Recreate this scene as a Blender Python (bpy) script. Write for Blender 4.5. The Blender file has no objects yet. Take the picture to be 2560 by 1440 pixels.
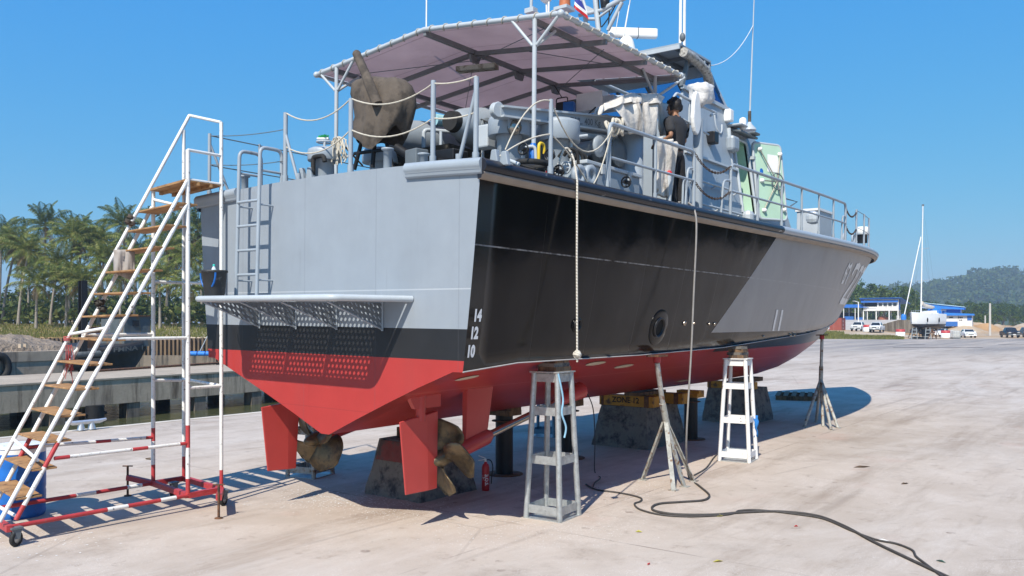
import bpy, math, random
from mathutils import Vector, Matrix, Quaternion, noise as mnoise
R = random.Random(11)
sc = bpy.context.scene
col = sc.collection
V = Vector
PI = math.pi
rad = math.radians
# ---------------------------------------------------------------- survey
# World frame: x = forward along the patrol boat, y = port, z = up, ground z = 0, origin under the middle of its transom.
CAM = V((-6.809, -8.118, 2.417))
TH = 0.6485
VC, VS = math.cos(TH), math.sin(TH)
FL, HY, CX = 2130.0, 808.0, 1280.0     # survey focal length, horizon line, centre line
HEEL = 0.0105

def ray(px, py):
    l = (px - CX) / FL
    return V((VC + l * VS, VS - l * VC, (HY - py) / FL))

def W(px, py, d):
    return CAM + ray(px, py) * d

def GP(px, py, z=0.0):
    return W(px, py, FL * (CAM.z - z) / (py - HY))

def U(px, py, ax, val):
    r = ray(px, py)
    return CAM + r * ((val - CAM[ax]) / r[ax])

def UB(px, py, ax, val):
    """survey point on a plane of the heeled boat"""
    o = V((CAM.x, CAM.y, CAM.z - HEEL * CAM.y))
    r = ray(px, py)
    r = V((r.x, r.y, r.z - HEEL * r.y))
    return o + r * ((val - o[ax]) / r[ax])

def hz(p):
    p = V(p)
    return V((p.x, p.y, p.z + HEEL * p.y))

# ---------------------------------------------------------------- tags
def tag(o, label=None, cat=None, group=None, kind=None):
    if label: o['label'] = label
    if cat: o['category'] = cat
    if group: o['group'] = group
    if kind: o['kind'] = kind
    return o

def empty(name, loc=(0, 0, 0), label=None, cat=None, group=None, rz=0, kind=None):
    o = bpy.data.objects.new(name, None)
    o.location = loc
    o.rotation_euler = (0, 0, rz)
    o.empty_display_size = .2
    col.objects.link(o)
    return tag(o, label, cat, group, kind)

def copy_tree(o, parent=None):
    c = o.copy()
    col.objects.link(c)
    if parent: c.parent = parent
    for ch in list(o.children): copy_tree(ch, c)
    return c

# ---------------------------------------------------------------- mesh builder
class MB:
    def __init__(s): s.v = []; s.f = []; s.m = []; s.s = []
    def add(s, vs, fs, mi=0, sm=False):
        b = len(s.v)
        s.v += [tuple(p) for p in vs]
        for f in fs:
            s.f.append(tuple(i + b for i in f)); s.m.append(mi); s.s.append(sm)
        return s
    def box(s, c, d, rot=None, mi=0):
        c = V(c); hx, hy, hzz = d[0] / 2, d[1] / 2, d[2] / 2
        vs = [V((x, y, z)) for x in (-hx, hx) for y in (-hy, hy) for z in (-hzz, hzz)]
        if rot is not None:
            if isinstance(rot, (int, float)): rot = Matrix.Rotation(rot, 3, 'Z')
            vs = [rot @ p for p in vs]
        return s.add([c + p for p in vs], [(0, 1, 3, 2), (4, 6, 7, 5), (0, 4, 5, 1), (2, 3, 7, 6), (0, 2, 6, 4), (1, 5, 7, 3)], mi)
    def hexa(s, bot, top, mi=0):
        n = len(bot)
        fs = [tuple(range(n - 1, -1, -1)), tuple(range(n, 2 * n))]
        fs += [(i, (i + 1) % n, n + (i + 1) % n, n + i) for i in range(n)]
        return s.add(list(bot) + list(top), fs, mi)
    def bar(s, a, b, w, h, up=(0, 0, 1), mi=0):
        a = V(a); b = V(b); d = (b - a).normalized(); up = V(up)
        if abs(d.dot(up)) > .98: up = V((1, 0, 0))
        x = d.cross(up).normalized(); y = x.cross(d)
        o = [x * w / 2 + y * h / 2, -x * w / 2 + y * h / 2, -x * w / 2 - y * h / 2, x * w / 2 - y * h / 2]
        return s.hexa([a + q for q in o], [b + q for q in o], mi)
    def tube(s, pts, r, n=8, closed=False, cap=True, mi=0, sm=True):
        pts = [V(p) for p in pts]; k = len(pts)
        rs = r if isinstance(r, (list, tuple)) else [r] * k
        rings = []; prev = None
        for i, p in enumerate(pts):
            if closed: t = (pts[(i + 1) % k] - pts[i - 1])
            elif i == 0: t = pts[1] - p
            elif i == k - 1: t = p - pts[i - 1]
            else: t = (pts[i + 1] - p).normalized() + (p - pts[i - 1]).normalized()
            if t.length < 1e-9: t = V((0, 0, 1))
            t.normalize()
            if prev is None:
                u = V((0, 0, 1)) if abs(t.z) < .9 else V((1, 0, 0))
                a = (u - t * u.dot(t)).normalized()
            else:
                a = prev - t * prev.dot(t)
                a = a.normalized() if a.length > 1e-6 else t.orthogonal().normalized()
            prev = a; b = t.cross(a)
            rings.append([p + (a * math.cos(2 * PI * j / n) + b * math.sin(2 * PI * j / n)) * rs[i] for j in range(n)])
        vs = [q for g in rings for q in g]; fs = []
        m = k if closed else k - 1
        for i in range(m):
            i2 = (i + 1) % k
            for j in range(n):
                fs.append((i * n + j, i * n + (j + 1) % n, i2 * n + (j + 1) % n, i2 * n + j))
        s.add(vs, fs, mi, sm)
        if cap and not closed:
            s.add(rings[0], [tuple(range(n - 1, -1, -1))], mi); s.add(rings[-1], [tuple(range(n))], mi)
        return s
    def lathe(s, prof, c=(0, 0, 0), n=20, rot=None, mi=0, sm=True, cap=True):
        c = V(c); vs = []
        for r, z in prof:
            for j in range(n):
                p = V((r * math.cos(2 * PI * j / n), r * math.sin(2 * PI * j / n), z))
                if rot is not None: p = rot @ p
                vs.append(c + p)
        fs = []
        for i in range(len(prof) - 1):
            for j in range(n):
                fs.append((i * n + j, i * n + (j + 1) % n, (i + 1) * n + (j + 1) % n, (i + 1) * n + j))
        s.add(vs, fs, mi, sm)
        if cap:
            if prof[0][0] > 1e-4: s.add(vs[:n], [tuple(range(n - 1, -1, -1))], mi)
            if prof[-1][0] > 1e-4: s.add(vs[-n:], [tuple(range(n))], mi)
        return s
    def ball(s, c, r, nu=12, nv=8, rot=None, mi=0, jit=0):
        c = V(c); r = V(r) if not isinstance(r, (int, float)) else V((r, r, r)); vs = []
        for i in range(nv + 1):
            a = PI * i / nv
            for j in range(nu):
                b = 2 * PI * j / nu
                p = V((math.sin(a) * math.cos(b) * r.x, math.sin(a) * math.sin(b) * r.y, math.cos(a) * r.z))
                if jit: p *= 1 + jit * mnoise.noise(p * 3 / max(r) + c)
                if rot is not None: p = rot @ p
                vs.append(c + p)
        fs = [(i * nu + j, (i + 1) * nu + j, (i + 1) * nu + (j + 1) % nu, i * nu + (j + 1) % nu) for i in range(nv) for j in range(nu)]
        return s.add(vs, fs, mi, True)
    def prism(s, outline, ext, mi=0):
        o = [V(p) for p in outline]; e = V(ext)
        return s.hexa(o, [p + e for p in o], mi)
    def grid(s, rows, mi=0, sm=True, flip=False):
        n = len(rows[0]); vs = [p for r in rows for p in r]; fs = []
        for i in range(len(rows) - 1):
            for j in range(n - 1):
                q = (i * n + j, i * n + j + 1, (i + 1) * n + j + 1, (i + 1) * n + j)
                fs.append(q[::-1] if flip else q)
        return s.add(vs, fs, mi, sm)
    def build(s, name, mats, parent=None, loc=None, bevel=0, solid=0, weld=False):
        me = bpy.data.meshes.new(name)
        me.from_pydata(s.v, [], s.f)
        mats = mats if isinstance(mats, (list, tuple)) else [mats]
        for m in mats: me.materials.append(m)
        me.polygons.foreach_set('material_index', s.m)
        me.polygons.foreach_set('use_smooth', s.s)
        me.validate(); me.update()
        o = bpy.data.objects.new(name, me); col.objects.link(o)
        if parent: o.parent = parent
        if loc is not None: o.location = loc
        if weld:
            w = o.modifiers.new('weld', 'WELD'); w.merge_threshold = .0005
        if solid:
            w = o.modifiers.new('solid', 'SOLIDIFY'); w.thickness = solid; w.offset = 0
        if bevel:
            b = o.modifiers.new('bevel', 'BEVEL'); b.width = bevel; b.segments = 2; b.limit_method = 'ANGLE'
        return o

def tube(name, pts, r, m, parent=None, n=8, **k): return MB().tube(pts, r, n, **k).build(name, m, parent)

def catmull(pts, k=6):
    pts = [V(p) for p in pts]; out = []
    for i in range(len(pts) - 1):
        p0 = pts[max(i - 1, 0)]; p1 = pts[i]; p2 = pts[i + 1]; p3 = pts[min(i + 2, len(pts) - 1)]
        for j in range(k):
            t = j / k
            out.append(.5 * ((2 * p1) + (p2 - p0) * t + (2 * p0 - 5 * p1 + 4 * p2 - p3) * t * t + (3 * p1 - p0 - 3 * p2 + p3) * t ** 3))
    out.append(pts[-1])
    return out

def sag(a, b, d, k=12):
    a = V(a); b = V(b)
    return [a.lerp(b, i / k) - V((0, 0, d * 4 * (i / k) * (1 - i / k))) for i in range(k + 1)]

def bend(pts, r=.08, k=4):
    """round the corners of a polyline"""
    pts = [V(p) for p in pts]; out = [pts[0]]
    for i in range(1, len(pts) - 1):
        p = pts[i]; a = (pts[i - 1] - p); b = (pts[i + 1] - p)
        ra = min(r, a.length * .45); rb = min(r, b.length * .45)
        pa = p + a.normalized() * ra; pb = p + b.normalized() * rb
        for j in range(k + 1):
            t = j / k
            out.append((1 - t) ** 2 * pa + 2 * t * (1 - t) * p + t * t * pb)
    out.append(pts[-1])
    return out

def interp(x, xs, ys):
    if x <= xs[0]: return ys[0]
    for i in range(len(xs) - 1):
        if x <= xs[i + 1]:
            t = (x - xs[i]) / (xs[i + 1] - xs[i]); return ys[i] + (ys[i + 1] - ys[i]) * t
    return ys[-1]

def text_geo(t, size, bold=0.0, shear=0.0):
    c = bpy.data.curves.new('t', 'FONT'); c.body = t; c.size = size; c.offset = bold; c.shear = shear
    c.align_x = 'CENTER'; c.align_y = 'CENTER'; c.resolution_u = 3
    o = bpy.data.objects.new('t', c); col.objects.link(o)
    dg = bpy.context.evaluated_depsgraph_get(); ev = o.evaluated_get(dg); me = ev.to_mesh()
    vs = [v.co.copy() for v in me.vertices]; fs = [tuple(p.vertices) for p in me.polygons]
    ev.to_mesh_clear(); bpy.data.objects.remove(o); bpy.data.curves.remove(c)
    return vs, fs

# ---------------------------------------------------------------- materials
class NG:
    def __init__(s, name):
        s.m = bpy.data.materials.new(name); s.m.use_nodes = True
        s.t = s.m.node_tree; s.t.nodes.clear()
        s.out = s.n('ShaderNodeOutputMaterial'); s.b = s.n('ShaderNodeBsdfPrincipled')
        s.t.links.new(s.b.outputs[0], s.out.inputs[0])
        s._co = None
    def n(s, typ, **k):
        x = s.t.nodes.new(typ)
        for a, b in k.items(): setattr(x, a, b)
        return x
    def set(s, sock, val):
        if hasattr(val, 'is_linked'): s.t.links.new(val, sock)
        elif val is not None:
            if sock.type == 'RGBA' and len(val) == 3: val = (*val, 1)
            sock.default_value = val
    def co(s):
        if s._co is None: s._co = s.n('ShaderNodeTexCoord').outputs['Object']
        return s._co
    def mapv(s, scale=(1, 1, 1), rot=(0, 0, 0), loc=(0, 0, 0), co=None):
        x = s.n('ShaderNodeMapping'); s.set(x.inputs['Vector'], co or s.co())
        x.inputs['Scale'].default_value = scale; x.inputs['Rotation'].default_value = rot; x.inputs['Location'].default_value = loc
        return x.outputs[0]
    def noise(s, scale, detail=4, rough=.55, vec=None, dist=0):
        x = s.n('ShaderNodeTexNoise'); s.set(x.inputs['Vector'], vec or s.co())
        x.inputs['Scale'].default_value = scale; x.inputs['Detail'].default_value = detail
        x.inputs['Roughness'].default_value = rough; x.inputs['Distortion'].default_value = dist
        return x.outputs['Fac']
    def voro(s, scale, vec=None, feature='F1', out='Distance', rnd=1):
        x = s.n('ShaderNodeTexVoronoi', feature=feature); s.set(x.inputs['Vector'], vec or s.co())
        x.inputs['Scale'].default_value = scale; x.inputs['Randomness'].default_value = rnd
        return x.outputs[out]
    def math(s, op, a, b=None, c=None, clamp=False):
        x = s.n('ShaderNodeMath', operation=op, use_clamp=clamp)
        s.set(x.inputs[0], a)
        if b is not None: s.set(x.inputs[1], b)
        if c is not None: s.set(x.inputs[2], c)
        return x.outputs[0]
    def mr(s, v, a, b, c=0, d=1):
        x = s.n('ShaderNodeMapRange'); s.set(x.inputs[0], v)
        for i, q in enumerate((a, b, c, d)): x.inputs[i + 1].default_value = q
        return x.outputs[0]
    def mix(s, f, a, b, typ='MIX'):
        x = s.n('ShaderNodeMix', data_type='RGBA', blend_type=typ)
        s.set(x.inputs[0], f); s.set(x.inputs[6], a); s.set(x.inputs[7], b)
        return x.outputs[2]
    def sep(s, v=None):
        x = s.n('ShaderNodeSeparateXYZ'); s.set(x.inputs[0], v or s.co()); return x.outputs
    def gt(s, a, b): return s.math('GREATER_THAN', a, b)
    def bump(s, h, strength=.3, dist=.02, normal=None):
        x = s.n('ShaderNodeBump'); x.inputs['Strength'].default_value = strength; x.inputs['Distance'].default_value = dist
        s.set(x.inputs['Height'], h)
        if normal is not None: s.set(x.inputs['Normal'], normal)
        return x.outputs[0]
    def fin(s, color=None, rough=None, metal=None, normal=None, spec=None, **k):
        b = s.b.inputs
        s.set(b['Base Color'], color); s.set(b['Roughness'], rough); s.set(b['Metallic'], metal)
        if normal is not None: s.set(b['Normal'], normal)
        if spec is not None: b['Specular IOR Level'].default_value = spec
        for a, v in k.items(): s.set(b[a], v)
        return s.m

def sc3(c, f): return tuple(max(0, min(1, x * f)) for x in c)

def mat(name, c, rough=.55, metal=0, var=.15, scale=5, bump=.0, bscale=40, bdist=.01, stain=None, stscale=6, stamt=.5, streak=False, spec=.4, detail=5):
    g = NG(name)
    nz = g.noise(scale, detail, .6)
    colr = g.mix(g.mr(nz, .3, .7), sc3(c, 1 - var), sc3(c, 1 + var))
    if stain:
        vec = g.mapv((1, 1, .12)) if streak else None
        st = g.noise(stscale, 6, .65, vec)
        colr = g.mix(g.mr(st, 1 - stamt - .05, 1 - stamt + .08), colr, stain)
    nrm = None
    if bump: nrm = g.bump(g.noise(bscale, 4, .6), bump, bdist)
    return g.fin(colr, rough, metal, nrm, spec)

def leaf_mat(name, a, b, c, rough=.55):
    g = NG(name)
    rnd = g.n('ShaderNodeNewGeometry').outputs['Random Per Island']
    r = g.n('ShaderNodeValToRGB'); g.set(r.inputs[0], rnd)
    e = r.color_ramp.elements; e[0].color = (*a, 1); e[1].color = (*c, 1); e[0].position = 0; e[1].position = 1
    x = e.new(.5); x.color = (*b, 1)
    g.fin(r.outputs[0], rough, 0, None, .25)
    tr = g.n('ShaderNodeBsdfTranslucent'); g.set(tr.inputs[0], r.outputs[0])
    ms = g.n('ShaderNodeMixShader'); ms.inputs[0].default_value = .3
    g.t.links.new(g.b.outputs[0], ms.inputs[1]); g.t.links.new(tr.outputs[0], ms.inputs[2]); g.t.links.new(ms.outputs[0], g.out.inputs[0])
    return g.m
# ---------------------------------------------------------------- camera, sun, sky
cam = bpy.data.cameras.new('camera'); cam.sensor_width = 36; cam.lens = FL / 2560 * 36
cam.shift_y = (HY - 720) / 2560; cam.clip_end = 9000; cam.clip_start = .05
co = bpy.data.objects.new('camera', cam); col.objects.link(co)
co.location = CAM; co.rotation_euler = (rad(90), 0, math.atan2(VS, VC) - rad(90))
sc.camera = co
SUN_AZ, SUN_EL = rad(17), rad(47)        # light travels forward and a little to port
ld = V((math.cos(SUN_AZ) * math.cos(SUN_EL), math.sin(SUN_AZ) * math.cos(SUN_EL), -math.sin(SUN_EL)))
sl = bpy.data.lights.new('sun', 'SUN'); sl.energy = 5.0; sl.angle = rad(.5); sl.color = (1, .93, .82)
so = bpy.data.objects.new('sun', sl); col.objects.link(so); so.rotation_euler = ld.to_track_quat('-Z', 'Y').to_euler()
wd = bpy.data.worlds.new('World'); sc.world = wd; wd.use_nodes = True
wt = wd.node_tree; bg = wt.nodes['Background']
sky = wt.nodes.new('ShaderNodeTexSky'); sky.sky_type = 'NISHITA'; sky.sun_disc = False
sky.sun_elevation = SUN_EL; sky.sun_rotation = math.atan2(-ld.x, -ld.y)
sky.air_density = .8; sky.dust_density = .1; sky.ozone_density = 2; sky.altitude = 0
spn = wt.nodes.new('ShaderNodeSeparateColor'); cmb = wt.nodes.new('ShaderNodeCombineColor')
wt.links.new(sky.outputs[0], spn.inputs[0])
for i, (pw, am, top) in enumerate(((1.12, .047, .6), (.46, .25, .9), (.03, .80, 1.0))):
    q = wt.nodes.new('ShaderNodeMath'); q.operation = 'POWER'; wt.links.new(spn.outputs[i], q.inputs[0]); q.inputs[1].default_value = pw
    m2 = wt.nodes.new('ShaderNodeMath'); m2.operation = 'MULTIPLY'; wt.links.new(q.outputs[0], m2.inputs[0]); m2.inputs[1].default_value = am * 10
    m3 = wt.nodes.new('ShaderNodeMath'); m3.operation = 'MINIMUM'; wt.links.new(m2.outputs[0], m3.inputs[0]); m3.inputs[1].default_value = top * 10
    wt.links.new(m3.outputs[0], cmb.inputs[i])
wt.links.new(cmb.outputs[0], bg.inputs[0]); bg.inputs[1].default_value = .08
sc.view_settings.view_transform = 'Standard'; sc.view_settings.look = 'None'; sc.view_settings.gamma = 1; sc.view_settings.exposure = .33
sc.cycles.max_bounces = 6; sc.cycles.transparent_max_bounces = 16; sc.cycles.use_denoising = True

# ---------------------------------------------------------------- shared materials
WHITE = (.78, .78, .76)
m_gpaint = mat('grey paint', (.30, .345, .39), .42, 0, .07, 3, .06, 60, .004, (.22, .23, .23), 5, .32, True)
m_gdark = mat('dark grey paint', (.13, .15, .165), .5, 0, .12, 4)
m_gpale = mat('pale grey paint', (.42, .46, .49), .4, 0, .06, 4)
m_white = mat('white paint', WHITE, .4, 0, .05, 6, .04, 50, .004)
m_wworn = mat('worn white paint', (.74, .74, .72), .5, 0, .05, 9, .15, 70, .004, (.13, .11, .1), 22, .37)
m_galv = mat('galvanised steel', (.42, .44, .44), .45, .55, .2, 14, .12, 60, .004, (.13, .13, .13), 30, .34)
m_jack = mat('flaking grey steel', (.36, .36, .33), .6, .1, .25, 9, .2, 50, .005, (.16, .085, .04), 12, .44)
m_rust = mat('rusty steel', (.15, .07, .035), .85, .1, .45, 14, .3, 60, .006, (.05, .035, .03), 9, .45)
m_black = mat('black paint', (.012, .012, .014), .4, 0, .3, 8)
m_rubber = mat('black rubber', (.02, .02, .02), .75, 0, .3, 10)
m_wood = mat('weathered timber', (.17, .105, .06), .85, 0, .35, 9, .4, 50, .008, (.06, .04, .03), 14, .45, True)
m_tread = mat('rusty plywood tread', (.36, .20, .085), .75, 0, .28, 6, .25, 40, .004, (.17, .08, .03), 9, .42)
m_redp = mat('red paint', (.42, .045, .05), .5, 0, .14, 8, .15, 60, .004, (.24, .16, .15), 22, .33)
m_canvas = mat('white canvas', (.60, .56, .50), .9, 0, .12, 5, .6, 11, .03, (.24, .205, .17), 4.5, .42, True)
m_brown = mat('brown canvas', (.105, .085, .068), .9, 0, .18, 6, .4, 30, .01, (.055, .045, .037), 4, .45)
m_rope = mat('pale rope', (.52, .48, .40), .9, 0, .15, 30, .6, 120, .004)
m_blue = mat('blue plastic', (.012, .13, .46), .4, 0, .15, 5, 0, 0, 0, (.02, .06, .16), 9, .36)
m_glass = mat('dark window glass', (.02, .025, .03), .06, 0, .1, 3, spec=.7)
m_bronze = mat('tarnished bronze', (.165, .125, .072), .42, .55, .3, 6, .12, 40, .003, (.08, .068, .05), 7, .48)
m_yellow = mat('yellow painted beam', (.46, .22, .025), .65, 0, .25, 6, .2, 40, .005, (.10, .05, .025), 7, .42)
m_chrome = mat('polished shaft steel', (.42, .36, .30), .22, .9, .12, 8)
m_skin = mat('skin', (.30, .15, .085), .55, 0, .08, 20)
m_hair = mat('black hair', (.012, .01, .01), .6, 0, .3, 30, .6, 60, .01)
m_shirt = mat('charcoal cotton', (.026, .027, .031), .85, 0, .2, 8, .3, 14, .015)
m_trouser = mat('black cloth', (.013, .013, .015), .85, 0, .25, 8, .35, 12, .02)
m_cable = mat('dark rubber cable', (.06, .055, .052), .7, 0, .2, 20)
m_hose = mat('grey hose', (.26, .25, .24), .6, 0, .15, 12)
m_orange = mat('orange plastic', (.42, .13, .05), .5)
m_redbright = mat('red plastic', (.5, .02, .02), .45)
m_mint = mat('mint green paint', (.42, .60, .46), .42, 0, .05, 3, 0, 0, 0, (.5, .56, .48), 6, .3)
m_alu = mat('bright aluminium', (.62, .63, .64), .35, .6, .08, 10)
m_tyre = m_rubber
m_letter = mat('white lettering', (.8, .8, .78), .6, 0, .04, 9)
m_stencil = mat('black stencil', (.015, .014, .013), .7)

def conc(name, c, dark, scale=1.2, amt=.5, streak=False, bump=.3):
    g = NG(name)
    n1 = g.noise(scale, 8, .65); n2 = g.noise(scale * 9, 5, .6)
    cc = g.mix(g.mr(n1, .3, .7), sc3(c, .82), sc3(c, 1.12))
    cc = g.mix(g.math('MULTIPLY', g.mr(n2, .35, .75), .35), cc, sc3(c, .6))
    vec = g.mapv((1, 1, .1)) if streak else None
    st = g.noise(scale * 2.2, 7, .7, vec)
    cc = g.mix(g.mr(st, 1 - amt - .06, 1 - amt + .1), cc, dark)
    return g.fin(cc, .85, 0, g.bump(n2, bump, .02), .25)

m_block = conc('stained concrete block', (.19, .175, .155), (.045, .045, .05), 2.2, .46)
m_pier = conc('weathered pier concrete', (.48, .385, .285), (.14, .105, .072), 1.1, .44, True)
m_piertop = conc('pier deck concrete', (.44, .365, .28), (.30, .24, .18), .6, .4)
m_pilec = conc('wet pier column', (.22, .18, .14), (.03, .03, .028), .9, .46, True)

# apron concrete
g = NG('apron concrete')
n1 = g.noise(.16, 6, .6); n2 = g.noise(.9, 8, .68); n3 = g.noise(14, 5, .65)
base = g.mix(g.mr(n1, .3, .7), (.42, .35, .285), (.51, .435, .365))
base = g.mix(g.math('MULTIPLY', g.mr(n2, .42, .68), .6), base, (.60, .525, .455))
vst = g.mapv((.10, .75, 1), (0, 0, rad(-12)))
st = g.noise(1.0, 8, .72, vst)
base = g.mix(g.math('MULTIPLY', g.mr(st, .50, .68), .7), base, (.255, .195, .145))
st3 = g.noise(.42, 8, .75, g.mapv((1, 1, 1), (0, 0, 0), (31, 7, 0)))
base = g.mix(g.math('MULTIPLY', g.mr(st3, .53, .66), .5), base, (.26, .205, .16))
st2 = g.noise(2.6, 8, .75)
base = g.mix(g.math('MULTIPLY', g.mr(st2, .57, .68), .6), base, (.26, .20, .155))
dr1 = g.noise(.085, 7, .7, g.mapv((1, 1, 1), (0, 0, 0), (3, 40, 0)), .6)
base = g.mix(g.math('MULTIPLY', g.mr(dr1, .52, .62), .3), base, (.31, .255, .205))
dr2 = g.noise(.24, 8, .75, g.mapv((.35, 1, 1), (0, 0, rad(25)), (13, 4, 0)), .8)
base = g.mix(g.math('MULTIPLY', g.mr(dr2, .53, .62), .5), base, (.56, .50, .44))
tyre = g.noise(1.0, 3, .6, g.mapv((.035, 1.6, 1), (0, 0, rad(-33)), (2, 0, 0)))
base = g.mix(g.math('MULTIPLY', g.math('MULTIPLY', g.mr(tyre, .60, .66), g.mr(g.noise(.3, 4, .6), .45, .6)), .35), base, (.22, .18, .15))
fine = g.noise(55, 3, .7)
base = g.mix(g.math('MULTIPLY', g.mr(fine, .55, .75), .45), base, (.24, .20, .175))
rd = g.noise(.5, 5, .6, g.mapv((1, 1, 1), (0, 0, 0), (5, 9, 0)))
base = g.mix(g.math('MULTIPLY', g.mr(rd, .60, .72), .3), base, (.44, .26, .20))
# far wearing course: darker and greyer beyond the yard
ox, oy, oz = g.sep()
far = g.math('ADD', g.math('MULTIPLY', ox, VC), g.math('MULTIPLY', oy, VS))
tr = g.noise(.5, 6, .7, g.mapv((.03, .5, 1), (0, 0, rad(-50))))
fd = g.math('MULTIPLY', g.mr(far, 45, 75), g.mr(tr, .35, .65))
base = g.mix(fd, base, (.20, .185, .175))
chip = g.voro(38); chipm = g.math('MULTIPLY', g.math('LESS_THAN', chip, .16), g.gt(n2, .52))
base = g.mix(g.math('MULTIPLY', chipm, .8), base, (.72, .70, .68))
# slab joints and hairline cracks
jx = g.math('ABSOLUTE', g.math('SUBTRACT', g.math('FRACT', g.math('DIVIDE', g.math('ADD', ox, 3.1), 9.0)), .5)); jy = g.math('ABSOLUTE', g.math('SUBTRACT', g.math('FRACT', g.math('DIVIDE', g.math('ADD', oy, 5.3), 6.0)), .5))
wob = g.math('MULTIPLY', g.math('SUBTRACT', g.noise(3, 4, .7), .5), .004)
jm = g.math('MAXIMUM', g.math('LESS_THAN', g.math('ADD', jx, wob), .0016), g.math('LESS_THAN', g.math('ADD', jy, wob), .0022))
base = g.mix(g.math('MULTIPLY', g.math('MULTIPLY', jm, g.mr(g.noise(.7, 4, .6), .4, .6)), .6), base, (.17, .135, .11))
ckv = g.n('ShaderNodeTexVoronoi', feature='DISTANCE_TO_EDGE'); g.set(ckv.inputs['Vector'], g.mix(.12, g.co(), g.n('ShaderNodeTexNoise').outputs['Color'])); ckv.inputs['Scale'].default_value = .22
ck = g.math('MULTIPLY', g.math('LESS_THAN', ckv.outputs['Distance'], .0032), g.mr(g.noise(.35, 3, .6), .5, .58))
base = g.mix(g.math('MULTIPLY', ck, .22), base, (.16, .13, .11))
spots = g.math('MULTIPLY', g.math('LESS_THAN', g.voro(1.7), .10), g.mr(g.noise(5, 5, .7), .45, .6))
base = g.mix(g.math('MULTIPLY', spots, .6), base, (.17, .125, .10))
m_apron = g.fin(base, .82, 0, g.bump(n3, .22, .012, g.bump(g.noise(90, 3, .7), .25, .006)), .25)

m_earth = mat('orange earth', (.40, .24, .115), .9, 0, .25, .12, .6, .7, .4, (.46, .38, .28), .09, .5)
m_grass = leaf_mat('grass blades', (.11, .13, .03), (.17, .18, .045), (.26, .24, .08))
m_leafA = leaf_mat('broad leaves', (.032, .068, .013), (.065, .115, .022), (.12, .16, .035))
m_leafB = leaf_mat('light leaves', (.05, .09, .016), (.09, .14, .03), (.15, .18, .05))
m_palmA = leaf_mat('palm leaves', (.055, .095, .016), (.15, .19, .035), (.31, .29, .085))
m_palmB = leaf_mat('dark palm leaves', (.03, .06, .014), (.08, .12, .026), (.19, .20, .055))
m_palmD = leaf_mat('dry palm leaves', (.16, .11, .05), (.22, .16, .075), (.26, .20, .10))
m_trunk = mat('palm trunk', (.27, .24, .20), .9, 0, .25, 5, .5, 18, .03)
m_bark = mat('tree bark', (.13, .105, .08), .9, 0, .3, 4, .5, 12, .03)
m_bluep = mat('blue roof sheet', (.03, .13, .42), .5, 0, .12, .8)
m_bluet = mat('blue cladding', (.02, .19, .62), .55, 0, .12, .6)
m_wall = mat('white wall', (.70, .68, .66), .8, 0, .06, .5, 0, 0, 0, (.42, .38, .35), 1, .34, True)
m_mud = mat('grey mud', (.26, .205, .155), .95, 0, .35, 2.5, .8, 5, .3)
m_hulk = mat('rusting barge plate', (.43, .35, .265), .85, 0, .2, 1.5, .2, 8, .03, (.13, .10, .08), 1.2, .40, True)
m_hulkd = mat('dark barge bow', (.035, .030, .028), .7, .1, .4, 1.5, .2, 8, .03, (.09, .06, .045), 2, .36)

# ---------------------------------------------------------------- ground, quay, water
QY = 11.35
fa = [W(px, 850, d) for px, d in ((1100, 138), (1700, 132), (2060, 131), (2300, 130), (2700, 138), (3600, 190))]
b = MB()
ring = [V((-70, QY, 0)), V((36, QY, 0)), V((44, 60, 0))] + fa + [V((150, -300, 0)), V((-70, -300, 0))]
n = len(ring)
b.add([(p.x, p.y, 0) for p in ring], [tuple(range(n - 1, -1, -1))])
apron = tag(b.build('apron', m_apron), kind='structure')
# quay coping and face
b = MB()
b.box((-17, QY - .11, .004), (106, .22, .02), mi=0)
b.box((-17, QY - .25, -1.6), (106, .5, 3.16), mi=1)
tag(b.build('quay_edge', [mat('quay coping', (.58, .52, .44), .8, 0, .15, 2), m_pier]), kind='structure')
g = NG('river water')
wv = g.noise(1.1, 5, .6, g.mapv((1, 2.2, 1), (0, 0, rad(37))))
g.fin((.075, .08, .035), .06, 0, g.bump(wv, .55, .12), .5)
b = MB(); b.add([(-300, 9, -1.75), (600, 9, -1.75), (600, 700, -1.75), (-300, 700, -1.75)], [(0, 1, 2, 3)])
tag(b.build('river_water', g.m), kind='structure')
# far land: one sheet to the horizon
g = NG('far ground')
n1 = g.noise(.05, 6, .65); n2 = g.noise(.5, 6, .7)
c1 = g.mix(g.mr(n1, .4, .6), (.50, .41, .31), (.40, .245, .12))
c1 = g.mix(g.math('MULTIPLY', g.mr(n2, .45, .65), .5), c1, (.30, .22, .13))
fgd = g.sep(); far = g.math('ADD', g.math('MULTIPLY', fgd[0], VC), g.math('MULTIPLY', fgd[1], VS))
c1 = g.mix(g.mr(far, 300, 420), c1, (.06, .085, .025))
g.fin(c1, .95, 0, g.bump(n2, .5, .1), .1)
m_far = g.m
def bank_near(px): return interp(px, [-400, 1350, 1480, 2060, 2700, 3600], [84, 86, 128, 129, 136, 188])
def bank_h(px, d):
    l = interp(px, [1300, 1500], [1, 0])
    n0 = bank_near(px)
    hl = interp(d - n0, [0, .5, 14, 40], [.6, 1.0, 2.1, 2.4])
    hr = interp(d, [130, 160, 180, 200, 320], [-.04, .02, .5, .9, 1.1]) + .25 * mnoise.noise(V((px * .01, d * .05, 3))) * interp(d, [165, 185], [0, 1])
    hr += interp(px, [2000, 2230, 2265], [1, 1, 0]) * interp(d, [131, 150, 165, 190], [0, .95, .95, .1])
    return l * hl + (1 - l) * hr
rows = []
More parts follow.
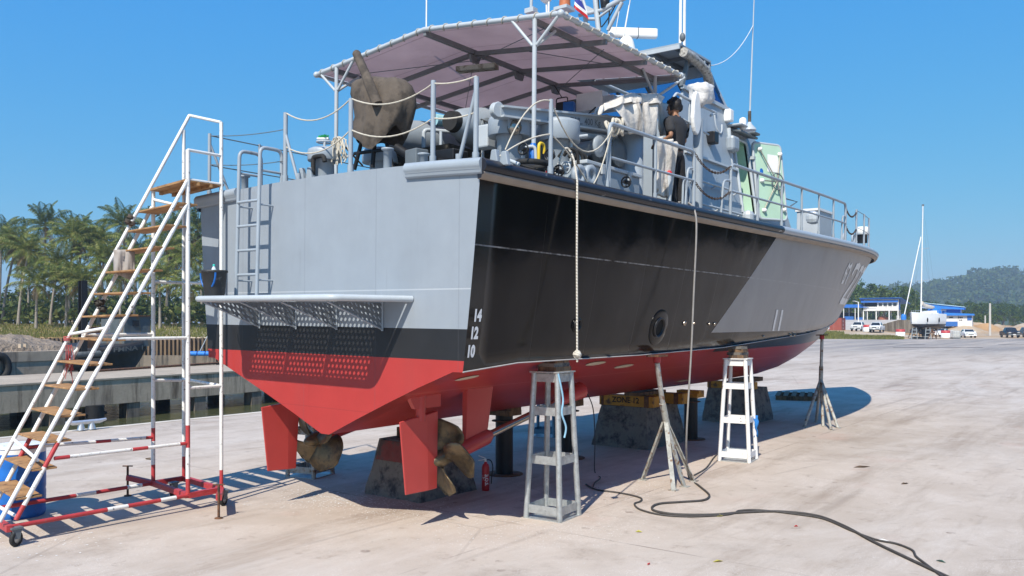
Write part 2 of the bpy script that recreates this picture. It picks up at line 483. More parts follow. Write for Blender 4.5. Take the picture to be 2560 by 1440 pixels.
for px in list(range(-700, 3500, 50)):
    n0 = bank_near(px); row = []
    for k in (-.5, 0, .5, 3, 8, 14, 22, 30, 45, 70, 110, 180, 400, 900, 1500, 2100):
        d = max(n0 + k, n0); p = W(px, HY, d)
        z = -3 if k < 0 else bank_h(px, d)
        row.append(V((p.x, p.y, z)))
    rows.append(row)
far_ground = tag(MB().grid(rows, flip=True).build('ground', m_far), kind='structure')
# ---------------------------------------------------------------- patrol boat hull
L = 22.77
def bdeck(x):
    xm = .42 * L
    if x < xm: return 2.515 + .15 * math.sin(PI / 2 * x / xm)
    return 2.665 * (1 - ((x - xm) / (L - xm)) ** 2.65) if x < L else 0
def zdeck(x): return 4.13 + .37 * (x / L) ** 2
KX = [0, 6, 11, 14, 15.5, 16.8, 18.2, 19.4, 20.4, 21.2, 21.9, 22.4, L]
KZ = [1.085, 1.11, 1.1, 1.15, 1.27, 1.47, 1.78, 2.1, 2.5, 2.95, 3.5, 4.0, 4.42]
CXs = [0, 1, 4, 7, 10, 12, 14, 16, 18, 19.5, 20.4, 21.2]
CZs = [1.925, 1.985, 1.98, 2.02, 2.14, 2.21, 2.33, 2.5, 2.74, 2.95, 3.1, 3.25]
YX = [0, 2, 4, 8, 11, 13, 15, 17, 19, 20.4, 21.2, 21.9, L]
YY = [2.29, 2.23, 2.18, 2.14, 2.06, 1.90, 1.62, 1.2, .68, .28, .12, .03, 0]
def zk(x): return interp(x, KX, KZ)
def zc(x): return max(interp(x, CXs, CZs), zk(x) + .004)
def yc(x): return interp(x, YX, YY)
def side(x, z):
    """half breadth of the topside at station x, height z"""
    c, d = zc(x), zdeck(x)
    t = max(0, min(1, (z - c) / max(d - c, 1e-3)))
    k = interp(x, [0, 2.5, 9, 13, 18, L], [-.26, -.40, -.30, -.12, .0, .15])
    return yc(x) + (bdeck(x) - yc(x)) * (t - k * t * (1 - t))
boat = empty('patrol_boat', (0, 0, 0), 'grey, black and red naval patrol boat propped up on the yard', 'patrol boat')
boat.rotation_euler = (HEEL, 0, 0)
xs = [0, .4, 1, 1.75, 2.5, 3.5, 4.5, 5.5, 6.5, 7.5, 8.5, 9.5, 10.5, 11.5, 12.5, 13.25, 14, 14.75, 15.5, 16.2, 16.9, 17.6, 18.3, 19, 19.6, 20.2, 20.7, 21.2, 21.6, 22, 22.35, 22.6, L]
NT = 12
def section(x):
    k, c, y = zk(x), zc(x), yc(x)
    kw = .07 * min(1, y / .4)
    ko = -.13 * interp(x, [0, 8], [1, 0]); pts = [(0, k), (kw, k)]
    fl = min(.14, y * .1)
    yi = y - fl
    for t in (.25, .5, .75, 1):
        yy = kw + (yi - kw) * t
        cv = interp(x, [0, 12, 18, L], [.10, .07, .12, .1])
        pts.append((yy, k + (c - .004 - k) * (t + cv * 4 * t * (1 - t) * -.35 * (1 if x > 12 else -.6))))
    pts.append((y, c))
    nb = len(pts)
    for i in range(1, NT + 1):
        z = c + (zdeck(x) - c) * i / NT
        pts.append((side(x, z), z))
    return pts, nb
def keel_off(x, y): return -.13 * interp(x, [0, 8], [1, 0]) * max(0, 1 - y / 1.9)
secs = [section(x) for x in xs]
nb = secs[0][1]
b = MB()
for s in (-1, 1):
    bot = [[V((x, s * p[0] + keel_off(x, p[0]), p[1])) for p in sec[0][:nb]] for x, sec in zip(xs, secs)]
    top = [[V((x, s * p[0], p[1])) for p in sec[0][nb - 1:]] for x, sec in zip(xs, secs)]
    b.grid(bot, 1, True, flip=(s < 0)); b.grid(top, 0, True, flip=(s < 0))
s0 = secs[0][0]
tr_rows = [[V((0, p[0] * (1 - 2 * j / 8) + (keel_off(0, p[0]) if i < nb else 0), p[1] + (.07 * (1 - (1 - 2 * j / 8) ** 2) if i == len(s0) - 1 else 0))) for j in range(9)] for i, p in enumerate(s0)]
b.grid(tr_rows, 2, False, flip=True)
# --- hull paints
def weld_mask(g, x, z, zl, w=.007):
    return g.math('LESS_THAN', g.math('ABSOLUTE', g.math('SUBTRACT', z, zl)), w)
g = NG('topside paint')
x, y, z = g.sep()
edge = g.math('ADD', g.math('MULTIPLY', g.math('SUBTRACT', z, 2.28), 1.11), 6.35)
grey = g.math('MULTIPLY', g.gt(x, edge), g.gt(z, 2.285))
nz = g.noise(1.2, 7, .65); nv = g.noise(2.2, 7, .7, g.mapv((1, 1, .1)))
blk = g.mix(g.math('MULTIPLY', g.mr(nv, .46, .75), .5), (.003, .003, .004), (.013, .012, .011))
gry = g.mix(g.mr(nz, .3, .7), (.27, .268, .268), (.31, .305, .30))
gry = g.mix(g.math('MULTIPLY', g.mr(nv, .5, .7), .3), gry, (.20, .19, .18))
cc = g.mix(grey, blk, gry)
wl = g.math('MULTIPLY', weld_mask(g, x, z, g.math('ADD', g.math('MULTIPLY', x, -.004), 3.26), .008), g.mr(g.noise(6, 4, .7, g.mapv((1, 1, 1))), .35, .6))
cc = g.mix(g.math('MULTIPLY', wl, .55), cc, (.42, .41, .4))
st = g.voro(1.3, g.mapv((1, 1, .25)), 'F1'); scm = g.math('LESS_THAN', g.noise(3, 8, .8, g.mapv((.5, 1, 2.2))), .285)
cc = g.mix(g.math('MULTIPLY', scm, .35), cc, (.35, .34, .33))
dent = g.noise(.9, 2, .5, g.mapv((1, 1, .55))); plate = g.noise(2.4, 3, .5)
vert = g.math('ABSOLUTE', g.math('SINE', g.math('MULTIPLY', x, PI / 1.22)))
seam = g.mr(vert, 0, .03, 0, 1)
nrm = g.bump(dent, .22, .12, g.bump(plate, .12, .03, g.bump(seam, .25, .006)))
m_top = g.fin(cc, g.mix(grey, g.mr(g.noise(1.6, 4, .6, g.mapv((1.5, 1, .12))), .3, .7, .13, .20), (.34, .34, .34)), 0, nrm, .20)
def zone3(name, gy, sx=1):
    g = NG(name); x, y, z = g.sep()
    nz = g.noise(1.6, 7, .65); nv = g.noise(2.2, 7, .7, g.mapv((1, 1, .1)))
    red = g.mix(g.mr(nz, .3, .7), (.36, .034, .031), (.41, .041, .036))
    red = g.mix(g.math('MULTIPLY', g.mr(nv, .55, .7), .25), red, (.30, .05, .045))
    blk = g.mix(g.mr(nz, .3, .7), (.014, .0145, .016), (.022, .022, .024))
    gry = g.mix(g.mr(nz, .3, .7), sc3(gy, .95), sc3(gy, 1.05))
    gry = g.mix(g.math('MULTIPLY', g.mr(nv, .5, .75), .18), gry, sc3(gy, .72))
    return g, z, red, blk, gry, nz
g, z, red, blk, gry, nz = zone3('transom paint', (.27, .305, .345))
cc = g.mix(g.gt(z, 2.043), red, blk); cc = g.mix(g.gt(z, 2.378), cc, gry)
cc = g.mix(g.math('MULTIPLY', weld_mask(g, None, z, 2.803, .007), .5), cc, (.5, .53, .56))
cc = g.mix(g.math('MULTIPLY', weld_mask(g, None, z, 1.40, .006), .5), cc, (.26, .03, .03))
tx_, ty_o, tz_o = g.sep()
pl_ = g.math('ABSOLUTE', g.math('SUBTRACT', g.math('FRACT', g.math('ADD', g.math('DIVIDE', ty_o, 1.25), .28)), .5)); pls = g.math('LESS_THAN', pl_, .006)
cc = g.mix(g.math('MULTIPLY', pls, .16), cc, (.08, .08, .09))
roll = g.noise(2.2, 5, .65, g.mapv((1, 1, .8)), .6); cc = g.mix(g.math('MULTIPLY', g.mr(roll, .40, .66), .10), cc, g.mix(1, cc, (.62, .64, .66), 'MULTIPLY'))
drip = g.noise(9, 5, .75, g.mapv((1, 1, .05))); cc = g.mix(g.math('MULTIPLY', g.mr(drip, .62, .72), .22), cc, g.mix(1, cc, (.5, .45, .40), 'MULTIPLY'))
scf = g.math('LESS_THAN', g.noise(5, 8, .8, g.mapv((1, .5, 2.6))), .27); cc = g.mix(g.math('MULTIPLY', scf, .3), cc, (.45, .45, .45))
m_transom = g.fin(cc, g.mr(roll, .3, .7, .36, .5), 0, g.bump(g.noise(1.3, 2, .5), .3, .06, g.bump(pls, .3, .006, g.bump(g.noise(70, 3, .6), .06, .004))), .35)
g, z, red, blk, gry, nz = zone3('bottom paint', (.3, .3, .3))
cc = g.mix(g.gt(z, g.mr(g.sep()[0], 6, 7.5, 2.3, 1.92)), red, blk)
cc = g.mix(g.math('MULTIPLY', weld_mask(g, None, g.math('SUBTRACT', z, g.math('MULTIPLY', g.sep()[1], 0)), 1.63, .008), .5), cc, (.52, .16, .13))
m_bottom = g.fin(cc, .34, 0, g.bump(g.noise(.9, 2, .5), .12, .05, g.bump(g.noise(60, 3, .6), .08, .004)), .4)
b.build('hull', [m_top, m_bottom, m_transom], boat, weld=True)
# pale sealant line along the chine
for s in (-1, 1): MB().tube([(x, s * (yc(x) + .004), zc(x) + .002) for x in [i * .5 for i in range(40)]], .008, 5).build('chine_line', m_letter if False else mat('chine sealant', (.42, .40, .39), .7), boat)
# deck
b = MB()
rows = [[V((x, bdeck(x) * (1 - 2 * j / 8) * .99, zdeck(x) - .02 + .07 * (1 - (1 - 2 * j / 8) ** 2) * min(1, bdeck(x)))) for j in range(9)] for x in xs]
b.grid(rows, 0, True, flip=True); b.build('deck', m_gdark, boat)
# rub rail, both sides
g = NG('rub rail paint'); x, y, z = g.sep()
nz = g.noise(7, 6, .7, g.mapv((.5, 1, 1)))
cc = g.mix(g.gt(x, 8.3), g.mix(g.mr(nz, .62, .68), (.018, .019, .026), (.4, .4, .4)), (.36, .40, .44))
m_rail1 = g.fin(cc, .32, 0, g.bump(g.noise(9, 4, .6), .2, .01), .3)
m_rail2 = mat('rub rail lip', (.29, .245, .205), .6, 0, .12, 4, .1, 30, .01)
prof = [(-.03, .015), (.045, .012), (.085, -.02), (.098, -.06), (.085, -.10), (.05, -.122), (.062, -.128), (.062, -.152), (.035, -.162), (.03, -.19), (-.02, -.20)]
for s in (-1, 1):
    b = MB()
    xr = [i * .35 for i in range(1, 62)] + [21.75, 22, 22.2, 22.4, 22.55, 22.68, L]; xr = [-.03] + xr
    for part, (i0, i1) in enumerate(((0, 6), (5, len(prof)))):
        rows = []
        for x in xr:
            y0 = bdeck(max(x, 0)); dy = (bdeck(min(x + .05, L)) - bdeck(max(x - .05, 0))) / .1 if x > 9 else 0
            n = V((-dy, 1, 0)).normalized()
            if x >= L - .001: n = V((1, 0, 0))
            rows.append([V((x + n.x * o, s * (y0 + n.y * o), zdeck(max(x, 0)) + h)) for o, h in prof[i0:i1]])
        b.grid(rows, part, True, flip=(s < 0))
    b.add([V((-.03, s * (bdeck(0) + o), zdeck(0) + h)) for o, h in prof], [tuple(range(len(prof)))], 0)
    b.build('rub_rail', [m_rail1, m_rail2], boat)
for y0, y1 in ((-2.55, -1.47), (1.62, 2.55)):
    b = MB(); pr = [(.02, .02), (-.05, .015), (-.08, -.03), (-.07, -.08), (-.045, -.10), (-.05, -.13), (-.03, -.15), (.02, -.15)]
    zz = lambda y: 4.13 + .07 * (1 - (y / 2.52) ** 2) + .0
    k = 8
    rows = [[V((o, y0 + (y1 - y0) * i / k, zz(y0 + (y1 - y0) * i / k) + h)) for o, h in pr] for i in range(k + 1)]
    b.grid(rows, 0, True); b.add(rows[0], [tuple(range(8))]); b.add(rows[-1], [tuple(range(7, -1, -1))])
    b.build('transom_rail', m_gpaint, boat)

# --- markings that lie on the hull
def decal_side(vs, fs, x0, z0, name, m, off=.006, sx=-1):
    """text in (u right, v up) laid on the starboard topside; u runs forward"""
    out = []
    for p in vs:
        x = x0 + p.x; z = z0 + p.y
        out.append(V((x, -(side(x, z) + off), z)))
    return MB().add(out, fs).build(name, m, boat)
for t, px, py in (('14', 1190, 790), ('12', 1186, 834), ('10', 1182, 880)):
    p = UB(px, py, 1, -2.37); vs, fs = text_geo(t, .17, .009)
    vs = [V((v.x * .8, v.y, 0)) for v in vs]
    decal_side(vs, fs, p.x, p.z, 'draught_mark', m_letter)
def find_x(px, z, lo=0, hi=17.5):
    """station on the starboard topside, at height z, that the survey saw in image column px"""
    best = None
    for i in range(800):
        x = lo + (hi - lo) * i / 799; p = hz((x, -side(x, z), z)) - CAM
        q = CX + FL * (p.x * VS - p.y * VC) / (p.x * VC + p.y * VS)
        if best is None or abs(q - px) < best[0]: best = (abs(q - px), x)
    return best[1]
def strip_side(px0, z0, px1, z1, wpx, name, m, off=.007):
    rows = []
    for i in range(9):
        t = i / 8; z = z0 + (z1 - z0) * t; xa = find_x(px0 + (px1 - px0) * t - wpx / 2, z); xb = find_x(px0 + (px1 - px0) * t + wpx / 2, z)
        rows.append([V((xa + (xb - xa) * j / 2, -(side(xa + (xb - xa) * j / 2, z) + off), z)) for j in range(3)])
    return MB().grid(rows, 0, True, flip=True).build(name, m, boat)
strip_side(1929, 2.29, 1939, 2.70, 4.5, 'stripe_mark', m_letter)
strip_side(1942, 2.29, 1952, 2.70, 4.5, 'stripe_mark', m_letter)
# pennant letter and number near the bow, strokes in (u along hull, v up)
def glyph(strokes, x0, z0, w, h, th, name):
    b = MB()
    for poly in strokes:
        pts = [V((u, v, 0)) for u, v in poly]
        for i in range(len(pts) - 1):
            a, c = pts[i], pts[i + 1]; d = (c - a).normalized(); n = V((-d.y * h / w, d.x * w / h, 0)).normalized()
            tv = V((n.x * th / w, n.y * th / h, 0)); ex = V((d.x * th / w * .5, d.y * th / h * .5, 0))
            k = 6; rows = []
            for j in range(k + 1):
                q = (a - ex).lerp(c + ex, j / k); row = []
                for s in (-.5, .5):
                    e = q + tv * s; x = x0 + e.x * w; z = z0 + e.y * h
                    row.append(V((x, -(side(x, z) + .008), z)))
                rows.append(row)
            b.grid(rows, 0, False)
    o = b.build(name, m_letter, boat); o.data.materials[0] = m_letter
    return o
TWO = [[(0, .78), (.1, .95), (.5, 1), (.9, .95), (1, .75), (.85, .55), (.1, .12), (0, 0), (1, 0)]]
SEVEN = [[(0, 1), (1, 1), (.55, .5), (.4, 0)]]
TOR = [[(.05, 0), (0, .6), (.2, .95), (.5, .8), (.8, .95), (1, .6), (1, 0)], [(.05, 0), (.35, 0), (.35, .4), (.2, .5)]]
glyph(TOR, find_x(2108, 3.6), 3.40, .50, .42, .085, 'pennant_letter')
glyph(TWO, find_x(2117, 3.4), 2.98, .75, .86, .15, 'pennant_number')
glyph(TWO, find_x(2117, 3.4) + .98, 2.98, .75, .86, .15, 'pennant_number')
glyph(SEVEN, find_x(2117, 3.4) + 1.96, 2.98, .75, .86, .15, 'pennant_number')
# openings and fittings on the starboard topside
def side_frame(px, z):
    x = find_x(px, z); p = V((x, -side(x, z), z))
    ty = V((.2, -(side(x + .1, z) - side(x - .1, z)), 0)).normalized(); tz = V((0, -(side(x, z + .1) - side(x, z - .1)), .2)).normalized()
    n = ty.cross(tz); n = -n if n.y > 0 else n
    return p, Matrix((ty, n.cross(ty), n)).transposed()
m_hole = mat('dark opening', (.004, .004, .004), .8)
def port(px, z, r, ring, doubler=0):
    p, rot = side_frame(px, z)
    b = MB().lathe([(r, -.02), (r * 1.02, .03), (r * 1.18, .035), (r * 1.22, 0)], p, 28, rot, cap=False)
    o = b.build('exhaust_port', m_black, boat)
    MB().lathe([(0, .003), (r * 1.01, .004)], p, 28, rot, cap=False).build('opening', m_hole, o)
    if doubler: MB().lathe([(doubler, -.005), (doubler, .006), (doubler * .985, .008), (r * 1.2, .008)], p, 40, rot, cap=False).build('doubler_plate', m_top, o)
port(1643, 2.38, .125, 1, .27); port(1437, 2.42, .06, 1, .1)
for px, z, r in ((1707, 2.44, .035), (1768, 2.43, .022), (1782, 2.43, .026), (1905, 2.19, .02), (1973, 2.19, .025), (1983, 2.19, .025), (1729, 2.44, .02)):
    p, rot = side_frame(px, z)
    MB().lathe([(r, -.01), (r, .02), (r * .75, .028), (r * .4, .012), (0, .012)], p, 14, rot).build('drain_fitting', m_chrome, boat)
# anode patches on the bottom
def bot_pt(x, t):
    k, c, y = zk(x), zc(x), yc(x)
    return V((x, -y * t, k + (c - k) * t))
m_patch = mat('bare anode pad', (.48, .42, .33), .7, 0, .1, 10)
def patch(px, py, l, w):
    best = None
    for i in range(160):
        for j in range(30):
            x = .1 + 12 * i / 160; t = .1 + .88 * j / 30; p = hz(bot_pt(x, t)) - CAM
            d = p.x * VC + p.y * VS
            e = (CX + FL * (p.x * VS - p.y * VC) / d - px) ** 2 + (HY - FL * p.z / d - py) ** 2
            if best is None or e < best[0]: best = (e, x, t)
    _, x, t = best; vs = [];
    for j in range(20):
        a = 2 * PI * j / 20; x2 = x + l / 2 * math.cos(a); t2 = t + w / 2 * math.sin(a) / yc(x)
        s, _n = section(x2)
        q = bot_pt(x2, t2); yy = -q.y
        zz = interp(yy, [p[0] for p in s[1:nb]], [p[1] for p in s[1:nb]])
        vs.append(V((x2, -yy - .004, zz - .012)))
    MB().add(vs, [tuple(range(20))]).build('anode_pad', m_patch, boat)
for a in ((1163, 951, .42, .13), (1487, 916, .5, .15), (1558, 922, .55, .15), (1818, 912, .5, .1), (1705, 950, .6, .07), (905, 1056, .4, .1)): patch(*a)

# --- stern gear
m_redhull = mat('red antifouling', (.44, .052, .047), .36, 0, .07, 2, .05, 60, .004, (.30, .05, .045), 3, .3, True, .4)
def rudder(y, dx):
    b = MB(); o = []
    out = [(.17, 1.30), (.79, 1.38), (.79, .45), (.275, .447)] if y < 0 else [(.06, 1.31), (.66, 1.36), (.61, .443), (.165, .461)]   # trailing top, leading top, leading bottom, trailing bottom
    def ring(off):
        r = []
        for (xx, zz), th in zip(out, (.018, .07, .06, .018)): r.append((V((xx + dx, y + th * .5, zz)), V((xx + dx, y - th * .5, zz))))
        return r
    r = ring(0)
    mid = [(r[0][0].lerp(r[1][0], .68), r[0][1].lerp(r[1][1], .68)), (r[3][0].lerp(r[2][0], .68), r[3][1].lerp(r[2][1], .68))]
    for q in mid:
        q[0].y += .015; q[1].y -= .015
    vs = [r[0][0], mid[0][0], r[1][0], r[2][0], mid[1][0], r[3][0], r[0][1], mid[0][1], r[1][1], r[2][1], mid[1][1], r[3][1]]
    fs = [(0, 1, 4, 5), (1, 2, 3, 4), (11, 10, 7, 6), (10, 9, 8, 7), (0, 6, 7, 1), (1, 7, 8, 2), (2, 8, 9, 3), (3, 9, 10, 4), (4, 10, 11, 5), (5, 11, 6, 0)]
    b.add(vs, fs)
    o = b.build('rudder', m_redhull, boat, bevel=.012)
    MB().tube([(.52 + dx, y, 1.28), (.52 + dx, y, 1.72)], .06, 12).build('rudder_stock', m_redhull, o)
    MB().prism([(.40 + dx, y - .03, 1.43), (.84 + dx, y - .03, 1.43), (.84 + dx, y - .03, 1.76), (.22 + dx, y - .03, 1.70)], (0, .06, 0)).build('rudder_skeg', m_redhull, o)
rudder(-1.2, 0); rudder(1.2, 0)
def propeller(c, sgn, ph):
    c = V(c); ax = V((-1, 0, -.17)).normalized()        # points aft
    u = ax.orthogonal().normalized(); u = (V((0, 0, 1)) - ax * ax.z).normalized(); w = ax.cross(u)
    rot = Matrix((u, w, ax)).transposed()
    b = MB().lathe([(.085, -.16), (.10, -.08), (.10, .05), (.08, .10), (.06, .17), (.03, .205), (0, .21)], c, 18, rot)
    hub = b.build('propeller', m_bronze, boat)
    for k in range(4):
        a0 = ph + k * PI / 2; rows = []
        for i in range(13):
            t = i / 12; r = .085 + .395 * t
            hw = .23 * math.sqrt(max(0, 1 - (2 * (t * .94) - .84) ** 2 / 1.36)) * (.62 + .75 * t) if t < 1 else .03
            hw *= min(1.32, (.55 + t * 1.2) * 1.25)
            pitch = rad(52 - 34 * t); row = []
            for j in range(7):
                s = (j / 6 - .5) * 2; arc = s * hw; ang = a0 + sgn * arc * math.cos(pitch) / max(r, .16) + sgn * t * .12
                z = arc * math.sin(pitch) * .9 - .02 * (1 - s * s)
                row.append(c + rot @ V((r * math.cos(ang), r * math.sin(ang), z)))
            rows.append(row)
        MB().grid(rows, 0, True).build('blade', m_bronze, hub, solid=.014)
propeller((.915, -1.2, .80), 1, rad(84)); propeller((.98, 1.2, .80), -1, rad(52))
for y in (-1.2, 1.2):
    a = V((1.05, y, .825)); bb = V((3.65, y * .98, 1.34))
    d = (bb - a)
    sh = MB().tube([a, bb], .048, 14).build('propeller_shaft', m_chrome, boat)
    bs = MB().tube([a + d * .02, a + d * .05, a + d * .27, a + d * .30], [.085, .105, .105, .07], 16)
    st = bs.build('shaft_bracket', m_redhull, boat)
    b = MB()
    b.hexa([a + d * .10 + V((0, -.03, .04)), a + d * .27 + V((0, -.03, .04)), a + d * .27 + V((0, .03, .04)), a + d * .10 + V((0, .03, .04))],
           [V((1.33, y - .05, 1.70)), V((1.85, y - .05, 1.70)), V((1.85, y + .05, 1.70)), V((1.33, y + .05, 1.70))])
    b.build('bracket_arm', m_redhull, st, bevel=.01)
    MB().tube([bb - d * .1, bb + d * .15], [.07, .13], 14).build('shaft_boss', m_redhull, boat)
# --- swim platform with perforated treads
g = NG('perforated plate'); x, y, z = g.sep()
def dots(g, a, b2, sp, r):
    fa = g.math('SUBTRACT', g.math('FRACT', g.math('DIVIDE', a, sp)), .5)
    row = g.math('FLOOR', g.math('DIVIDE', a, sp)); sh = g.math('MULTIPLY', g.math('MODULO', g.math('ABSOLUTE', row), 2), .5)
    fb = g.math('SUBTRACT', g.math('FRACT', g.math('ADD', g.math('DIVIDE', b2, sp * 1.15), sh)), .5)
    d = g.math('ADD', g.math('POWER', fa, 2), g.math('POWER', g.math('MULTIPLY', fb, 1.15), 2))
    return g.math('LESS_THAN', d, r * r)
hole = dots(g, x, y, .062, .30)
g.fin((.30, .345, .39), .45)
tp = g.n('ShaderNodeBsdfTransparent'); ms = g.n('ShaderNodeMixShader'); g.set(ms.inputs[0], hole)
g.t.links.new(g.b.outputs[0], ms.inputs[1]); g.t.links.new(tp.outputs[0], ms.inputs[2]); g.t.links.new(ms.outputs[0], g.out.inputs[0])
m_perf = g.m
g = NG('slotted plate'); x, y, z = g.sep()
hole = dots(g, g.math('ADD', x, z), g.math('MULTIPLY', g.math('SUBTRACT', x, z), .35), .05, .26); g.fin((.15, .17, .19), .45)
tp = g.n('ShaderNodeBsdfTransparent'); ms = g.n('ShaderNodeMixShader'); g.set(ms.inputs[0], hole)
g.t.links.new(g.b.outputs[0], ms.inputs[1]); g.t.links.new(tp.outputs[0], ms.inputs[2]); g.t.links.new(ms.outputs[0], g.out.inputs[0])
m_slot = g.m
PZ = 2.70
b = MB().tube(bend([(0, -1.55, PZ), (-.87, -1.22, PZ), (-.87, 1.24, PZ), (0, 1.52, PZ)], .1), .036, 10)
b.tube([(-.02, -1.52, PZ), (-.02, 1.5, PZ)], .02, 8)
for y in (-1.1, -.33, .42, 1.15): b.bar((-.85, y, PZ), (0, y, PZ), .04, .05)
plat = b.build('swim_platform', m_gpale, boat)
def pz(x): return 1.55 + .33 * x / .87
for y0, y1 in ((-1.08, -.36), (-.30, .39), (.45, 1.13)):
    b = MB(); b.add([(-.84, y0, PZ + .012), (-.04, y0, PZ + .012), (-.04, y1, PZ + .012), (-.84, y1, PZ + .012)], [(0, 1, 2, 3)])
    b.build('perforated_panel', m_perf, plat)
b = MB()
for s, y in ((-1, -1.11), (1, 1.16)):
    b.add([(-.84, y, PZ + .012), (-.84, y + s * .09, PZ + .012), (-.04, y + s * .36, PZ + .012), (-.04, y, PZ + .012)], [(0, 1, 2, 3)])
b.build('edge_plate', m_gpaint, plat)
for y in (-1.1, -.33, .42, 1.15):
    b = MB(); b.add([(-.02, y, 2.36), (-.82, y, PZ - .04), (-.02, y, PZ - .04)], [(0, 1, 2)])
    o = b.build('bracket', m_slot, plat)
    MB().tube([(-.012, y, 2.34), (-.012, y, PZ)], .014, 6).tube([(-.02, y, 2.36), (-.82, y, PZ - .04)], .011, 6).build('bracket_edge', m_gpaint, o)
# --- boarding ladder on the transom
lad = empty('boarding_ladder'); lad.parent = boat
for y in (1.33, .90):
    tube('rail', bend([(-.24, y, PZ), (-.20, y, 4.62), (.13, y, 4.62), (.13, y, 4.2)], .09), .024, m_gpaint, lad, 10)
    tube('mid_bar', [(-.2, y, 4.33), (.13, y, 4.33)], .016, m_gpaint, lad)
for z in (3.02, 3.33, 3.64, 3.95): tube('rung', [(-.225, 1.33, z), (-.225, .90, z)], .019, m_gpaint, lad)
for y in (1.33, .90):
    for z in (2.95, 3.9): tube('standoff', [(-.225, y, z), (0, y, z)], .012, m_gpaint, lad)
# ---------------------------------------------------------------- patrol boat: rails, awning, house
m_rail = m_gpaint
YR = lambda x: -(bdeck(x) - .12)
def post(name, p0, p1, r=.022, m=m_rail, base=True):
    b = MB().tube([p0, p1], r, 8)
    if base: b.tube([V(p0), V(p0) + V((0, 0, .12))], r * 1.35, 8)
    return b.build(name, m, boat)
# transom stanchions and rope lifelines
ST = [(.1, 2.45), (.1, .79), (.1, -.43), (.1, -1.75), (.1, -2.36)]
zd0 = lambda y: 4.11 + .07 * (1 - (y / 2.52) ** 2)
for i, (x, y) in enumerate(ST): post('stanchion', (x, y, zd0(y)), (x, y, 5.09 - (.06 if y < -2 or y > 2 else 0)), .028 if i else .024)
post('stanchion_brace', (.12, -2.10, zd0(-2.1)), (.1, -2.36, 4.9), .022)
post('stanchion_brace', (.12, .55, zd0(.5)), (.1, .79, 4.83), .02)
post('stanchion_brace', (.4, 2.35, 4.12), (.1, 2.45, 4.9), .018)
def lifeline(a, bb, d, r=.009, m=m_rope): tube('lifeline', sag(a, bb, d), r, m, boat, 6)
for h0, h1, h2 in ((5.09, 5.09, 5.06), (4.66, 4.72, 4.68)):
    lifeline((.1, .79, h0), (.1, -.43, h1), .17); lifeline((.1, -.43, h1), (.1, -1.75, h2), .14); lifeline((.1, -1.75, h2), (.1, -2.36, h2 - .02), .03)
for h in (5.0, 4.6): lifeline((.1, 2.45, h), (.1, .79, h - .12), .03, .006, m_gdark)
# port side rail (far side)
for i in range(9):
    x = .9 + i * 1.5; post('stanchion', (x, bdeck(x) - .12, zdeck(x)), (x, bdeck(x) - .12, zdeck(x) + .88), .018)
for h in (.86, .45): tube('lifeline', [(x, bdeck(x) - .12, zdeck(x) + h) for x in [.1 + .7 * i for i in range(19)]], .008, m_gdark, boat, 6)
# starboard: rope part aft
post('stanchion', (1.28, -2.5, 4.13), (1.28, -2.5, 5.02), .026); post('stanchion', (2.62, YR(2.62), 4.15), (2.62, YR(2.62), 4.6), .024)
lifeline((1.28, -2.5, 5.0), (2.66, -2.5, 4.92), .42); lifeline((1.28, -2.5, 5.0), (.62, -2.35, 4.35), -.18)
lifeline((1.28, -2.5, 4.62), (.35, -2.4, 4.18), -.06); lifeline((1.28, -2.5, 4.62), (2.1, -2.5, 4.15), -.05); lifeline((2.66, -2.5, 4.95), (2.2, -2.5, 4.15), .1)
# starboard: pipe rails
def pipe_rail(xa, xb, posts, za=0, zb=0):
    n = 14; P = lambda x, h: V((x, YR(x), zdeck(x) + h))
    top = [P(xa, .02)] + [P(xa + (xb - xa) * i / n, .88) for i in range(n + 1)] + [P(xb, .02)]
    tube('handrail', bend(top, .14), .027, m_rail, boat, 10)
    tube('mid_rail', [P(xa + (xb - xa) * i / n, .44) for i in range(n + 1)], .02, m_rail, boat)
    for x in posts: post('rail_post', P(x, 0), P(x, .87), .022)
pipe_rail(2.66, 5.06, (3.87,)); pipe_rail(6.4, 13.0, (7.55, 8.72, 9.82, 10.9, 11.95))
m_chain = mat('rusty chain', (.10, .07, .055), .7, .5, .4, 30)
def chain(a, bb, d):
    pts = sag(a, bb, d, 26); b = MB()
    for i in range(len(pts) - 1):
        c = (pts[i] + pts[i + 1]) / 2; t = (pts[i + 1] - pts[i]); t.normalize(); side_v = t.cross(V((0, 0, 1))).normalized()
        u = side_v if i % 2 else side_v.cross(t)
        b.tube([c + t * .036 * math.cos(k * PI / 4) + u * .018 * math.sin(k * PI / 4) for k in range(8)], .0065, 5, closed=True)
    b.build('chain', m_chain, boat)
chain((5.06, YR(5), 5.02), (6.4, YR(6.4), 5.0), .20); chain((5.06, YR(5), 4.6), (6.4, YR(6.4), 4.6), .20)
P = lambda x, h: V((x, YR(x), zdeck(x) + h))
for i, x in enumerate((14.2, 15.4, 16.6)):
    post('stanchion', P(x, 0), P(x, .86), .024)
chain(P(13, .8), P(14.2, .8), .16); chain(P(13, .4), P(14.2, .4), .16)
for h in (.84, .44): tube('lifeline', [P(14.2, h), P(15.4, h), P(16.6, h)], .008, m_gdark, boat, 6)
for x in (6.1, 12.7): tube('rail_brace', bend([P(x + .25, .6), P(x + .02, .58), P(x - .06, .02)], .12), .02, m_rail, boat)
tube('rail_brace', bend([P(5.0, .62), P(4.86, .6), P(4.78, .02)], .12), .02, m_rail, boat); tube('rail_brace', bend([P(4.7, .02), P(4.72, .42), P(4.8, .42), P(4.83, .02)], .06), .018, m_rail, boat)

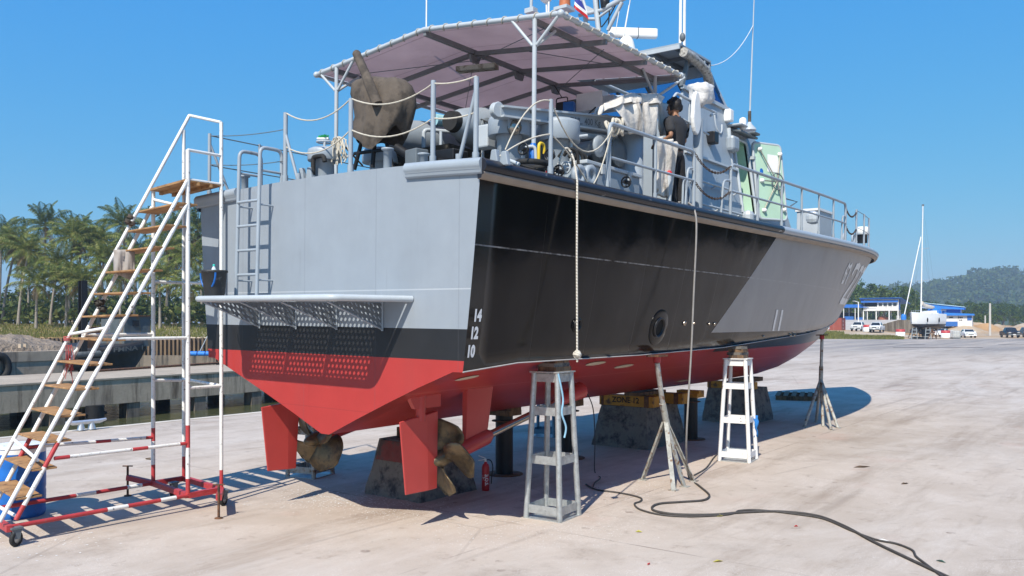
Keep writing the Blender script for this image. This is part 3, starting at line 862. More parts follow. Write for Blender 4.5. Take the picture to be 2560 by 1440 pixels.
# --- awning over the quarterdeck
g = NG('awning canvas'); nz = g.noise(1.3, 5, .6); nf = g.noise(7, 5, .7)
cc = g.mix(g.mr(nz, .3, .7), (.41, .355, .37), (.49, .43, .445)); cc = g.mix(g.math('MULTIPLY', g.mr(nf, .66, .72), .4), cc, (.28, .23, .22))
ax_o, ay_o, az_o = g.sep()
sm_ = g.math('ABSOLUTE', g.math('SUBTRACT', g.math('FRACT', g.math('DIVIDE', g.math('ADD', ax_o, g.math('MULTIPLY', g.noise(1.2, 2, .5), .06)), .82)), .5)); cc = g.mix(g.math('MULTIPLY', g.math('LESS_THAN', sm_, .012), .45), cc, (.20, .16, .17))
g.fin(cc, .85, 0, g.bump(nz, .5, .08, g.bump(g.noise(5, 3, .6, g.mapv((1, .3, 1))), .4, .03)), .2)
tl = g.n('ShaderNodeBsdfTranslucent'); g.set(tl.inputs[0], g.mix(1, cc, (1.75, 1.68, 1.68), 'MULTIPLY')); ms = g.n('ShaderNodeMixShader'); ms.inputs[0].default_value = .42
g.t.links.new(g.b.outputs[0], ms.inputs[1]); g.t.links.new(tl.outputs[0], ms.inputs[2]); g.t.links.new(ms.outputs[0], g.out.inputs[0])
m_awn = g.m
aw = empty('awning'); aw.parent = boat
AX0, AX1, AXF, AY = 1.82, 5.1, 6.3, 2.26
def az(y): return 6.215 + .25 * (1 - abs(y) / AY)
ys = [AY - 2 * AY * i / 12 for i in range(13)]
def sheet(x0, x1, yl):
    rows = []
    for i in range(13):
        x = x0 + (x1 - x0) * i / 12
        rows.append([V((x, y, az(y) + .02)) for y in yl])
    return rows
b = MB().grid(sheet(AX0 + .04, AX1 - .03, [y * .985 for y in ys]), 0, False); b.grid(sheet(AX1 - .03, AXF - .04, [y * .985 for y in ys if y > -.7]), 0, False)
b.build('canopy', m_awn, aw, solid=.006, weld=True)
ed = lambda x: [V((x, y, az(y))) for y in ys]
tube('edge_pipe', ed(AX0), .034, m_gpale, aw, 10)
tube('edge_pipe', [(AX0, -AY, az(AY)), (AX1, -AY, az(AY))], .034, m_gpale, aw, 10)
tube('edge_pipe', [(AX0, AY, az(AY)), (AXF, AY, az(AY))], .034, m_gpale, aw, 10)
tube('edge_pipe', [V((AX1, y, az(y))) for y in (-AY, -1.5, -.75)], .03, m_gpale, aw, 10)
tube('edge_pipe', [V((AX1, -.75, az(.75))), V((AXF, -.75, az(.75)))], .03, m_gpale, aw, 10)
tube('edge_pipe', [V((AXF, y, az(y))) for y in (-.75, 0, 1.1, AY)], .03, m_gpale, aw, 10)
for y in (-AY, AY):
    for x in (AX0, AX1 if y < 0 else AXF): MB().ball((x, y, az(AY)), .048).build('pipe_joint', m_gpale, aw)
# lashing round the pipes
def lash(a, c, k):
    a, c = V(a), V(c); d = (c - a).normalized(); sx_ = d.cross(V((0, 0, 1))).normalized(); up_ = sx_.cross(d); pts = []
    for i in range(k):
        t0_ = (i + .5) / k
        for j in range(9): pts.append(a.lerp(c, t0_) + d * (.10 * (j / 8 - .5)) + (sx_ * math.cos(j / 8 * 2 * PI) + up_ * math.sin(j / 8 * 2 * PI)) * .044)
    MB().tube(pts, .007, 5).build('lashing', m_rope, aw)
lash((AX0, -AY, az(AY)), (AX0, 0, az(0)), 9); lash((AX0, 0, az(0)), (AX0, AY, az(AY)), 9); lash((AX0, -AY, az(AY)), (AX1, -AY, az(AY)), 13); lash((AX1, -AY, az(AY)), (AX1, -.75, az(.75)), 5)
m_rib = mat('awning frame paint', (.16, .165, .175), .5, 0, .12, 5)
for y in (-1.85, 0, 1.85): b = MB().bar((AX0, y, az(y) - .05), (AX1 if y < -.75 else AXF, y, az(y) - .05), .05, .07).build('purlin', m_rib, aw)
for x in (2.9, 4.0, 5.02):
    b = MB()
    for ya, yb in ((-AY, 0), (0, AY)): b.bar((x, ya, az(ya) - .065), (x, yb, az(yb) - .065), .05, .06)
    b.build('rafter', m_rib, aw)
    MB().prism([(x - .12, -.02, az(0) - .10), (x + .12, -.02, az(0) - .10), (x + .08, -.02, az(0) - .2), (x - .08, -.02, az(0) - .2)], (0, .04, 0)).build('ridge_bracket', m_rib, aw)
for x, y in ((AX0, -1.87), (AX0, 1.80), (4.95, -1.9), (4.95, 1.9)):
    tube('post', [(x, y, zdeck(x)), (x, y, az(y) - .02)], .03, m_gpale, aw, 10)
    for s in (-1, 1):
        e = (x, y + s * .38, az(y + s * .38)) if x < 3 else (x + s * .4, y + (-.3 if y < 0 else .3) * (1 if s > 0 else 0), az(y))
        tube('brace', [(x, y + s * .03 if x < 3 else y, az(y) - .36), e], .021, m_gpale, aw)
    if x < 3: tube('brace', [(x + .03, y, az(y) - .36), (x + .45, y, az(y) - .06)], .021, m_gpale, aw)
for a_, c_ in (((2.0, -1.9), (3.0, .1)), ((2.0, 1.8), (3.0, -.1)), ((3.1, -2.1), (4.9, -.2)), ((3.0, .1), (4.9, 1.9)), ((2.9, -1.0), (4.0, -2.0))): tube('guy_wire', [(a_[0], a_[1], az(a_[1]) - .10), (c_[0], c_[1], az(c_[1]) - .13)], .006, m_gdark, aw, 5)
lamp = MB().box((2.9, -.05, 6.18), (.16, .62, .07), .3).build('strip_lamp', mat('stained lamp housing', (.36, .33, .27), .7, 0, .2, 8, 0, 0, 0, (.13, .09, .06), 9, .45), aw)
fl = MB().box((4.7, -.35, 5.93), (.06, .2, .15)).build('flood_lamp', m_black, aw)
MB().tube(bend([(4.7, -.24, 5.93), (4.7, -.24, 6.08), (4.7, -.46, 6.08), (4.7, -.46, 5.93)], .04), .01, 6).tube([(4.7, -.35, 6.08), (4.7, -.2, 6.3)], .008, 6).build('bracket', m_black, fl)

# --- deckhouse and open bridge
m_house = mat('house grey paint', (.30, .35, .395), .4, 0, .06, 2, .06, 30, .01, (.24, .27, .29), 4, .36, True)
def lerp_y(z, z0, y0, z1, y1): return y0 + (y1 - y0) * (z - z0) / (z1 - z0)
def sy(z): return lerp_y(z, 4.2, 1.72, 6.6, 1.36)
def wall(poly, name, m, parent, th=.05, s=-1):
    """poly of (x, z) on the sloping side"""
    b = MB(); o = [V((x, s * sy(z), z)) for x, z in poly]; i = [V((x, s * (sy(z) - th), z)) for x, z in poly]
    if s > 0: o, i = o[::-1], i[::-1]
    b.hexa(i, o); return b.build(name, m, parent)
house = empty('deckhouse'); house.parent = boat
DX0, DX1, DZ0, DZ1 = 9.02, 9.72, 4.58, 6.06       # doorway
for s in (-1, 1):
    if s < 0:
        wall([(6.7, 4.15), (DX0, 4.15), (DX0, 6.25), (8.95, 6.57), (7.05, 6.57), (6.7, 6.05)], 'side_wall', m_house, house, s=s)
        wall([(DX0, DZ1), (DX1, DZ1), (DX1, 6.25), (DX0, 6.25)], 'side_wall', m_house, house, s=s)
        wall([(DX0, 4.15), (DX1, 4.15), (DX1, DZ0), (DX0, DZ0)], 'side_wall', m_house, house, s=s)
        wall([(DX1, 4.15), (12.0, 4.15), (11.5, 4.95), (11.1, 5.3), (10.6, 6.1), (10.2, 6.25), (DX1, 6.25)], 'side_wall', m_house, house, s=s)
    else:
        wall([(6.7, 4.15), (12.0, 4.15), (11.5, 4.95), (11.1, 5.3), (10.6, 6.1), (10.2, 6.25), (DX0, 6.25), (8.95, 6.57), (7.05, 6.57), (6.7, 6.05)], 'side_wall', m_house, house, s=s)
def cross(x0, z0, x1, z1, name, m, th=.05):
    b = MB(); q = [V((x0, -sy(z0), z0)), V((x1, -sy(z1), z1)), V((x1, sy(z1), z1)), V((x0, sy(z0), z0))]
    n = (q[1] - q[0]).cross(q[3] - q[0]).normalized() * th
    b.hexa([p - n for p in q], q); return b.build(name, m, house)
cross(6.7, 4.15, 6.72, 6.0, 'aft_wall', m_house); cross(6.72, 5.45, 8.9, 5.45, 'bridge_deck', m_gdark)
cross(8.93, 5.4, 8.97, 6.55, 'bridge_front', m_house)
cross(8.95, 6.24, 10.25, 6.25, 'house_top', m_house); cross(10.2, 6.25, 11.1, 5.3, 'house_front', m_house); cross(11.1, 5.3, 12.0, 4.15, 'house_front', m_house)
# doorway recess, mint inside
b = MB(); yi = 1.15
for q in (((DX0, -sy(DZ0), DZ0), (DX0, -sy(DZ1), DZ1), (DX0 + .05, -yi, DZ1), (DX0 + .05, -yi, DZ0)), ((DX1, -sy(DZ0), DZ0), (DX1, -sy(DZ1), DZ1), (DX1, -yi, DZ1), (DX1, -yi, DZ0)),
          ((DX0 + .05, -yi, DZ0), (DX0 + .05, -yi, DZ1), (DX1, -yi, DZ1), (DX1, -yi, DZ0)), ((DX0, -sy(DZ0), DZ0), (DX1, -sy(DZ0), DZ0), (DX1, -yi, DZ0), (DX0, -yi, DZ0)), ((DX0, -sy(DZ1), DZ1), (DX1, -sy(DZ1), DZ1), (DX1, -yi, DZ1), (DX0, -yi, DZ1))):
    b.add([V(p) for p in q], [(0, 1, 2, 3)])
b.build('doorway', m_mint, house)
fr = [V((x, -sy(z) - .015, z)) for x, z in ((DX0, DZ0), (DX1, DZ0), (DX1, DZ1), (DX0, DZ1))]
MB().tube(bend(fr + fr[:1], .1), .03, 8).build('door_frame', m_gpale, house)
MB().tube([(8.85, -1.6, 4.3), (8.85, -1.44, 6.2)], .045, 8).build('conduit', m_gpale, house)
MB().box((9.4, -1.52, 6.18), (.9, .26, .05), Matrix.Rotation(.25, 3, 'X')).build('door_hood', m_gdark, house, bevel=.02)
# the open door, its mint inner face towards us
hx = V((DX1 + .04, -1.70, 0)); dv = V((.66, -.34, 0)); dn = V((-dv.y, dv.x, 0)).normalized()
dr = empty('door'); dr.parent = house
def dface(u, z, o=0): 
    lean = (z - DZ0) * .10
    return V((hx.x + dv.x * u, hx.y + dv.y * u + lean, z)) + V((dn.x, dn.y, 0)) * o
def rrect(u0, u1, z0, z1, r, o):
    pts = []
    for cu, cz, a0 in ((u1 - r, z1 - r, 0), (u0 + r, z1 - r, 90), (u0 + r, z0 + r, 180), (u1 - r, z0 + r, 270)):
        for k in range(5):
            a = rad(a0 + k * 22.5); pts.append(dface(cu + r * math.cos(a), cz + r * math.sin(a), o))
    return pts
MB().hexa(rrect(0, 1, 4.52, 6.08, .1, -.02), rrect(0, 1, 4.52, 6.08, .1, .02)).build('door_leaf', m_mint, dr)
MB().tube(rrect(.01, .99, 4.53, 6.07, .1, 0), .03, 8, closed=True).build('door_rim', m_gpale, dr)
b = MB()
wc = dface(.68, 5.3, -.08)
ring = [dface(.68 + .21 * math.cos(a), 5.3 + .17 * math.sin(a), -.09) for a in [2 * PI * k / 20 for k in range(20)]]
b.tube(ring, .012, 6, closed=True)
for k in range(4): b.tube([wc, ring[k * 5]], .009, 5)
b.build('hand_wheel', m_gdark, dr)
m_brass = mat('dull steel rod', (.36, .33, .27), .45, .5, .2, 10)
b = MB()
for u, z in ((.18, 5.92), (.88, 5.86), (.15, 4.72), (.85, 4.76), (.16, 5.3)): b.tube([wc, dface(u, z, -.07)], .013, 6)
b.build('locking_rods', m_brass, dr)
for u, z in ((.18, 5.94), (.88, 5.88), (.15, 4.70), (.85, 4.74), (.16, 5.3)): MB().lathe([(.04, 0), (.04, .06), (.02, .08), (0, .08)], dface(u, z, -.02), 10, Matrix.Rotation(PI / 2, 3, 'X')).build('latch', m_white, dr)
MB().add([dface(.42, 5.5, -.026), dface(.9, 5.5, -.026), dface(.84, 5.85, -.026), dface(.48, 5.86, -.026)], [(0, 1, 2, 3)]).build('notice', m_white, dr)
MB().add([dface(.22 + .06 * math.cos(a), 5.5 + .055 * math.sin(a), -.026) for a in [2 * PI * k / 14 for k in range(14)]], [tuple(range(14))]).build('round_sticker', m_blue, dr)
for z in (4.8, 5.75): MB().box(dface(-.02, z), (.1, .09, .06)).build('hinge', m_gpale, dr)
# windscreen frame, glass, hard top
RZ = 7.29; RX0, RX1, RYs = 6.75, 8.05, 1.42
br = empty('bridge_top'); br.parent = boat
MB().box(((RX0 + RX1) / 2, 0, RZ), (RX1 - RX0, 2 * RYs, .035)).build('roof', m_house, br)
for i in range(7):
    y = -1.3 + i * 2.6 / 6; MB().bar((RX0 + .02, y, RZ - .045), (RX1 - .02, y, RZ - .045), .03, .055).build('roof_beam', m_gdark, br)
for x in (RX0 + .01, 7.4, RX1 - .01): MB().bar((x, -RYs, RZ - .05), (x, RYs, RZ - .05), .04, .07).build('roof_frame', m_gpale if x < 7 else m_gdark, br)
MB().bar((RX1 - .03, -RYs, RZ - .16), (RX1 - .03, RYs, RZ - .16), .06, .2).build('window_header', m_house, br)
sill = 6.6; FXs = 8.92
m_tint = NG('tinted glass'); g = m_tint
g.fin((.02, .05, .12), .05, 0, None, .5)
tp = g.n('ShaderNodeBsdfTransparent'); tp.inputs[0].default_value = (.22, .42, .68, 1); ms = g.n('ShaderNodeMixShader'); ms.inputs[0].default_value = .78
g.t.links.new(g.b.outputs[0], ms.inputs[1]); g.t.links.new(tp.outputs[0], ms.inputs[2]); g.t.links.new(ms.outputs[0], g.out.inputs[0]); m_tint = g.m
for k, y in enumerate((-1.36, -.68, 0, .68, 1.36)):
    MB().bar((FXs, y, sill), (RX1 - .02, y * .98, RZ - .08), .05, .06).build('window_mullion', m_gpale if k in (0, 4) else m_gdark, br)
for k in range(4):
    y0 = -1.36 + .68 * k + .03; y1 = y0 + .62
    MB().add([V((FXs, y0, sill)), V((FXs, y1, sill)), V((RX1 - .02, y1 * .98, RZ - .1)), V((RX1 - .02, y0 * .98, RZ - .1))], [(0, 1, 2, 3)]).build('front_pane', m_tint, br)
for s in (-1, 1):
    MB().bar((8.02, s * 1.37, sill), (7.78, s * 1.4, RZ - .04), .05, .05).build('window_post', m_gpale, br)
    MB().bar((6.95, s * 1.37, sill), (7.2, s * 1.4, RZ - .04), .07, .06).build('window_post', m_gdark, br)
    MB().add([V((8.04, s * 1.365, sill)), V((FXs - .02, s * 1.365, sill)), V((RX1 - .05, s * 1.395, RZ - .05)), V((7.8, s * 1.395, RZ - .05))], [(0, 1, 2, 3)]).build('side_pane', m_tint, br)
    b = MB().bar((6.95, s * 1.38, sill), (8.98, s * 1.38, sill - .01), .06, .07); b.build('window_sill', m_gpale, br)
# rolled clear curtain under the starboard roof edge
m_curt = mat('clear rolled curtain', (.40, .38, .34), .3, 0, .35, 14, .6, 18, .03, (.14, .12, .10), 16, .46)
pts = [(6.8, -1.47, RZ - .14), (7.1, -1.48, RZ - .16), (7.4, -1.47, RZ - .19), (7.7, -1.48, RZ - .27), (7.9, -1.46, RZ - .42), (7.96, -1.45, RZ - .5)]
MB().tube(catmull(pts, 4), [.085 + .018 * mnoise.noise(V((i * .9, 3, 2))) for i in range(21)], 12).build('rolled_curtain', m_curt, br)
# radar, searchlight, whip aerials
rc_ = UB(1572, 85, 0, 7.1)
rd = MB().lathe([(.2, RZ), (.2, RZ + .1), (.13, rc_.z - .14), (.10, rc_.z - .08)], (rc_.x - .06, rc_.y + .10, 0), 16).build('radar_pedestal', m_white, br)
MB().box(rc_, (.15, .92, .17), .72).build('radar_scanner', m_white, rd, bevel=.03)
MB().box(rc_ + V((.06, -.07, 0)), (.155, .015, .175), .72).build('scanner_joint', m_gdark, rd)
for x, y, h, r0 in ((6.9, -1.36, 3.2, .03), (7.05, -1.36, 3.2, .03), (7.3, .2, .5, .012)): MB().tube([(x, y, RZ), (x, y, RZ + h)], [r0, r0 * .5], 8).build('whip_aerial', m_white, br)
MB().ball((6.8, -1.45, RZ + .12), (.05, .05, .08)).build('aerial_base', m_gdark, br)
wy = -.55
whip_b = UB(1866, 312, 1, wy); whip_t = UB(1876, -60, 1, wy)
MB().lathe([(.16, -.14), (.15, -.1), (.06, 0), (.035, .06)], whip_b, 12).build('aerial_base', m_gpale, br)
wa = MB().tube([whip_b, whip_b.lerp(whip_t, .5), whip_t], [.022, .016, .010], 8).build('whip_aerial', m_gpale, br)
tube('aerial_spring', [whip_b + V((0, 0, .05)), whip_b + V((0, 0, .3))], .04, m_brown, wa)
q0 = whip_b.lerp(whip_t, .66); tube('aerial_wire', sag(q0, V((8.0, -1.3, RZ - .05)), .28), .008, m_white, br, 6)
# fittings on the house side
def hook(px, py, s=.18):
    p = UB(px, py, 1, -1.5); p.y = -sy(p.z) - .01
    tube('hook', bend([p, p + V((0, -.02, -s * 1.2)), p + V((s * .6, -.06, -s * 1.9)), p + V((s * 1.3, -.04, -s * 1.5)), p + V((s * 1.5, -.02, -s * .8))], .08), .015, m_gpale, house)
hook(1790, 283, .2); hook(1818, 350, .13)
def hbox(px, py, d, m, name, bev=.02, oy=.0):
    p = UB(px, py, 1, -1.6); p.y = -sy(p.z) - d[1] / 2 - oy + .02
    return MB().box(p, d).build(name, m, house, bevel=bev)
hbox(1832, 360, (.32, .18, .30), m_gpaint, 'vent_box', .06); hbox(1780, 345, (.2, .18, .22), m_black, 'loudhailer')
hbox(1832, 288, (.18, .16, .24), m_white, 'side_light_box', .03); hbox(1843, 315, (.34, .3, .04), m_gpale, 'light_shelf')
hbox(1850, 311, (.14, .14, .26), m_white, 'caged_lamp', .06, .14); hbox(1872, 336, (.3, .3, .05), m_gdark, 'visor', .02, .02)
hbox(1832, 548, (.26, .2, .3), m_gpale, 'vent_cowl', .09, .1); hbox(1975, 548, (.3, .28, .28), m_gpale, 'vent_cowl', .1, .3); hbox(1838, 574, (.12, .12, .3), m_gdark, 'vent_pipe', .02, .1)
# rub strake and grab rails along the house side
for z0, z1, nm in ((4.92, 4.92, 'side_rail'), (4.5, 4.5, 'side_rail')):
    tube(nm, [(6.75, -sy(z0) - .11, z0), (8.8, -sy(z1) - .09, z1)], .022, m_gpale, house)
    for x in (6.8, 7.7, 8.7): tube('rail_bracket', [(x, -sy(z0) - .1, z0), (x, -sy(z0) + .01, z0 - .05)], .016, m_gpale, house)
wall([(6.72, 5.38), (8.98, 5.38), (8.98, 5.42), (6.72, 5.42)], 'knuckle', m_gpale, house, -.05)
tube('bow_grab_rail', [UB(1958, 497, 1, -1.5), UB(1987, 505, 1, -1.5), UB(1970, 516, 1, -1.5)], .018, m_gdark, house)
# mast, flag, lights behind the awning
mast = empty('mast'); mast.parent = boat
def mpt(px, py, x=6.3): return UB(px, py, 0, x)
for a, c, r in (((1478, 0), (1487, 80), .05), ((1450, 20), (1456, 70), .04), ((1438, 41), (1495, 28), .035), ((1495, 28), (1560, -8), .05), ((1510, 78), (1545, 8), .035), ((1488, 45), (1520, 22), .025), ((1456, 50), (1480, 50), .03), ((1443, -10), (1458, 35), .03)):
    tube('mast_tube', [mpt(*a), mpt(*c)], r, m_gpale, mast)
tube('mast_tube', [mpt(1478, 0), mpt(1478, -60)], .05, m_gpale, mast)
for a, c in (((1484, -20), (1492, 70)), ((1533, 5), (1494, 70)), ((1514, 18), (1510, 80))): tube('mast_cable', sag(mpt(*a), mpt(*c), .04), .012, m_black, mast, 6)
for a, c in (((1541, 8), (1528, 90)), ((1565, 2), (1550, 95)), ((1562, 15), (1548, 95))): tube('halyard', [mpt(*a), mpt(*c)], .008, m_white, mast, 6)
MB().prism([mpt(1440, 38), mpt(1452, 14), mpt(1480, 28)], (.03, 0, 0)).build('gusset_plate', m_gpale, mast)
MB().lathe([(.07, -.08), (.08, .0), (.09, .08), (.06, .1)], mpt(1502, 12), 12).build('mast_lamp', m_black, mast)
fa_, fb_ = mpt(1416, -30, 6.1), mpt(1428, 42, 6.1); hd = V((0, -1, 0))
for i, (nm, m) in enumerate((('red_stripe', m_redbright), ('white_stripe', m_white), ('blue_stripe', mat('flag blue', (.03, .04, .22), .8)), ('white_stripe', m_white), ('red_stripe', m_redbright))): pass
flag = empty('ensign'); flag.parent = boat
tube('flag_staff', [mpt(1410, 40, 6.1), mpt(1412, -60, 6.1)], .02, m_gpale, flag)
rows_all = []
for i in range(6):
    rows_all.append([])
fl0 = mpt(1413, -50, 6.1); 
def flp(u, v): return fl0 + V((.10 * math.sin(u * 5 + v * 3) + .05 * u, -u * .22 - .10 * v, -v * .52 - u * .30 * (1 - .2 * v)))
bands = [(0, 1 / 6, 'red'), (1 / 6, 2 / 6, 'white'), (2 / 6, 4 / 6, 'blue'), (4 / 6, 5 / 6, 'white'), (5 / 6, 1, 'red')]
mfl = {'red': m_redbright, 'white': m_white, 'blue': mat('flag blue', (.035, .05, .28), .8)}
for u0, u1, cname in bands:
    MB().grid([[flp(v / 8, u0 + (u1 - u0) * j / 2) for j in range(3)] for v in range(9)], 0, True).build('flag_stripe', mfl[cname], flag)
top = empty('awning_top_gear'); top.parent = boat
tube('aerial', [UB(1317, 36, 0, 2.2), UB(1318, -20, 0, 2.2)], .02, m_gpale, top); MB().box(UB(1317, 30, 0, 2.2), (.1, .14, .06)).build('aerial_bracket', m_gpale, top)
MB().lathe([(.03, 0), (.07, .03), (.085, .06), (.06, .1), (0, .12)], UB(1354, 10, 0, 2.3), 14).build('gps_dome', m_white, top); tube('aerial', [UB(1356, 34, 0, 2.3), UB(1355, 8, 0, 2.3)], .012, m_white, top); tube('aerial', [UB(1361, 34, 0, 2.3), UB(1361, 6, 0, 2.3)], .014, m_white, top)
MB().lathe([(.075, 0), (.07, .09), (.068, .19), (.05, .2), (0, .2)], UB(1401, 22, 0, 2.3), 14).build('beacon', m_orange, top); MB().box(UB(1400, 26, 0, 2.3), (.2, .2, .04)).build('beacon_base', m_gpale, top)
wp = UB(1057, 75, 0, 2.4); tube('whip_aerial', [wp, wp + V((0, 0, 1.6))], .012, m_white, top, 6)

# foredeck gear
fb = MB().box((13.1, -1.75, 4.62), (1.0, .5, .72)).build('deck_box', m_gpale, boat, bevel=.02); MB().box((13.1, -1.75, 5.0), (1.06, .56, .05)).build('box_lid', m_white, fb)
lp_ = UB(2058, 600, 1, -1.9); lt_ = UB(2058, 568, 1, -1.9); MB().tube([lp_, lt_], .02, 6).build('lantern_stem', m_gpale, boat); MB().lathe([(.09, 0), (.07, .03), (.06, .05), (.06, .17), (.085, .18), (.085, .2), (0, .22)], lt_, 14).build('deck_lantern', m_gunleg if 'm_gunleg' in globals() else m_black, boat)
bv_ = UB(2151, 608, 1, -1.2); MB().lathe([(.14, 0), (.14, .22), (.16, .24)], bv_, 16).build('vent_base', m_black, boat); MB().lathe([(.16, .24), (.19, .27), (.19, .42), (.15, .47), (0, .48)], bv_, 16).build('vent_cap', m_white, boat)
for px in (2105, 2128): p = UB(px, 600, 1, -1.8); MB().tube([p + V((.1 * math.cos(a), 0, .13 * math.sin(a) + .02)) for a in [2 * PI * k / 14 for k in range(14)]], .03, 7, closed=True).build('fairlead', m_gpaint, boat)
# ---------------------------------------------------------------- gear fixed to the deck
def mushroom(px, pyt, pyb, x, r, wheel=False):
    t = UB(px, pyt, 0, x); z1 = t.z; z0 = UB(px, pyb, 0, x).z; base = zdeck(x) - .02
    v = empty('ventilator'); v.parent = boat
    MB().lathe([(r * .62, base), (r * .58, z0 - .03), (r * .62, z0 - .02), (r * .62, z0 + .02)], (t.x, t.y, 0), 24).build('stem', m_gpaint, v)
    MB().lathe([(r * .55, z0 + .03), (r * .97, z0), (r, z0 + .01), (r, z1 - .07), (r * .96, z1 - .035), (r * .7, z1 - .008), (0, z1)], (t.x, t.y, 0), 28).build('cap', m_gpaint, v)
    if wheel:
        c = V((t.x, t.y, z1 + .07))
        MB().tube([c + V((.1 * math.cos(a), .1 * math.sin(a), 0)) for a in [2 * PI * k / 14 for k in range(14)]], .012, 6, closed=True).tube([c - V((0, 0, .08)), c], .02, 6).tube([c - V((.1, 0, 0)), c + V((.1, 0, 0))], .009, 5).build('hand_wheel', m_gpale, v)
    return t
v1 = mushroom(805, 370, 405, .5, .215, True); v2 = mushroom(945, 372, 410, 1.7, .26)
v3 = mushroom(1265, 293, 345, 1.95, .275); v4 = mushroom(1388, 300, 358, 2.6, .29)
tube('hose_bend', bend([UB(777, 438, 0, .3), UB(777, 393, 0, .3), UB(803, 390, 0, .3), UB(806, 405, 0, .3)], .05), .03, m_rubber, boat, 8)
# bollards, cleats, fairleads along the stern
for px, py, x in ((607, 440, .5), (1052, 385, .8), (962, 372, .3)):
    p = UB(px, py, 0, x); MB().lathe([(.05, zdeck(0) - p.z), (.05, -.03), (.075, -.02), (.075, 0), (0, .01)], p, 14).build('bollard', m_gpaint, boat)
for px, py in ((745, 440), (765, 438), (1225, 398), (1250, 402)):
    p = UB(px, py, 0, .25); MB().prism([p + V((0, -.06, -.05)), p + V((0, .06, -.05)), p + V((0, .03, .1)), p + V((0, -.03, .1))], (.06, 0, 0)).build('fairlead', m_gpaint, boat, bevel=.01)
# crane: pedestal and boom folded aft
crane = empty('deck_crane'); crane.parent = boat
pc = UB(1568, 400, 1, -1.95); PCX, PCY = pc.x, pc.y
MB().lathe([(.26, zdeck(4) - .02), (.26, zdeck(4) + .03), (.19, zdeck(4) + .05), (.19, 5.42), (.15, 5.45), (0, 5.46)], (PCX, PCY, 0), 28).build('pedestal', m_gpaint, crane)
bt = UB(1238, 277, 1, -1.55); ba = V((PCX - .12, PCY + .03, 5.33)); bt.z = 5.05 if abs(bt.z - 5.05) > .4 else bt.z
bd = (bt - ba)
bm = MB(); up = V((0, 0, 1)); sdv = bd.cross(up).normalized()
bm.hexa([ba + sdv * .07 + up * .04, ba - sdv * .07 + up * .04, ba - sdv * .07 - up * .15, ba + sdv * .07 - up * .15],
        [bt + sdv * .05 + up * .05, bt - sdv * .05 + up * .05, bt - sdv * .05 - up * .08, bt + sdv * .05 - up * .08])
boom = bm.build('boom', m_gpaint, crane)
for t0 in (-.165, .05):
    a_, b_ = ba + up * t0, bt + up * (t0 * .55 + .01); MB().bar(a_ + sdv * .0, b_, .2, .025).build('boom_flange', m_gpale, boom)
MB().lathe([(.09, -.04), (.10, -.03), (.07, 0), (.10, .03), (.09, .04)], bt + bd.normalized() * .03, 16, Matrix((bd.normalized(), up, sdv)).transposed()).build('sheave', m_gpale, crane)
vs, fs = text_geo('SWL. 400 Kg.', .125, .001); ux = -bd.normalized(); vs = [V((v.x * .95, v.y, 0)) for v in vs]
tc = ba + bd * .37 - up * .055; nrm_side = sdv if sdv.dot(CAM - tc) > 0 else -sdv
ux = up.cross(nrm_side).normalized()
MB().add([tc + ux * v.x + up * (v.y + v.x * 0) + nrm_side * (.068) + (bd.normalized() * 0) + up * (ux.dot(bd.normalized()) * v.x * bd.normalized().z) for v in vs], fs).build('boom_lettering', mat('faded lettering', (.10, .115, .13), .6), boom)
ra = ba + bd * .08 - up * .25; rb = ba + bd * .48 - up * .22
tube('hydraulic_ram', [ra, rb], .05, m_gpale, crane, 12); tube('ram_rod', [rb, ba + bd * .66 - up * .16], .02, m_chrome, crane)
hk = bt - bd.normalized() * .28 - up * .2
MB().lathe([(0, -.05), (.085, -.045), (.1, 0), (.085, .045), (0, .05)], hk, 16, Matrix((up, bd.normalized(), sdv)).transposed()).build('hook_block', m_chrome, crane)
MB().prism([hk + V((-.12, 0, .2)), hk + V((.02, 0, .2)), hk + V((-.03, 0, -.02)), hk + V((-.1, 0, -.02))], sdv * .03).build('hook_plate', m_gpaint, crane)
# deck locker and its hinges
q0 = UB(1458, 470, 1, -2.2); LX0 = q0.x; LX1 = UB(1592, 480, 1, -2.2).x
lk = empty('deck_locker'); lk.parent = boat
MB().box(((LX0 + LX1) / 2, -1.95, 4.33), (LX1 - LX0, .5, .34)).build('locker_box', m_gpaint, lk, bevel=.01)
MB().box(((LX0 + LX1) / 2, -1.95, 4.525), (LX1 - LX0 + .06, .56, .05)).build('locker_lid', m_gpale, lk, bevel=.01)
for f in (.25, .75): MB().box((LX0 + (LX1 - LX0) * f, -2.235, 4.47), (.06, .03, .12)).build('latch', m_gpale, lk)
for px in (1468, 1440):
    p = UB(px, 440, 1, -2.25); b = MB().lathe([(.0, -.03), (.14, -.03), (.14, .03), (.05, .03), (.05, -.02), (0, -.02)], p, 20, Matrix.Rotation(PI / 2, 3, 'X')); b.build('rope_roller', m_gpaint, boat)
p = UB(1322, 412, 1, -2.2); MB().tube([p + V((.22 * math.cos(a), .17 * math.sin(a), 0)) for a in [2 * PI * k / 20 for k in range(20)]], .035, 8, closed=True).build('hose_coil', m_rubber, boat)
for k, (px, py) in enumerate(((1405, 395), (1418, 392), (1430, 396), (1441, 402))):
    p = UB(px, py + 16, 1, -2.05); tube('hydraulic_hose', bend([p + V((0, .1, .1)), p + V((0, 0, .2)), p + V((.1, -.05, .14)), p + V((.12, -.05, -.1))], .08), .022, m_rubber, boat)
m_redtip = m_redbright
for px, py in ((1366, 440), (1665, 440)):
    p = UB(px, py, 1, -2.3); MB().tube([(p.x, p.y, zdeck(p.x)), p], .04, 10).build('vent_pipe', m_gpale, boat); MB().ball(p + V((0, 0, .03)), (.05, .05, .05)).build('red_cap', m_redtip, boat)
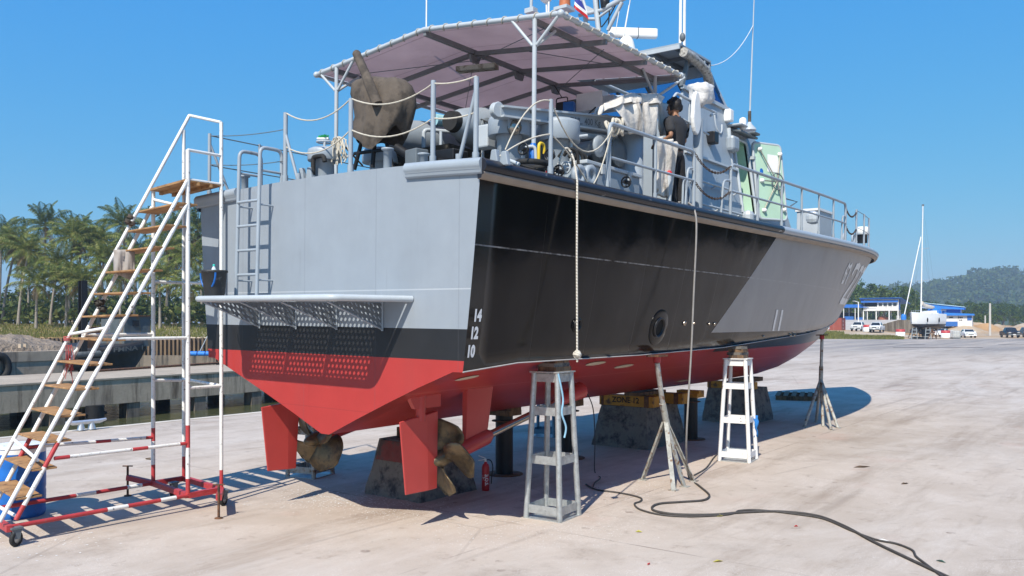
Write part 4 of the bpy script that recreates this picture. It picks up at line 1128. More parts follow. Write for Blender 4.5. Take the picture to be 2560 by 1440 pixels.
p = UB(1345, 380, 1, -2.1); tube('yellow_handle', bend([p + V((-.05, 0, -.14)), p + V((-.05, 0, .1)), p + V((.06, 0, .1)), p + V((.06, 0, -.02))], .06), .02, mat('yellow plastic', (.62, .42, .02), .5), boat)
p = UB(1325, 380, 1, -2.0); MB().lathe([(.05, -.25), (.055, .05), (.03, .1)], p, 12).build('hydrant', m_blue, boat)
MB().box(UB(1205, 345, 0, 2.0), (.2, .25, .3)).build('cable_box', m_gpale, boat, bevel=.02)
# machinery crowded between the ventilators and the house
def rotx(a): return Matrix.Rotation(a, 3, 'X')
for px, py, x, r, l, m in ((1180, 330, 2.4, .16, .5, m_gdark), (1450, 372, 3.2, .15, .55, m_gpaint), (1515, 385, 3.7, .2, .35, m_gdark), (1345, 330, 3.4, .12, .5, m_gpaint)):
    c = UB(px, py, 0, x); MB().lathe([(r * .4, -l / 2), (r, -l / 2), (r, -l / 2 + .03), (r * .6, -l / 2 + .04), (r * .6, l / 2 - .04), (r, l / 2 - .03), (r, l / 2), (r * .4, l / 2)], c, 18, rotx(PI / 2)).build('winch_drum', m, boat)
for px, py, x, d, m in ((1440, 330, 3.6, (.3, .3, .45), m_gdark), (1485, 345, 4.4, (.3, .5, .6), m_gpaint), (1415, 270, 4.6, (.12, .18, .16), m_blue), (1472, 258, 5.0, (.2, .5, .3), m_white), (1510, 262, 5.0, (.15, .3, .25), m_gpale), (1440, 275, 5.2, (.25, .3, .3), m_gdark), (1035, 395, 1.2, (.2, .25, .2), m_gdark), (1120, 392, 1.6, (.3, .35, .14), m_black), (1525, 440, 4.2, (.3, .3, .5), m_gdark)):
    MB().box(UB(px, py, 0, x), d, R.uniform(-.3, .3)).build('machinery_box', m, boat, bevel=.015)
for pl in ([(1200, 395, 2.2), (1200, 350, 2.2), (1225, 345, 2.2)], [(1300, 405, 1.5), (1302, 370, 1.5), (1330, 366, 1.6), (1332, 400, 1.6)], [(1420, 405, 2.6), (1420, 345, 2.6), (1460, 340, 2.8)], [(1480, 330, 3.4), (1480, 275, 3.4), (1500, 268, 3.5)], [(1240, 412, .9), (1262, 400, .9), (1290, 412, .9)], [(1095, 330, 1.9), (1095, 392, 1.9)]):
    tube('pipe_run', bend([UB(a_, b_, 0, c_) for a_, b_, c_ in pl], .06), .022, m_gpale, boat)
for px, py, x in ((1296, 372, 1.4), (1362, 388, 1.6), (1402, 420, 1.8), (1238, 408, .8), (1555, 455, 3.2), (1385, 428, 1.5)):
    c = UB(px, py, 0, x); vh = MB().tube([c + V((.03, .07 * math.cos(a), .07 * math.sin(a))) for a in [2 * PI * k / 14 for k in range(14)]], .012, 6, closed=True).tube([c + V((.03, -.07, 0)), c + V((.03, .07, 0))], .008, 5).tube([c + V((.03, 0, -.07)), c + V((.03, 0, .07))], .008, 5).tube([c, c + V((.12, 0, 0))], .03, 8); vh.build('valve_wheel', R.choice((m_black, m_gpale, m_redp)), boat)
for a_, b_, dd in (((1195, 300, 2.3), (1330, 275, 2.0), .12), ((1380, 300, 2.6), (1480, 270, 4.0), .1), ((1090, 400, 1.0), (1195, 385, 1.8), .05), ((1270, 400, 1.2), (1390, 420, 1.4), .06)): tube('loose_cable', sag(UB(*a_[:2], 0, a_[2]), UB(*b_[:2], 0, b_[2]), dd), .012, m_rubber, boat, 6)
# covered searchlight with oval board beside the bridge
pb = UB(1737, 340, 1, -1.95)
sl_ = empty('covered_searchlight'); sl_.parent = boat
MB().tube([(pb.x, pb.y, zdeck(pb.x)), (pb.x, pb.y, UB(1737, 300, 1, -1.95).z)], .085, 16).build('stand_column', m_gpaint, sl_)
cc_ = UB(1745, 238, 1, -1.95)
b = MB(); rows = []
for i in range(11):
    a = PI * i / 10; row = []
    for j in range(21):
        t = 2 * PI * j / 20; sq = 1 / max(abs(math.cos(t)), abs(math.sin(t))) ** .55; k = sq * (.92 + .30 * mnoise.noise(V((math.cos(t) * 2.6, math.sin(t) * 2.6, i * .6))) + .07 * math.sin(6 * t + .5 * i))
        rr = math.sin(a) ** .4
        row.append(cc_ + V((.26 * rr * math.cos(t) * k, .20 * rr * math.sin(t) * k, .165 * math.cos(a) * (.9 + .2 * k) + (.05 * math.cos(t) if i > 7 else 0))))
    rows.append(row)
b.grid(rows, 0, True).build('canvas_hood', mat('clean white canvas', (.62, .61, .60), .9, 0, .08, 4, .7, 7, .05), sl_)
ov = UB(1733, 284, 1, -2.02); rows = []
b = MB(); o1 = []; 
for k in range(24):
    a = 2 * PI * k / 24; o1.append(ov + V((.16 * math.cos(a) * (1 if math.sin(a) < 0 else .85), -.02, .36 * math.sin(a))))
b.hexa([p + V((0, .07, 0)) for p in o1], o1); b.build('oval_board', m_white, sl_, bevel=.025)
yb_ = -1.9
tube('bridge_rail', bend([UB(1672, 250, 1, yb_), UB(1682, 234, 1, yb_), UB(1725, 258, 1, yb_), UB(1782, 283, 1, yb_), UB(1768, 290, 1, yb_)], .05), .022, m_gpale, boat)
tube('rail_post', [UB(1715, 262, 1, yb_), UB(1714, 312, 1, yb_)], .02, m_gpale, boat); tube('bridge_rail', [UB(1700, 300, 1, yb_), UB(1763, 338, 1, yb_)], .018, m_gpale, boat)
# covered gun at the stern
gun = empty('covered_gun'); gun.parent = boat
GX = 1.25
def gp(px, py, x=GX): return UB(px, py, 0, x)
lv = [(196, 915, 985, .06), (203, 886, 1003, .16), (214, 877, 1014, .20), (238, 876, 1022, .22), (268, 884, 1023, .22), (298, 888, 1016, .22), (322, 884, 1008, .22), (342, 881, 1000, .21), (352, 884, 994, .20)]
rows = []
for i, (py, xl, xr, dp) in enumerate(lv):
    a, c = gp(xl, py), gp(xr, py); mid = (a + c) / 2; hw = (a - c).length / 2; row = []
    for j in range(41):
        t = 2 * PI * j / 40; sq = 1 / max(abs(math.cos(t)), abs(math.sin(t))) ** .45
        fold = sq * (.93 + (.05 + .012 * i) * mnoise.noise(V((math.cos(t) * 3, math.sin(t) * 3, i * .15))) + .085 * math.sin(9 * t + 2.2 * math.sin(2 * t)) * (i / 8) ** .7 * (.4 + .6 * abs(math.sin(t * 1.5))) + .025 * mnoise.noise(V((math.cos(t) * 7, math.sin(t) * 7, i * .5))))
        row.append(V((mid.x + dp * math.cos(t) * fold, mid.y + hw * math.sin(t) * min(fold, 1.06), mid.z + .075 * math.sin(3 * t + 1) * (i / 8) ** 2 - .08 * math.cos(2 * t) * (i / 8) ** 3 + .10 * math.sin(t) * (1 - i / 8) * (1 if i > 1 else .6))))
    rows.append(row)
b = MB().grid(rows, 0, True); b.add(rows[0][:-1], [tuple(range(40))], 0, True)
b.build('canvas_cover', m_brown, gun)
b = MB().tube([gp(936, 262, 1.02), gp(915, 210, 1.0), gp(902, 178, 1.05), gp(884, 138, 1.1)], [.075, .072, .062, .058], 10); b.ball(gp(884, 138, 1.1), (.06, .06, .06), 10, 6); b.build('barrel_sleeve', m_brown, gun)
m_gunleg = mat('black steel', (.02, .02, .022), .5, .3, .2, 10)
for a, c, r in (((900, 345), (880, 425), .028), ((930, 355), (925, 420), .03), ((960, 360), (975, 420), .026), ((880, 385), (980, 372), .025), ((985, 370), (1040, 405), .06)):
    tube('mount_leg', [gp(*a), gp(*c)], r, m_gunleg, gun)
# ---------------------------------------------------------------- things standing or hanging on the boat
def obj_on(name, label, cat, group=None): return empty(name, (0, 0, 0), label, cat, group)
# tender
td = obj_on('tender_boat', 'grey and black tender boat stowed on the quarterdeck behind the covered gun', 'boat')
t0 = hz(UB(1092, 305, 0, 2.0)); ty_, tz_ = t0.y, t0.z + .02
for y_ in (ty_ - .28, ty_ + 1.0):
    rr = [.09, .13, .20, .26, .31, .335, .34, .34, .34]; xx = [2.0, 2.02, 2.15, 2.35, 2.6, 2.85, 3.2, 4.4, 5.4]
    MB().tube([(x, y_ + .0, tz_ - .05) for x in xx], rr, 18).build('buoyancy_tube', mat('grey tube fabric', (.26, .30, .34), .6, 0, .08, 5) if y_ < ty_ else bpy.data.materials['grey tube fabric'], td)
    MB().tube([(1.95, y_, tz_ - .05), (2.06, y_, tz_ - .05)], [.135, .15], 18).build('end_cap', m_rubber, td)
b = MB(); b.hexa([V((2.1, ty_ + .36, 4.3)), V((5.2, ty_ + .36, 4.3)), V((5.2, ty_ + .37, 4.3)), V((2.1, ty_ + .37, 4.3))],
                 [V((1.75, ty_ - .45, 4.82)), V((5.4, ty_ - .45, 4.75)), V((5.4, ty_ + 1.1, 4.75)), V((1.75, ty_ + 1.1, 4.82))])
b.build('tender_hull', mat('scuffed black hull', (.018, .018, .018), .5, 0, .4, 6, .2, 12, .02, (.20, .17, .13), 6, .36), td)
tube('grab_rail', bend([(1.95, ty_ + .2, 4.85), (1.95, ty_ + .2, 5.13), (2.3, ty_ + .0, 5.13)], .07), .03, m_gpale, td)
MB().tube([(2.5, ty_ + .5, tz_ + .18), (2.9, ty_ + .45, tz_ + .2)], .09, 12).build('rolled_mat', mat('pale blue mat', (.30, .52, .58), .8), td)
# tarpaulins
def drape(pts_rows, name, label, m, th=.012):
    rows = []
    for i, r in enumerate(pts_rows):
        row = []
        for j, p in enumerate(r):
            p = hz(p); n = mnoise.noise(V((j * .55, i * .35, 4))); row.append(p + V((.05 * n, -.10 * n - .022 * math.sin(j * .95 + i * .3 + 2 * n) - .03 * mnoise.noise(V((j * .8, i * .7, 9))), .04 * n + .03 * mnoise.noise(V((j * .6, i * .9, 2))))))
        rows.append(row)
    o = MB().grid(rows, 0, True).build(name, m, None, solid=th)
    s_ = o.modifiers.new('sub', 'SUBSURF'); s_.levels = 1; s_.render_levels = 1
    return tag(o, label, 'tarpaulin')
def between(a, c, k): return [V(a).lerp(V(c), i / k) for i in range(k + 1)]
def prow(pxs, y): return [UB(px, py, 1, y) for px, py in pxs]
def resample(poly, k):
    L_ = [0]
    for i in range(1, len(poly)): L_.append(L_[-1] + (V((*poly[i], 0)) - V((*poly[i - 1], 0))).length)
    out = []
    for j in range(k + 1):
        s_ = L_[-1] * j / k
        for i in range(1, len(poly)):
            if s_ <= L_[i] + 1e-6:
                t = (s_ - L_[i - 1]) / max(1e-6, L_[i] - L_[i - 1]); out.append((poly[i - 1][0] + (poly[i][0] - poly[i - 1][0]) * t, poly[i - 1][1] + (poly[i][1] - poly[i - 1][1]) * t)); break
    return out
def drape_px(lines, k, name, label):
    return drape([prow(resample(l, k), y) for l, y in lines], name, label, m_canvas)
drape_px([([(1505, 268), (1560, 258), (1640, 250), (1655, 254)], -2.00), ([(1496, 270), (1545, 246), (1580, 232), (1640, 236), (1655, 242)], -2.10), ([(1492, 266), (1540, 240), (1580, 230), (1636, 238), (1656, 246)], -2.16), ([(1493, 276), (1540, 256), (1582, 243), (1636, 248), (1655, 254)], -2.22), ([(1490, 292), (1535, 268), (1584, 256), (1636, 258), (1654, 262)], -2.26)], 22, 'tarpaulin', 'crumpled white canvas tarpaulin draped over the top of the crane pedestal')
drape_px([([(1530, 262), (1560, 256), (1600, 254), (1645, 258)], -2.22), ([(1540, 286), (1565, 280), (1600, 276), (1645, 276)], -2.27), ([(1556, 310), (1575, 305), (1605, 303), (1646, 300)], -2.29), ([(1562, 332), (1585, 336), (1610, 340), (1642, 344)], -2.27)], 16, 'tarpaulin', 'stained canvas flap with eyelets hanging down the front of the crane pedestal')
drape_px([([(1636, 252), (1660, 254), (1696, 262)], -1.98), ([(1637, 280), (1662, 282), (1695, 288)], -2.02), ([(1639, 312), (1662, 316), (1694, 320)], -2.01), ([(1642, 336), (1662, 340), (1692, 344)], -1.99)], 12, 'tarpaulin', 'spotted white canvas flap hanging behind the awning post next to the standing man')
drape_px([([(1640, 338), (1660, 344), (1692, 352)], -2.36), ([(1638, 380), (1660, 384), (1690, 392)], -2.34), ([(1637, 430), (1660, 432), (1688, 440)], -2.32), ([(1634, 480), (1655, 496), (1680, 502)], -2.34)], 12, 'tarpaulin', 'long dirty canvas sheet hanging to the deck inside the side rail')
rb_ = MB()
for k in range(9):
    c = hz(UB(1522 + 4.2 * k, 318 + 7 * math.sin(k * 2.1), 1, -2.38)); rb_.tube([c + V((.05 * math.cos(a) * (1 + .2 * math.sin(k)), .04 * math.sin(k + a), .075 * math.sin(a))) for a in [2 * PI * j / 12 for j in range(12)]], .022, 6, closed=True)
tag(rb_.build('rope_bundle', m_rope), 'tangled pale rope bundle hung on the forward corner of the side rail', 'rope')
# mooring rope hanging over the side
p0 = hz(UB(1388, 435, 1, -2.40)); p1 = hz(UB(1412, 372, 1, -2.45)); p2 = hz(UB(1432, 392, 1, -2.52)); p3 = hz(UB(1443, 452, 1, -2.70)); p4 = U(1442, 640, 1, -2.69); p5 = U(1443, 905, 1, -2.68)
pts = catmull([p0, p1, p2, p3], 7) + [p3.lerp(p4, .5), p4, p4.lerp(p5, .5), p5]
mr_ = obj_on('mooring_rope', 'thick pale rope hanging over the black topside with a knot at its end', 'rope')
g = NG('laid rope'); x, y, z = g.sep(); sn = g.math('SINE', g.math('ADD', g.math('MULTIPLY', z, 170), g.math('MULTIPLY', x, 110)))
g.fin(g.mix(g.mr(sn, -1, .2), (.44, .41, .35), (.58, .545, .48)), .9, 0, g.bump(sn, .6, .006)); m_laid = g.m
MB().tube(pts, .0125, 9).build('rope_line', m_laid, mr_)
kn = MB()
kc = U(1443, 886, 1, -2.68)
for k in range(4):
    ax_ = Matrix.Rotation(k * .9, 3, 'Z') @ Matrix.Rotation(.5 + k * .6, 3, 'X'); kn.tube([kc + ax_ @ V((.033 * math.cos(a), .033 * math.sin(a), .012 * math.sin(2 * a))) for a in [2 * PI * j / 14 for j in range(14)]], .02, 7, closed=True)
kn.build('knot', m_laid, mr_)
# mop, brush, bottles, bucket
mp = obj_on('mop', 'white string mop leaning by the round ventilator on the stern', 'mop')
b = MB()
mc = hz(UB(845, 348, 0, .5))
for k in range(26):
    a = R.uniform(-.16, .14); l = R.uniform(.2, .34); b.tube([mc + V((R.uniform(-.04, .04), a * .3, .02)), mc + V((R.uniform(-.04, .04), a * .8, -.02)), mc + V((R.uniform(-.05, .05), a, -l * .6)), mc + V((R.uniform(-.05, .05), a * 1.05, -l))], .008, 5)
b.build('mop_strings', m_rope, mp); tube('mop_handle', [mc, mc + V((.7, .3, -.2))], .012, m_wood, mp)
bs = obj_on('scrubbing_brush', 'green scrubbing brush lying on the ventilator hand wheel', 'brush'); bc_ = hz(UB(808, 343, 0, .5))
MB().box(bc_ - V((0, 0, .02)), (.07, .15, .02), VS).build('brush_back', m_white, bs)
b = MB()
for k in range(60): q = bc_ + V((R.uniform(-.03, .03), R.uniform(-.07, .07), -.01)); b.tube([q, q + V((R.uniform(-.01, .01), R.uniform(-.01, .01), .035))], .005, 4)
b.build('bristles', mat('green bristles', (.01, .28, .09), .7), bs)
m_pet = mat('clear plastic', (.62, .72, .78), .15, 0, .05, 10); m_lab = mat('blue label', (.02, .10, .42), .5); m_teal = mat('teal cap', (.02, .42, .36), .5)
def bottle(p, label, group, cap):
    o = empty('water_bottle', p, label, 'bottle', group)
    MB().lathe([(.032, 0), (.034, .02), (.034, .14), (.028, .17), (.013, .2), (.013, .21)], n=14).build('bottle_body', m_pet, o)
    MB().lathe([(.0345, .06), (.0345, .12)], n=14, cap=False).build('bottle_label', m_lab, o); MB().lathe([(.015, .205), (.015, .23), (0, .23)], n=10).build('bottle_cap', cap, o)
    return o
for px, lb in ((1447, 'water bottle with blue label on the grey deck locker, nearer the stern'), (1467, 'water bottle with blue label on the grey deck locker, nearer the crane')):
    p = hz(UB(px, 390, 1, -1.75)); p.z = 4.55 - .018; bottle(p, lb, 'water bottles on the deck locker', m_white)
BX = -.60; by = UB(536, 743, 0, BX).y; bz_ = PZ + .035 + HEEL * by
bk = empty('bucket', (BX, by, bz_), 'black plastic bucket with blue handle standing on the swim platform', 'bucket')
MB().lathe([(.115, 0), (.12, .01), (.15, .29), (.162, .30), (.162, .325), (.148, .325), (.145, .28), (.11, .02), (0, .02)], n=28).build('bucket_shell', mat('scuffed black plastic', (.03, .032, .034), .55, 0, .2, 8, 0, 0, 0, (.16, .16, .16), 9, .35), bk)
tube('bucket_handle', [V((-.09 + .0 * a, -.16 * math.cos(a) , .29 - .20 * math.sin(a))) for a in [PI * k / 10 for k in range(11)]], .012, m_blue, bk)
for k, (dx, dy, s_) in enumerate(((-.02, -.02, 1.0), (.03, .07, .8))):
    o = bottle(V((BX + dx, by + dy, bz_ + .13 + .04 * (1 - k))), 'clear water bottle with teal cap sticking out of the black bucket', 'bottles in the bucket', m_teal)
tag(bpy.data.objects['bucket'], None)
# ---------------------------------------------------------------- people
def skin(name, vs, es, rs, m, parent, sub=2, root=0):
    me = bpy.data.meshes.new(name); me.from_pydata([V(v) for v in vs], es, []); me.materials.append(m)
    o = bpy.data.objects.new(name, me); col.objects.link(o)
    if parent: o.parent = parent
    o.modifiers.new('skin', 'SKIN'); s_ = o.modifiers.new('sub', 'SUBSURF'); s_.levels = sub; s_.render_levels = sub
    if not me.skin_vertices: me.attributes
    for i, r in enumerate(rs):
        r = (r, r) if not isinstance(r, tuple) else r
        me.skin_vertices[0].data[i].radius = r
    me.skin_vertices[0].data[root].use_root = True
    for p in me.polygons: p.use_smooth = True
    o.modifiers['skin'].use_smooth_shade = True
    return o
def person(loc, rz, s, label, arms, head_turn=0, seated=False, tilt=0):
    o = empty('person', loc, label, 'person'); o.rotation_euler = (0, tilt, rz); o.scale = (s, s, s)
    # arms: list of (shoulder, elbow, wrist)
    hipz = .90
    legs = [((0, sg * .085, .88), (.02 if sg > 0 else -.02, sg * .10, .50), (-.02 if sg > 0 else -.05, sg * .105, .09), (.14 if sg > 0 else .11, sg * .125, .035)) for sg in (1, -1)]
    if seated: legs = [((0, sg * .09, .9), (.36, sg * .12, .82), (.4, sg * .12, .42), (.52, sg * .13, .36)) for sg in (1, -1)]
    vs = [(0, 0, .93), (-.01, 0, 1.12), (-.015, 0, 1.30), (-.01, 0, 1.42), (.005, 0, 1.50), (.02, 0, 1.56), (.03, 0, 1.64), (.02, 0, 1.69)]
    es = [(i, i + 1) for i in range(7)]; rs = [(.135, .10), (.125, .095), (.15, .105), (.12, .085), .055, (.065, .07), (.078, .095), (.07, .085)]
    for lg in legs:
        b0 = len(vs); vs += lg; es += [(0, b0), (b0, b0 + 1), (b0 + 1, b0 + 2), (b0 + 2, b0 + 3)]; rs += [.085, .058, .04, (.04, .03)]
    hands = []
    for sh, el, wr in arms:
        b0 = len(vs); hd = V(wr) + (V(wr) - V(el)).normalized() * .06; vs += [sh, el, wr, tuple(hd)]; es += [(3, b0), (b0, b0 + 1), (b0 + 1, b0 + 2), (b0 + 2, b0 + 3)]; rs += [.05, .038, .026, (.036, .018)]
        hands.append((V(wr), hd, (V(wr) - V(el)).normalized()))
    for wr, hd, d in hands:       # fingers and thumb
        sd = d.cross(V((0, 0, 1))).normalized(); i0 = len(vs) - 1
        k = vs.index(tuple(hd))
        for f in range(4):
            off = sd * (.027 - .018 * f); ln = (.055, .065, .062, .048)[f]
            a = hd + off + d * .015; m1 = a + d * ln * .55 - V((0, 0, .012)); e_ = m1 + d * ln * .35 - V((0, 0, .03))
            b0 = len(vs); vs += [tuple(a), tuple(m1), tuple(e_)]; es += [(k, b0), (b0, b0 + 1), (b0 + 1, b0 + 2)]; rs += [.0095, .0085, .007]
        b0 = len(vs); a = wr + d * .03 + sd * .035; vs += [tuple(a), tuple(a + d * .04 + sd * .015 - V((0, 0, .015)))]; es += [(k, b0), (b0, b0 + 1)]; rs += [.011, .009]
    skin('body', vs, es, rs, m_skin, o)
    face = empty('head_detail') if False else None
    # clothing
    sv = [(0, 0, .90), (-.01, 0, 1.10), (-.015, 0, 1.29), (-.01, 0, 1.41), (.0, 0, 1.47)]; se = [(0, 1), (1, 2), (2, 3), (3, 4)]; sr = [(.18, .14), (.175, .14), (.205, .15), (.17, .12), .075]
    for sh, el, wr in arms:
        b0 = len(sv); sv += [sh, tuple(V(sh).lerp(V(el), .5)), tuple(V(sh).lerp(V(el), .86))]; se += [(3, b0), (b0, b0 + 1), (b0 + 1, b0 + 2)]; sr += [.085, .08, .082]
    skin('shirt', sv, se, sr, m_shirt, o)
    tv = [(0, 0, .96), (0, 0, .86)]; te = [(0, 1)]; tr_ = [(.17, .135), (.165, .135)]
    for lg in legs:
        b0 = len(tv); tv += [lg[0], tuple(V(lg[0]).lerp(V(lg[1]), .5)), lg[1], tuple(V(lg[1]).lerp(V(lg[2]), .5)), (lg[2][0], lg[2][1], lg[2][2] + .0)]; te += [(1, b0)] + [(b0 + k, b0 + k + 1) for k in range(4)]; tr_ += [.115, .108, .09, .082, .085]
    skin('trousers', tv, te, tr_, m_trouser, o)
    for lg in legs:
        a, e_ = V(lg[2]), V(lg[3]); MB().ball((a + e_) / 2 + V((.01, 0, -.03)), (.135, .05, .05), 12, 8).build('shoe', m_black, o)
    # head: nose, ears, eyes, mouth, hair
    hc = V((.028, 0, 1.63)); ht = Matrix.Rotation(head_turn, 3, 'Z')
    hd_ = empty('head'); hd_.parent = o; hd_.location = hc; hd_.rotation_euler = (0, 0, head_turn)
    b = MB().ball((.0, 0, .0), (.098, .076, .122), 18, 14); b.ball((.045, 0, -.07), (.05, .045, .045), 12, 8); b.hexa([V((.095, -.006, .025)), V((.095, .006, .025)), V((.088, .016, -.03)), V((.088, -.016, -.03))], [V((.100, -.004, .02)), V((.100, .004, .02)), V((.122, .010, -.028)), V((.122, -.010, -.028))])
    for sg in (1, -1): b.ball((-.005, sg * .078, -.005), (.022, .011, .034), 10, 8)
    b.build('face', m_skin, hd_)
    for sg in (1, -1): MB().ball((.086, sg * .032, .015), (.012, .016, .010), 8, 6).build('eye', m_hole, hd_)
    MB().ball((.092, 0, -.06), (.008, .026, .007), 8, 6).build('mouth', mat('lips', (.2, .07, .06), .5), hd_)
    b = MB(); rows = []
    for i in range(12):
        a = PI * .62 * i / 11; row = []
        for j in range(25):
            t = 2 * PI * j / 24; lim = .58 if math.cos(t) > .3 else 1.0
            aa = a * (lim if math.cos(t) > .3 else 1.08); d = V((math.sin(aa) * math.cos(t), math.sin(aa) * math.sin(t), math.cos(aa)))
            k = 1.22 + .26 * mnoise.noise(d * 7) + .2 * mnoise.noise(d * 19)
            row.append(V((d.x * .104 * k - .008, d.y * .086 * k, d.z * .122 * k + .012)))
        rows.append(row)
    b.grid(rows, 0, True).build('hair', m_hair, hd_)
    return o
fz = zdeck(5.1) + HEEL * -2.2 - .005
man = person(V((5.12, -2.22, fz)), math.atan2(.96, .10), .985, 'man in charcoal polo shirt and black trousers standing at the side rail', [((-.01, .185, 1.40), (-.10, .27, 1.13), (.15, .25, 1.06)), ((-.01, -.185, 1.40), (-.02, -.25, 1.12), (.22, -.18, 1.10))], rad(12))
MB().box((.02, 0, 1.475), (.17, .16, .05)).build('collar', m_shirt, man, bevel=.02)
mn2 = person(V((UB(1512, 390, 1, -1.0).x, -1.0, 3.93 + fz - 4.17)), math.atan2(.2, -1), .95, 'person in dark overalls bending beside the deck locker under the awning', [((-.01, .185, 1.40), (.10, .26, 1.16), (.28, .18, 1.02)), ((-.01, -.185, 1.40), (.08, -.26, 1.15), (.28, -.16, 1.0))], 0, False, rad(24))
# ---------------------------------------------------------------- mobile boarding stairs
def S(x, y, z): return CAM + .909 * (V((x, y, z)) - CAM)
m_bw = m_wworn
stairs = empty('boarding_stairs', (0, 0, 0), 'tall white and red mobile boarding stairs with rusty treads beside the port quarter', 'boarding stairs')
def band(name, a, c, segs, r=.024, parent=None):
    """segs: list of (t0, t1, 0 white / 1 red)"""
    a, c = V(a), V(c); b = MB()
    for t0, t1, k in segs: b.tube([a.lerp(c, t0), a.lerp(c, t1)], r, 10, mi=k)
    return b.build(name, [m_bw, m_redp], parent or stairs)
NY, FY_ = 2.82, 4.07
W1 = [(0, 1, 0)]
band('handrail', S(-2.43, NY, .06), S(.04, NY, 4.47), W1)
band('stringer', S(-2.25, NY, .05), S(.03, NY, 4.12), [(0, .04, 1), (.04, .145, 0), (.145, .215, 1), (.215, 1, 0)], .026)
band('handrail', S(-2.19, FY_, .06), S(.84, FY_, 5.70), W1)
band('stringer', S(-1.97, FY_, .06), S(.21, FY_, 4.18), [(0, .12, 0), (.12, .2, 1), (.2, 1, 0)], .026)
band('post', S(.03, NY, 0), S(.03, NY, 4.87), [(0, .045, 1), (.045, .135, 0), (.135, .20, 1), (.2, 1, 0)], .028)
band('post', S(.57, NY, 0), S(.57, NY, 5.36), [(0, .05, 1), (.05, 1, 0)])
band('post', S(.23, FY_, 0), S(.23, FY_, 4.45), [(0, .06, 1), (.06, .14, 0), (.14, .185, 1), (.185, 1, 0)], .027)
band('post', S(.74, FY_, 0), S(.74, FY_, 5.45), [(0, .06, 1), (.06, 1, 0)])
for a, c in (((.84, FY_, 5.70), (.56, NY, 5.36)), ((.03, NY, 4.87), (.57, NY, 4.87)), ((.03, NY, 4.45), (.57, NY, 4.45)), ((.23, FY_, 4.45), (.74, FY_, 4.45)), ((-1.0, NY, 2.21), (.03, NY, 2.21)), ((-.85, FY_, 2.25), (.23, FY_, 2.25)), ((.23, FY_, 1.55), (.74, FY_, 1.52)), ((.03, NY, 1.5), (.57, NY, 1.5)), ((.74, FY_, 1.54), (.57, NY, 1.5)), ((.23, FY_, 3.05), (.74, FY_, 3.05)), ((.74, FY_, 3.05), (.57, NY, 3.0)), ((.23, FY_, 4.3), (.03, NY, 4.05)), ((-1.02, FY_, 2.26), (-1.12, NY, 2.36)), ((-1.75, FY_, .86), (-2.0, NY, .74)), ((-2.1, FY_, .12), (-2.25, NY, .1))):
    band('cross_tube', S(*a), S(*c), W1, .020)
band('guard_rail', S(-1.80, NY, .735), S(.03, NY, .72), [(0, .1, 1), (.1, .55, 0), (.55, .67, 1), (.67, .93, 0), (.93, 1, 1)], .022)
band('guard_rail', S(-1.62, FY_, .74), S(.23, FY_, .68), [(0, .12, 1), (.12, .52, 0), (.52, .64, 1), (.64, .93, 0), (.93, 1, 1)], .022)
for k in range(1, 14):
    z = .316 * k; xn = -2.43 + z / 1.785; xf = -2.19 + z / 1.864
    jit = R.uniform(-.008, .008)
    q = [S(xn - .0, NY - .02, z + jit), S(xn + .30, NY - .02, z + jit), S(xf + .30, FY_ + .03, z - jit), S(xf - .02, FY_ + .03, z - jit)]
    MB().hexa([p - V((0, 0, .022)) for p in q], q).build('tread', m_tread, stairs, bevel=.004)
q = [S(.0, NY - .02, 4.46), S(.6, NY - .02, 4.46), S(.78, FY_ + .02, 4.46), S(.18, FY_ + .02, 4.46)]
MB().hexa([p - V((0, 0, .03)) for p in q], q).build('platform_board', m_tread, stairs)
for t in (.3, .65): MB().bar(q[0].lerp(q[1], t) - V((0, 0, .05)), q[3].lerp(q[2], t) - V((0, 0, .05)), .04, .04).build('platform_joist', m_tread, stairs)
RW = [(0, .06, 1), (.06, .5, 1), (.5, .62, 0), (.62, .82, 1), (.82, .92, 0), (.92, 1, 1)]
band('base_rail', S(-2.3, NY, -.02), S(.03, NY, -.02), RW, .026); band('base_rail', S(-2.1, FY_, -.02), S(.23, FY_, -.02), RW, .026)
for a, c in (((.03, NY, -.02), (.23, FY_, -.02)), ((.57, NY, -.02), (.74, FY_, -.02)), ((.03, NY, -.02), (.57, NY, -.02)), ((.23, FY_, -.02), (.74, FY_, -.02)), ((-2.36, NY - .1, -.02), (-2.16, FY_, -.02))):
    MB().bar(S(*a), S(*c), .06, .07).build('base_channel', m_redp, stairs)
def jack(foot, frm):
    foot = V(foot); top = foot + V((0, 0, .42)); frm = V(frm)
    MB().bar(frm, foot + V((0, 0, .26)), .07, .07).build('outrigger', m_redp, stairs)
    j = MB().tube([foot + V((0, 0, .01)), top], .016, 8).lathe([(.05, 0), (.05, .012), (.02, .02)], foot, 12).build('screw_jack', m_rust, stairs)
    MB().tube([top - V((.07 * VS, -.07 * VC, 0)), top + V((.07 * VS, -.07 * VC, 0))], .009, 6).build('jack_handle', m_rust, j)
jack((-.56, 3.36, 0), S(.23, FY_, -.02)); jack((-.60, 1.14, 0), S(.57, NY, -.02))
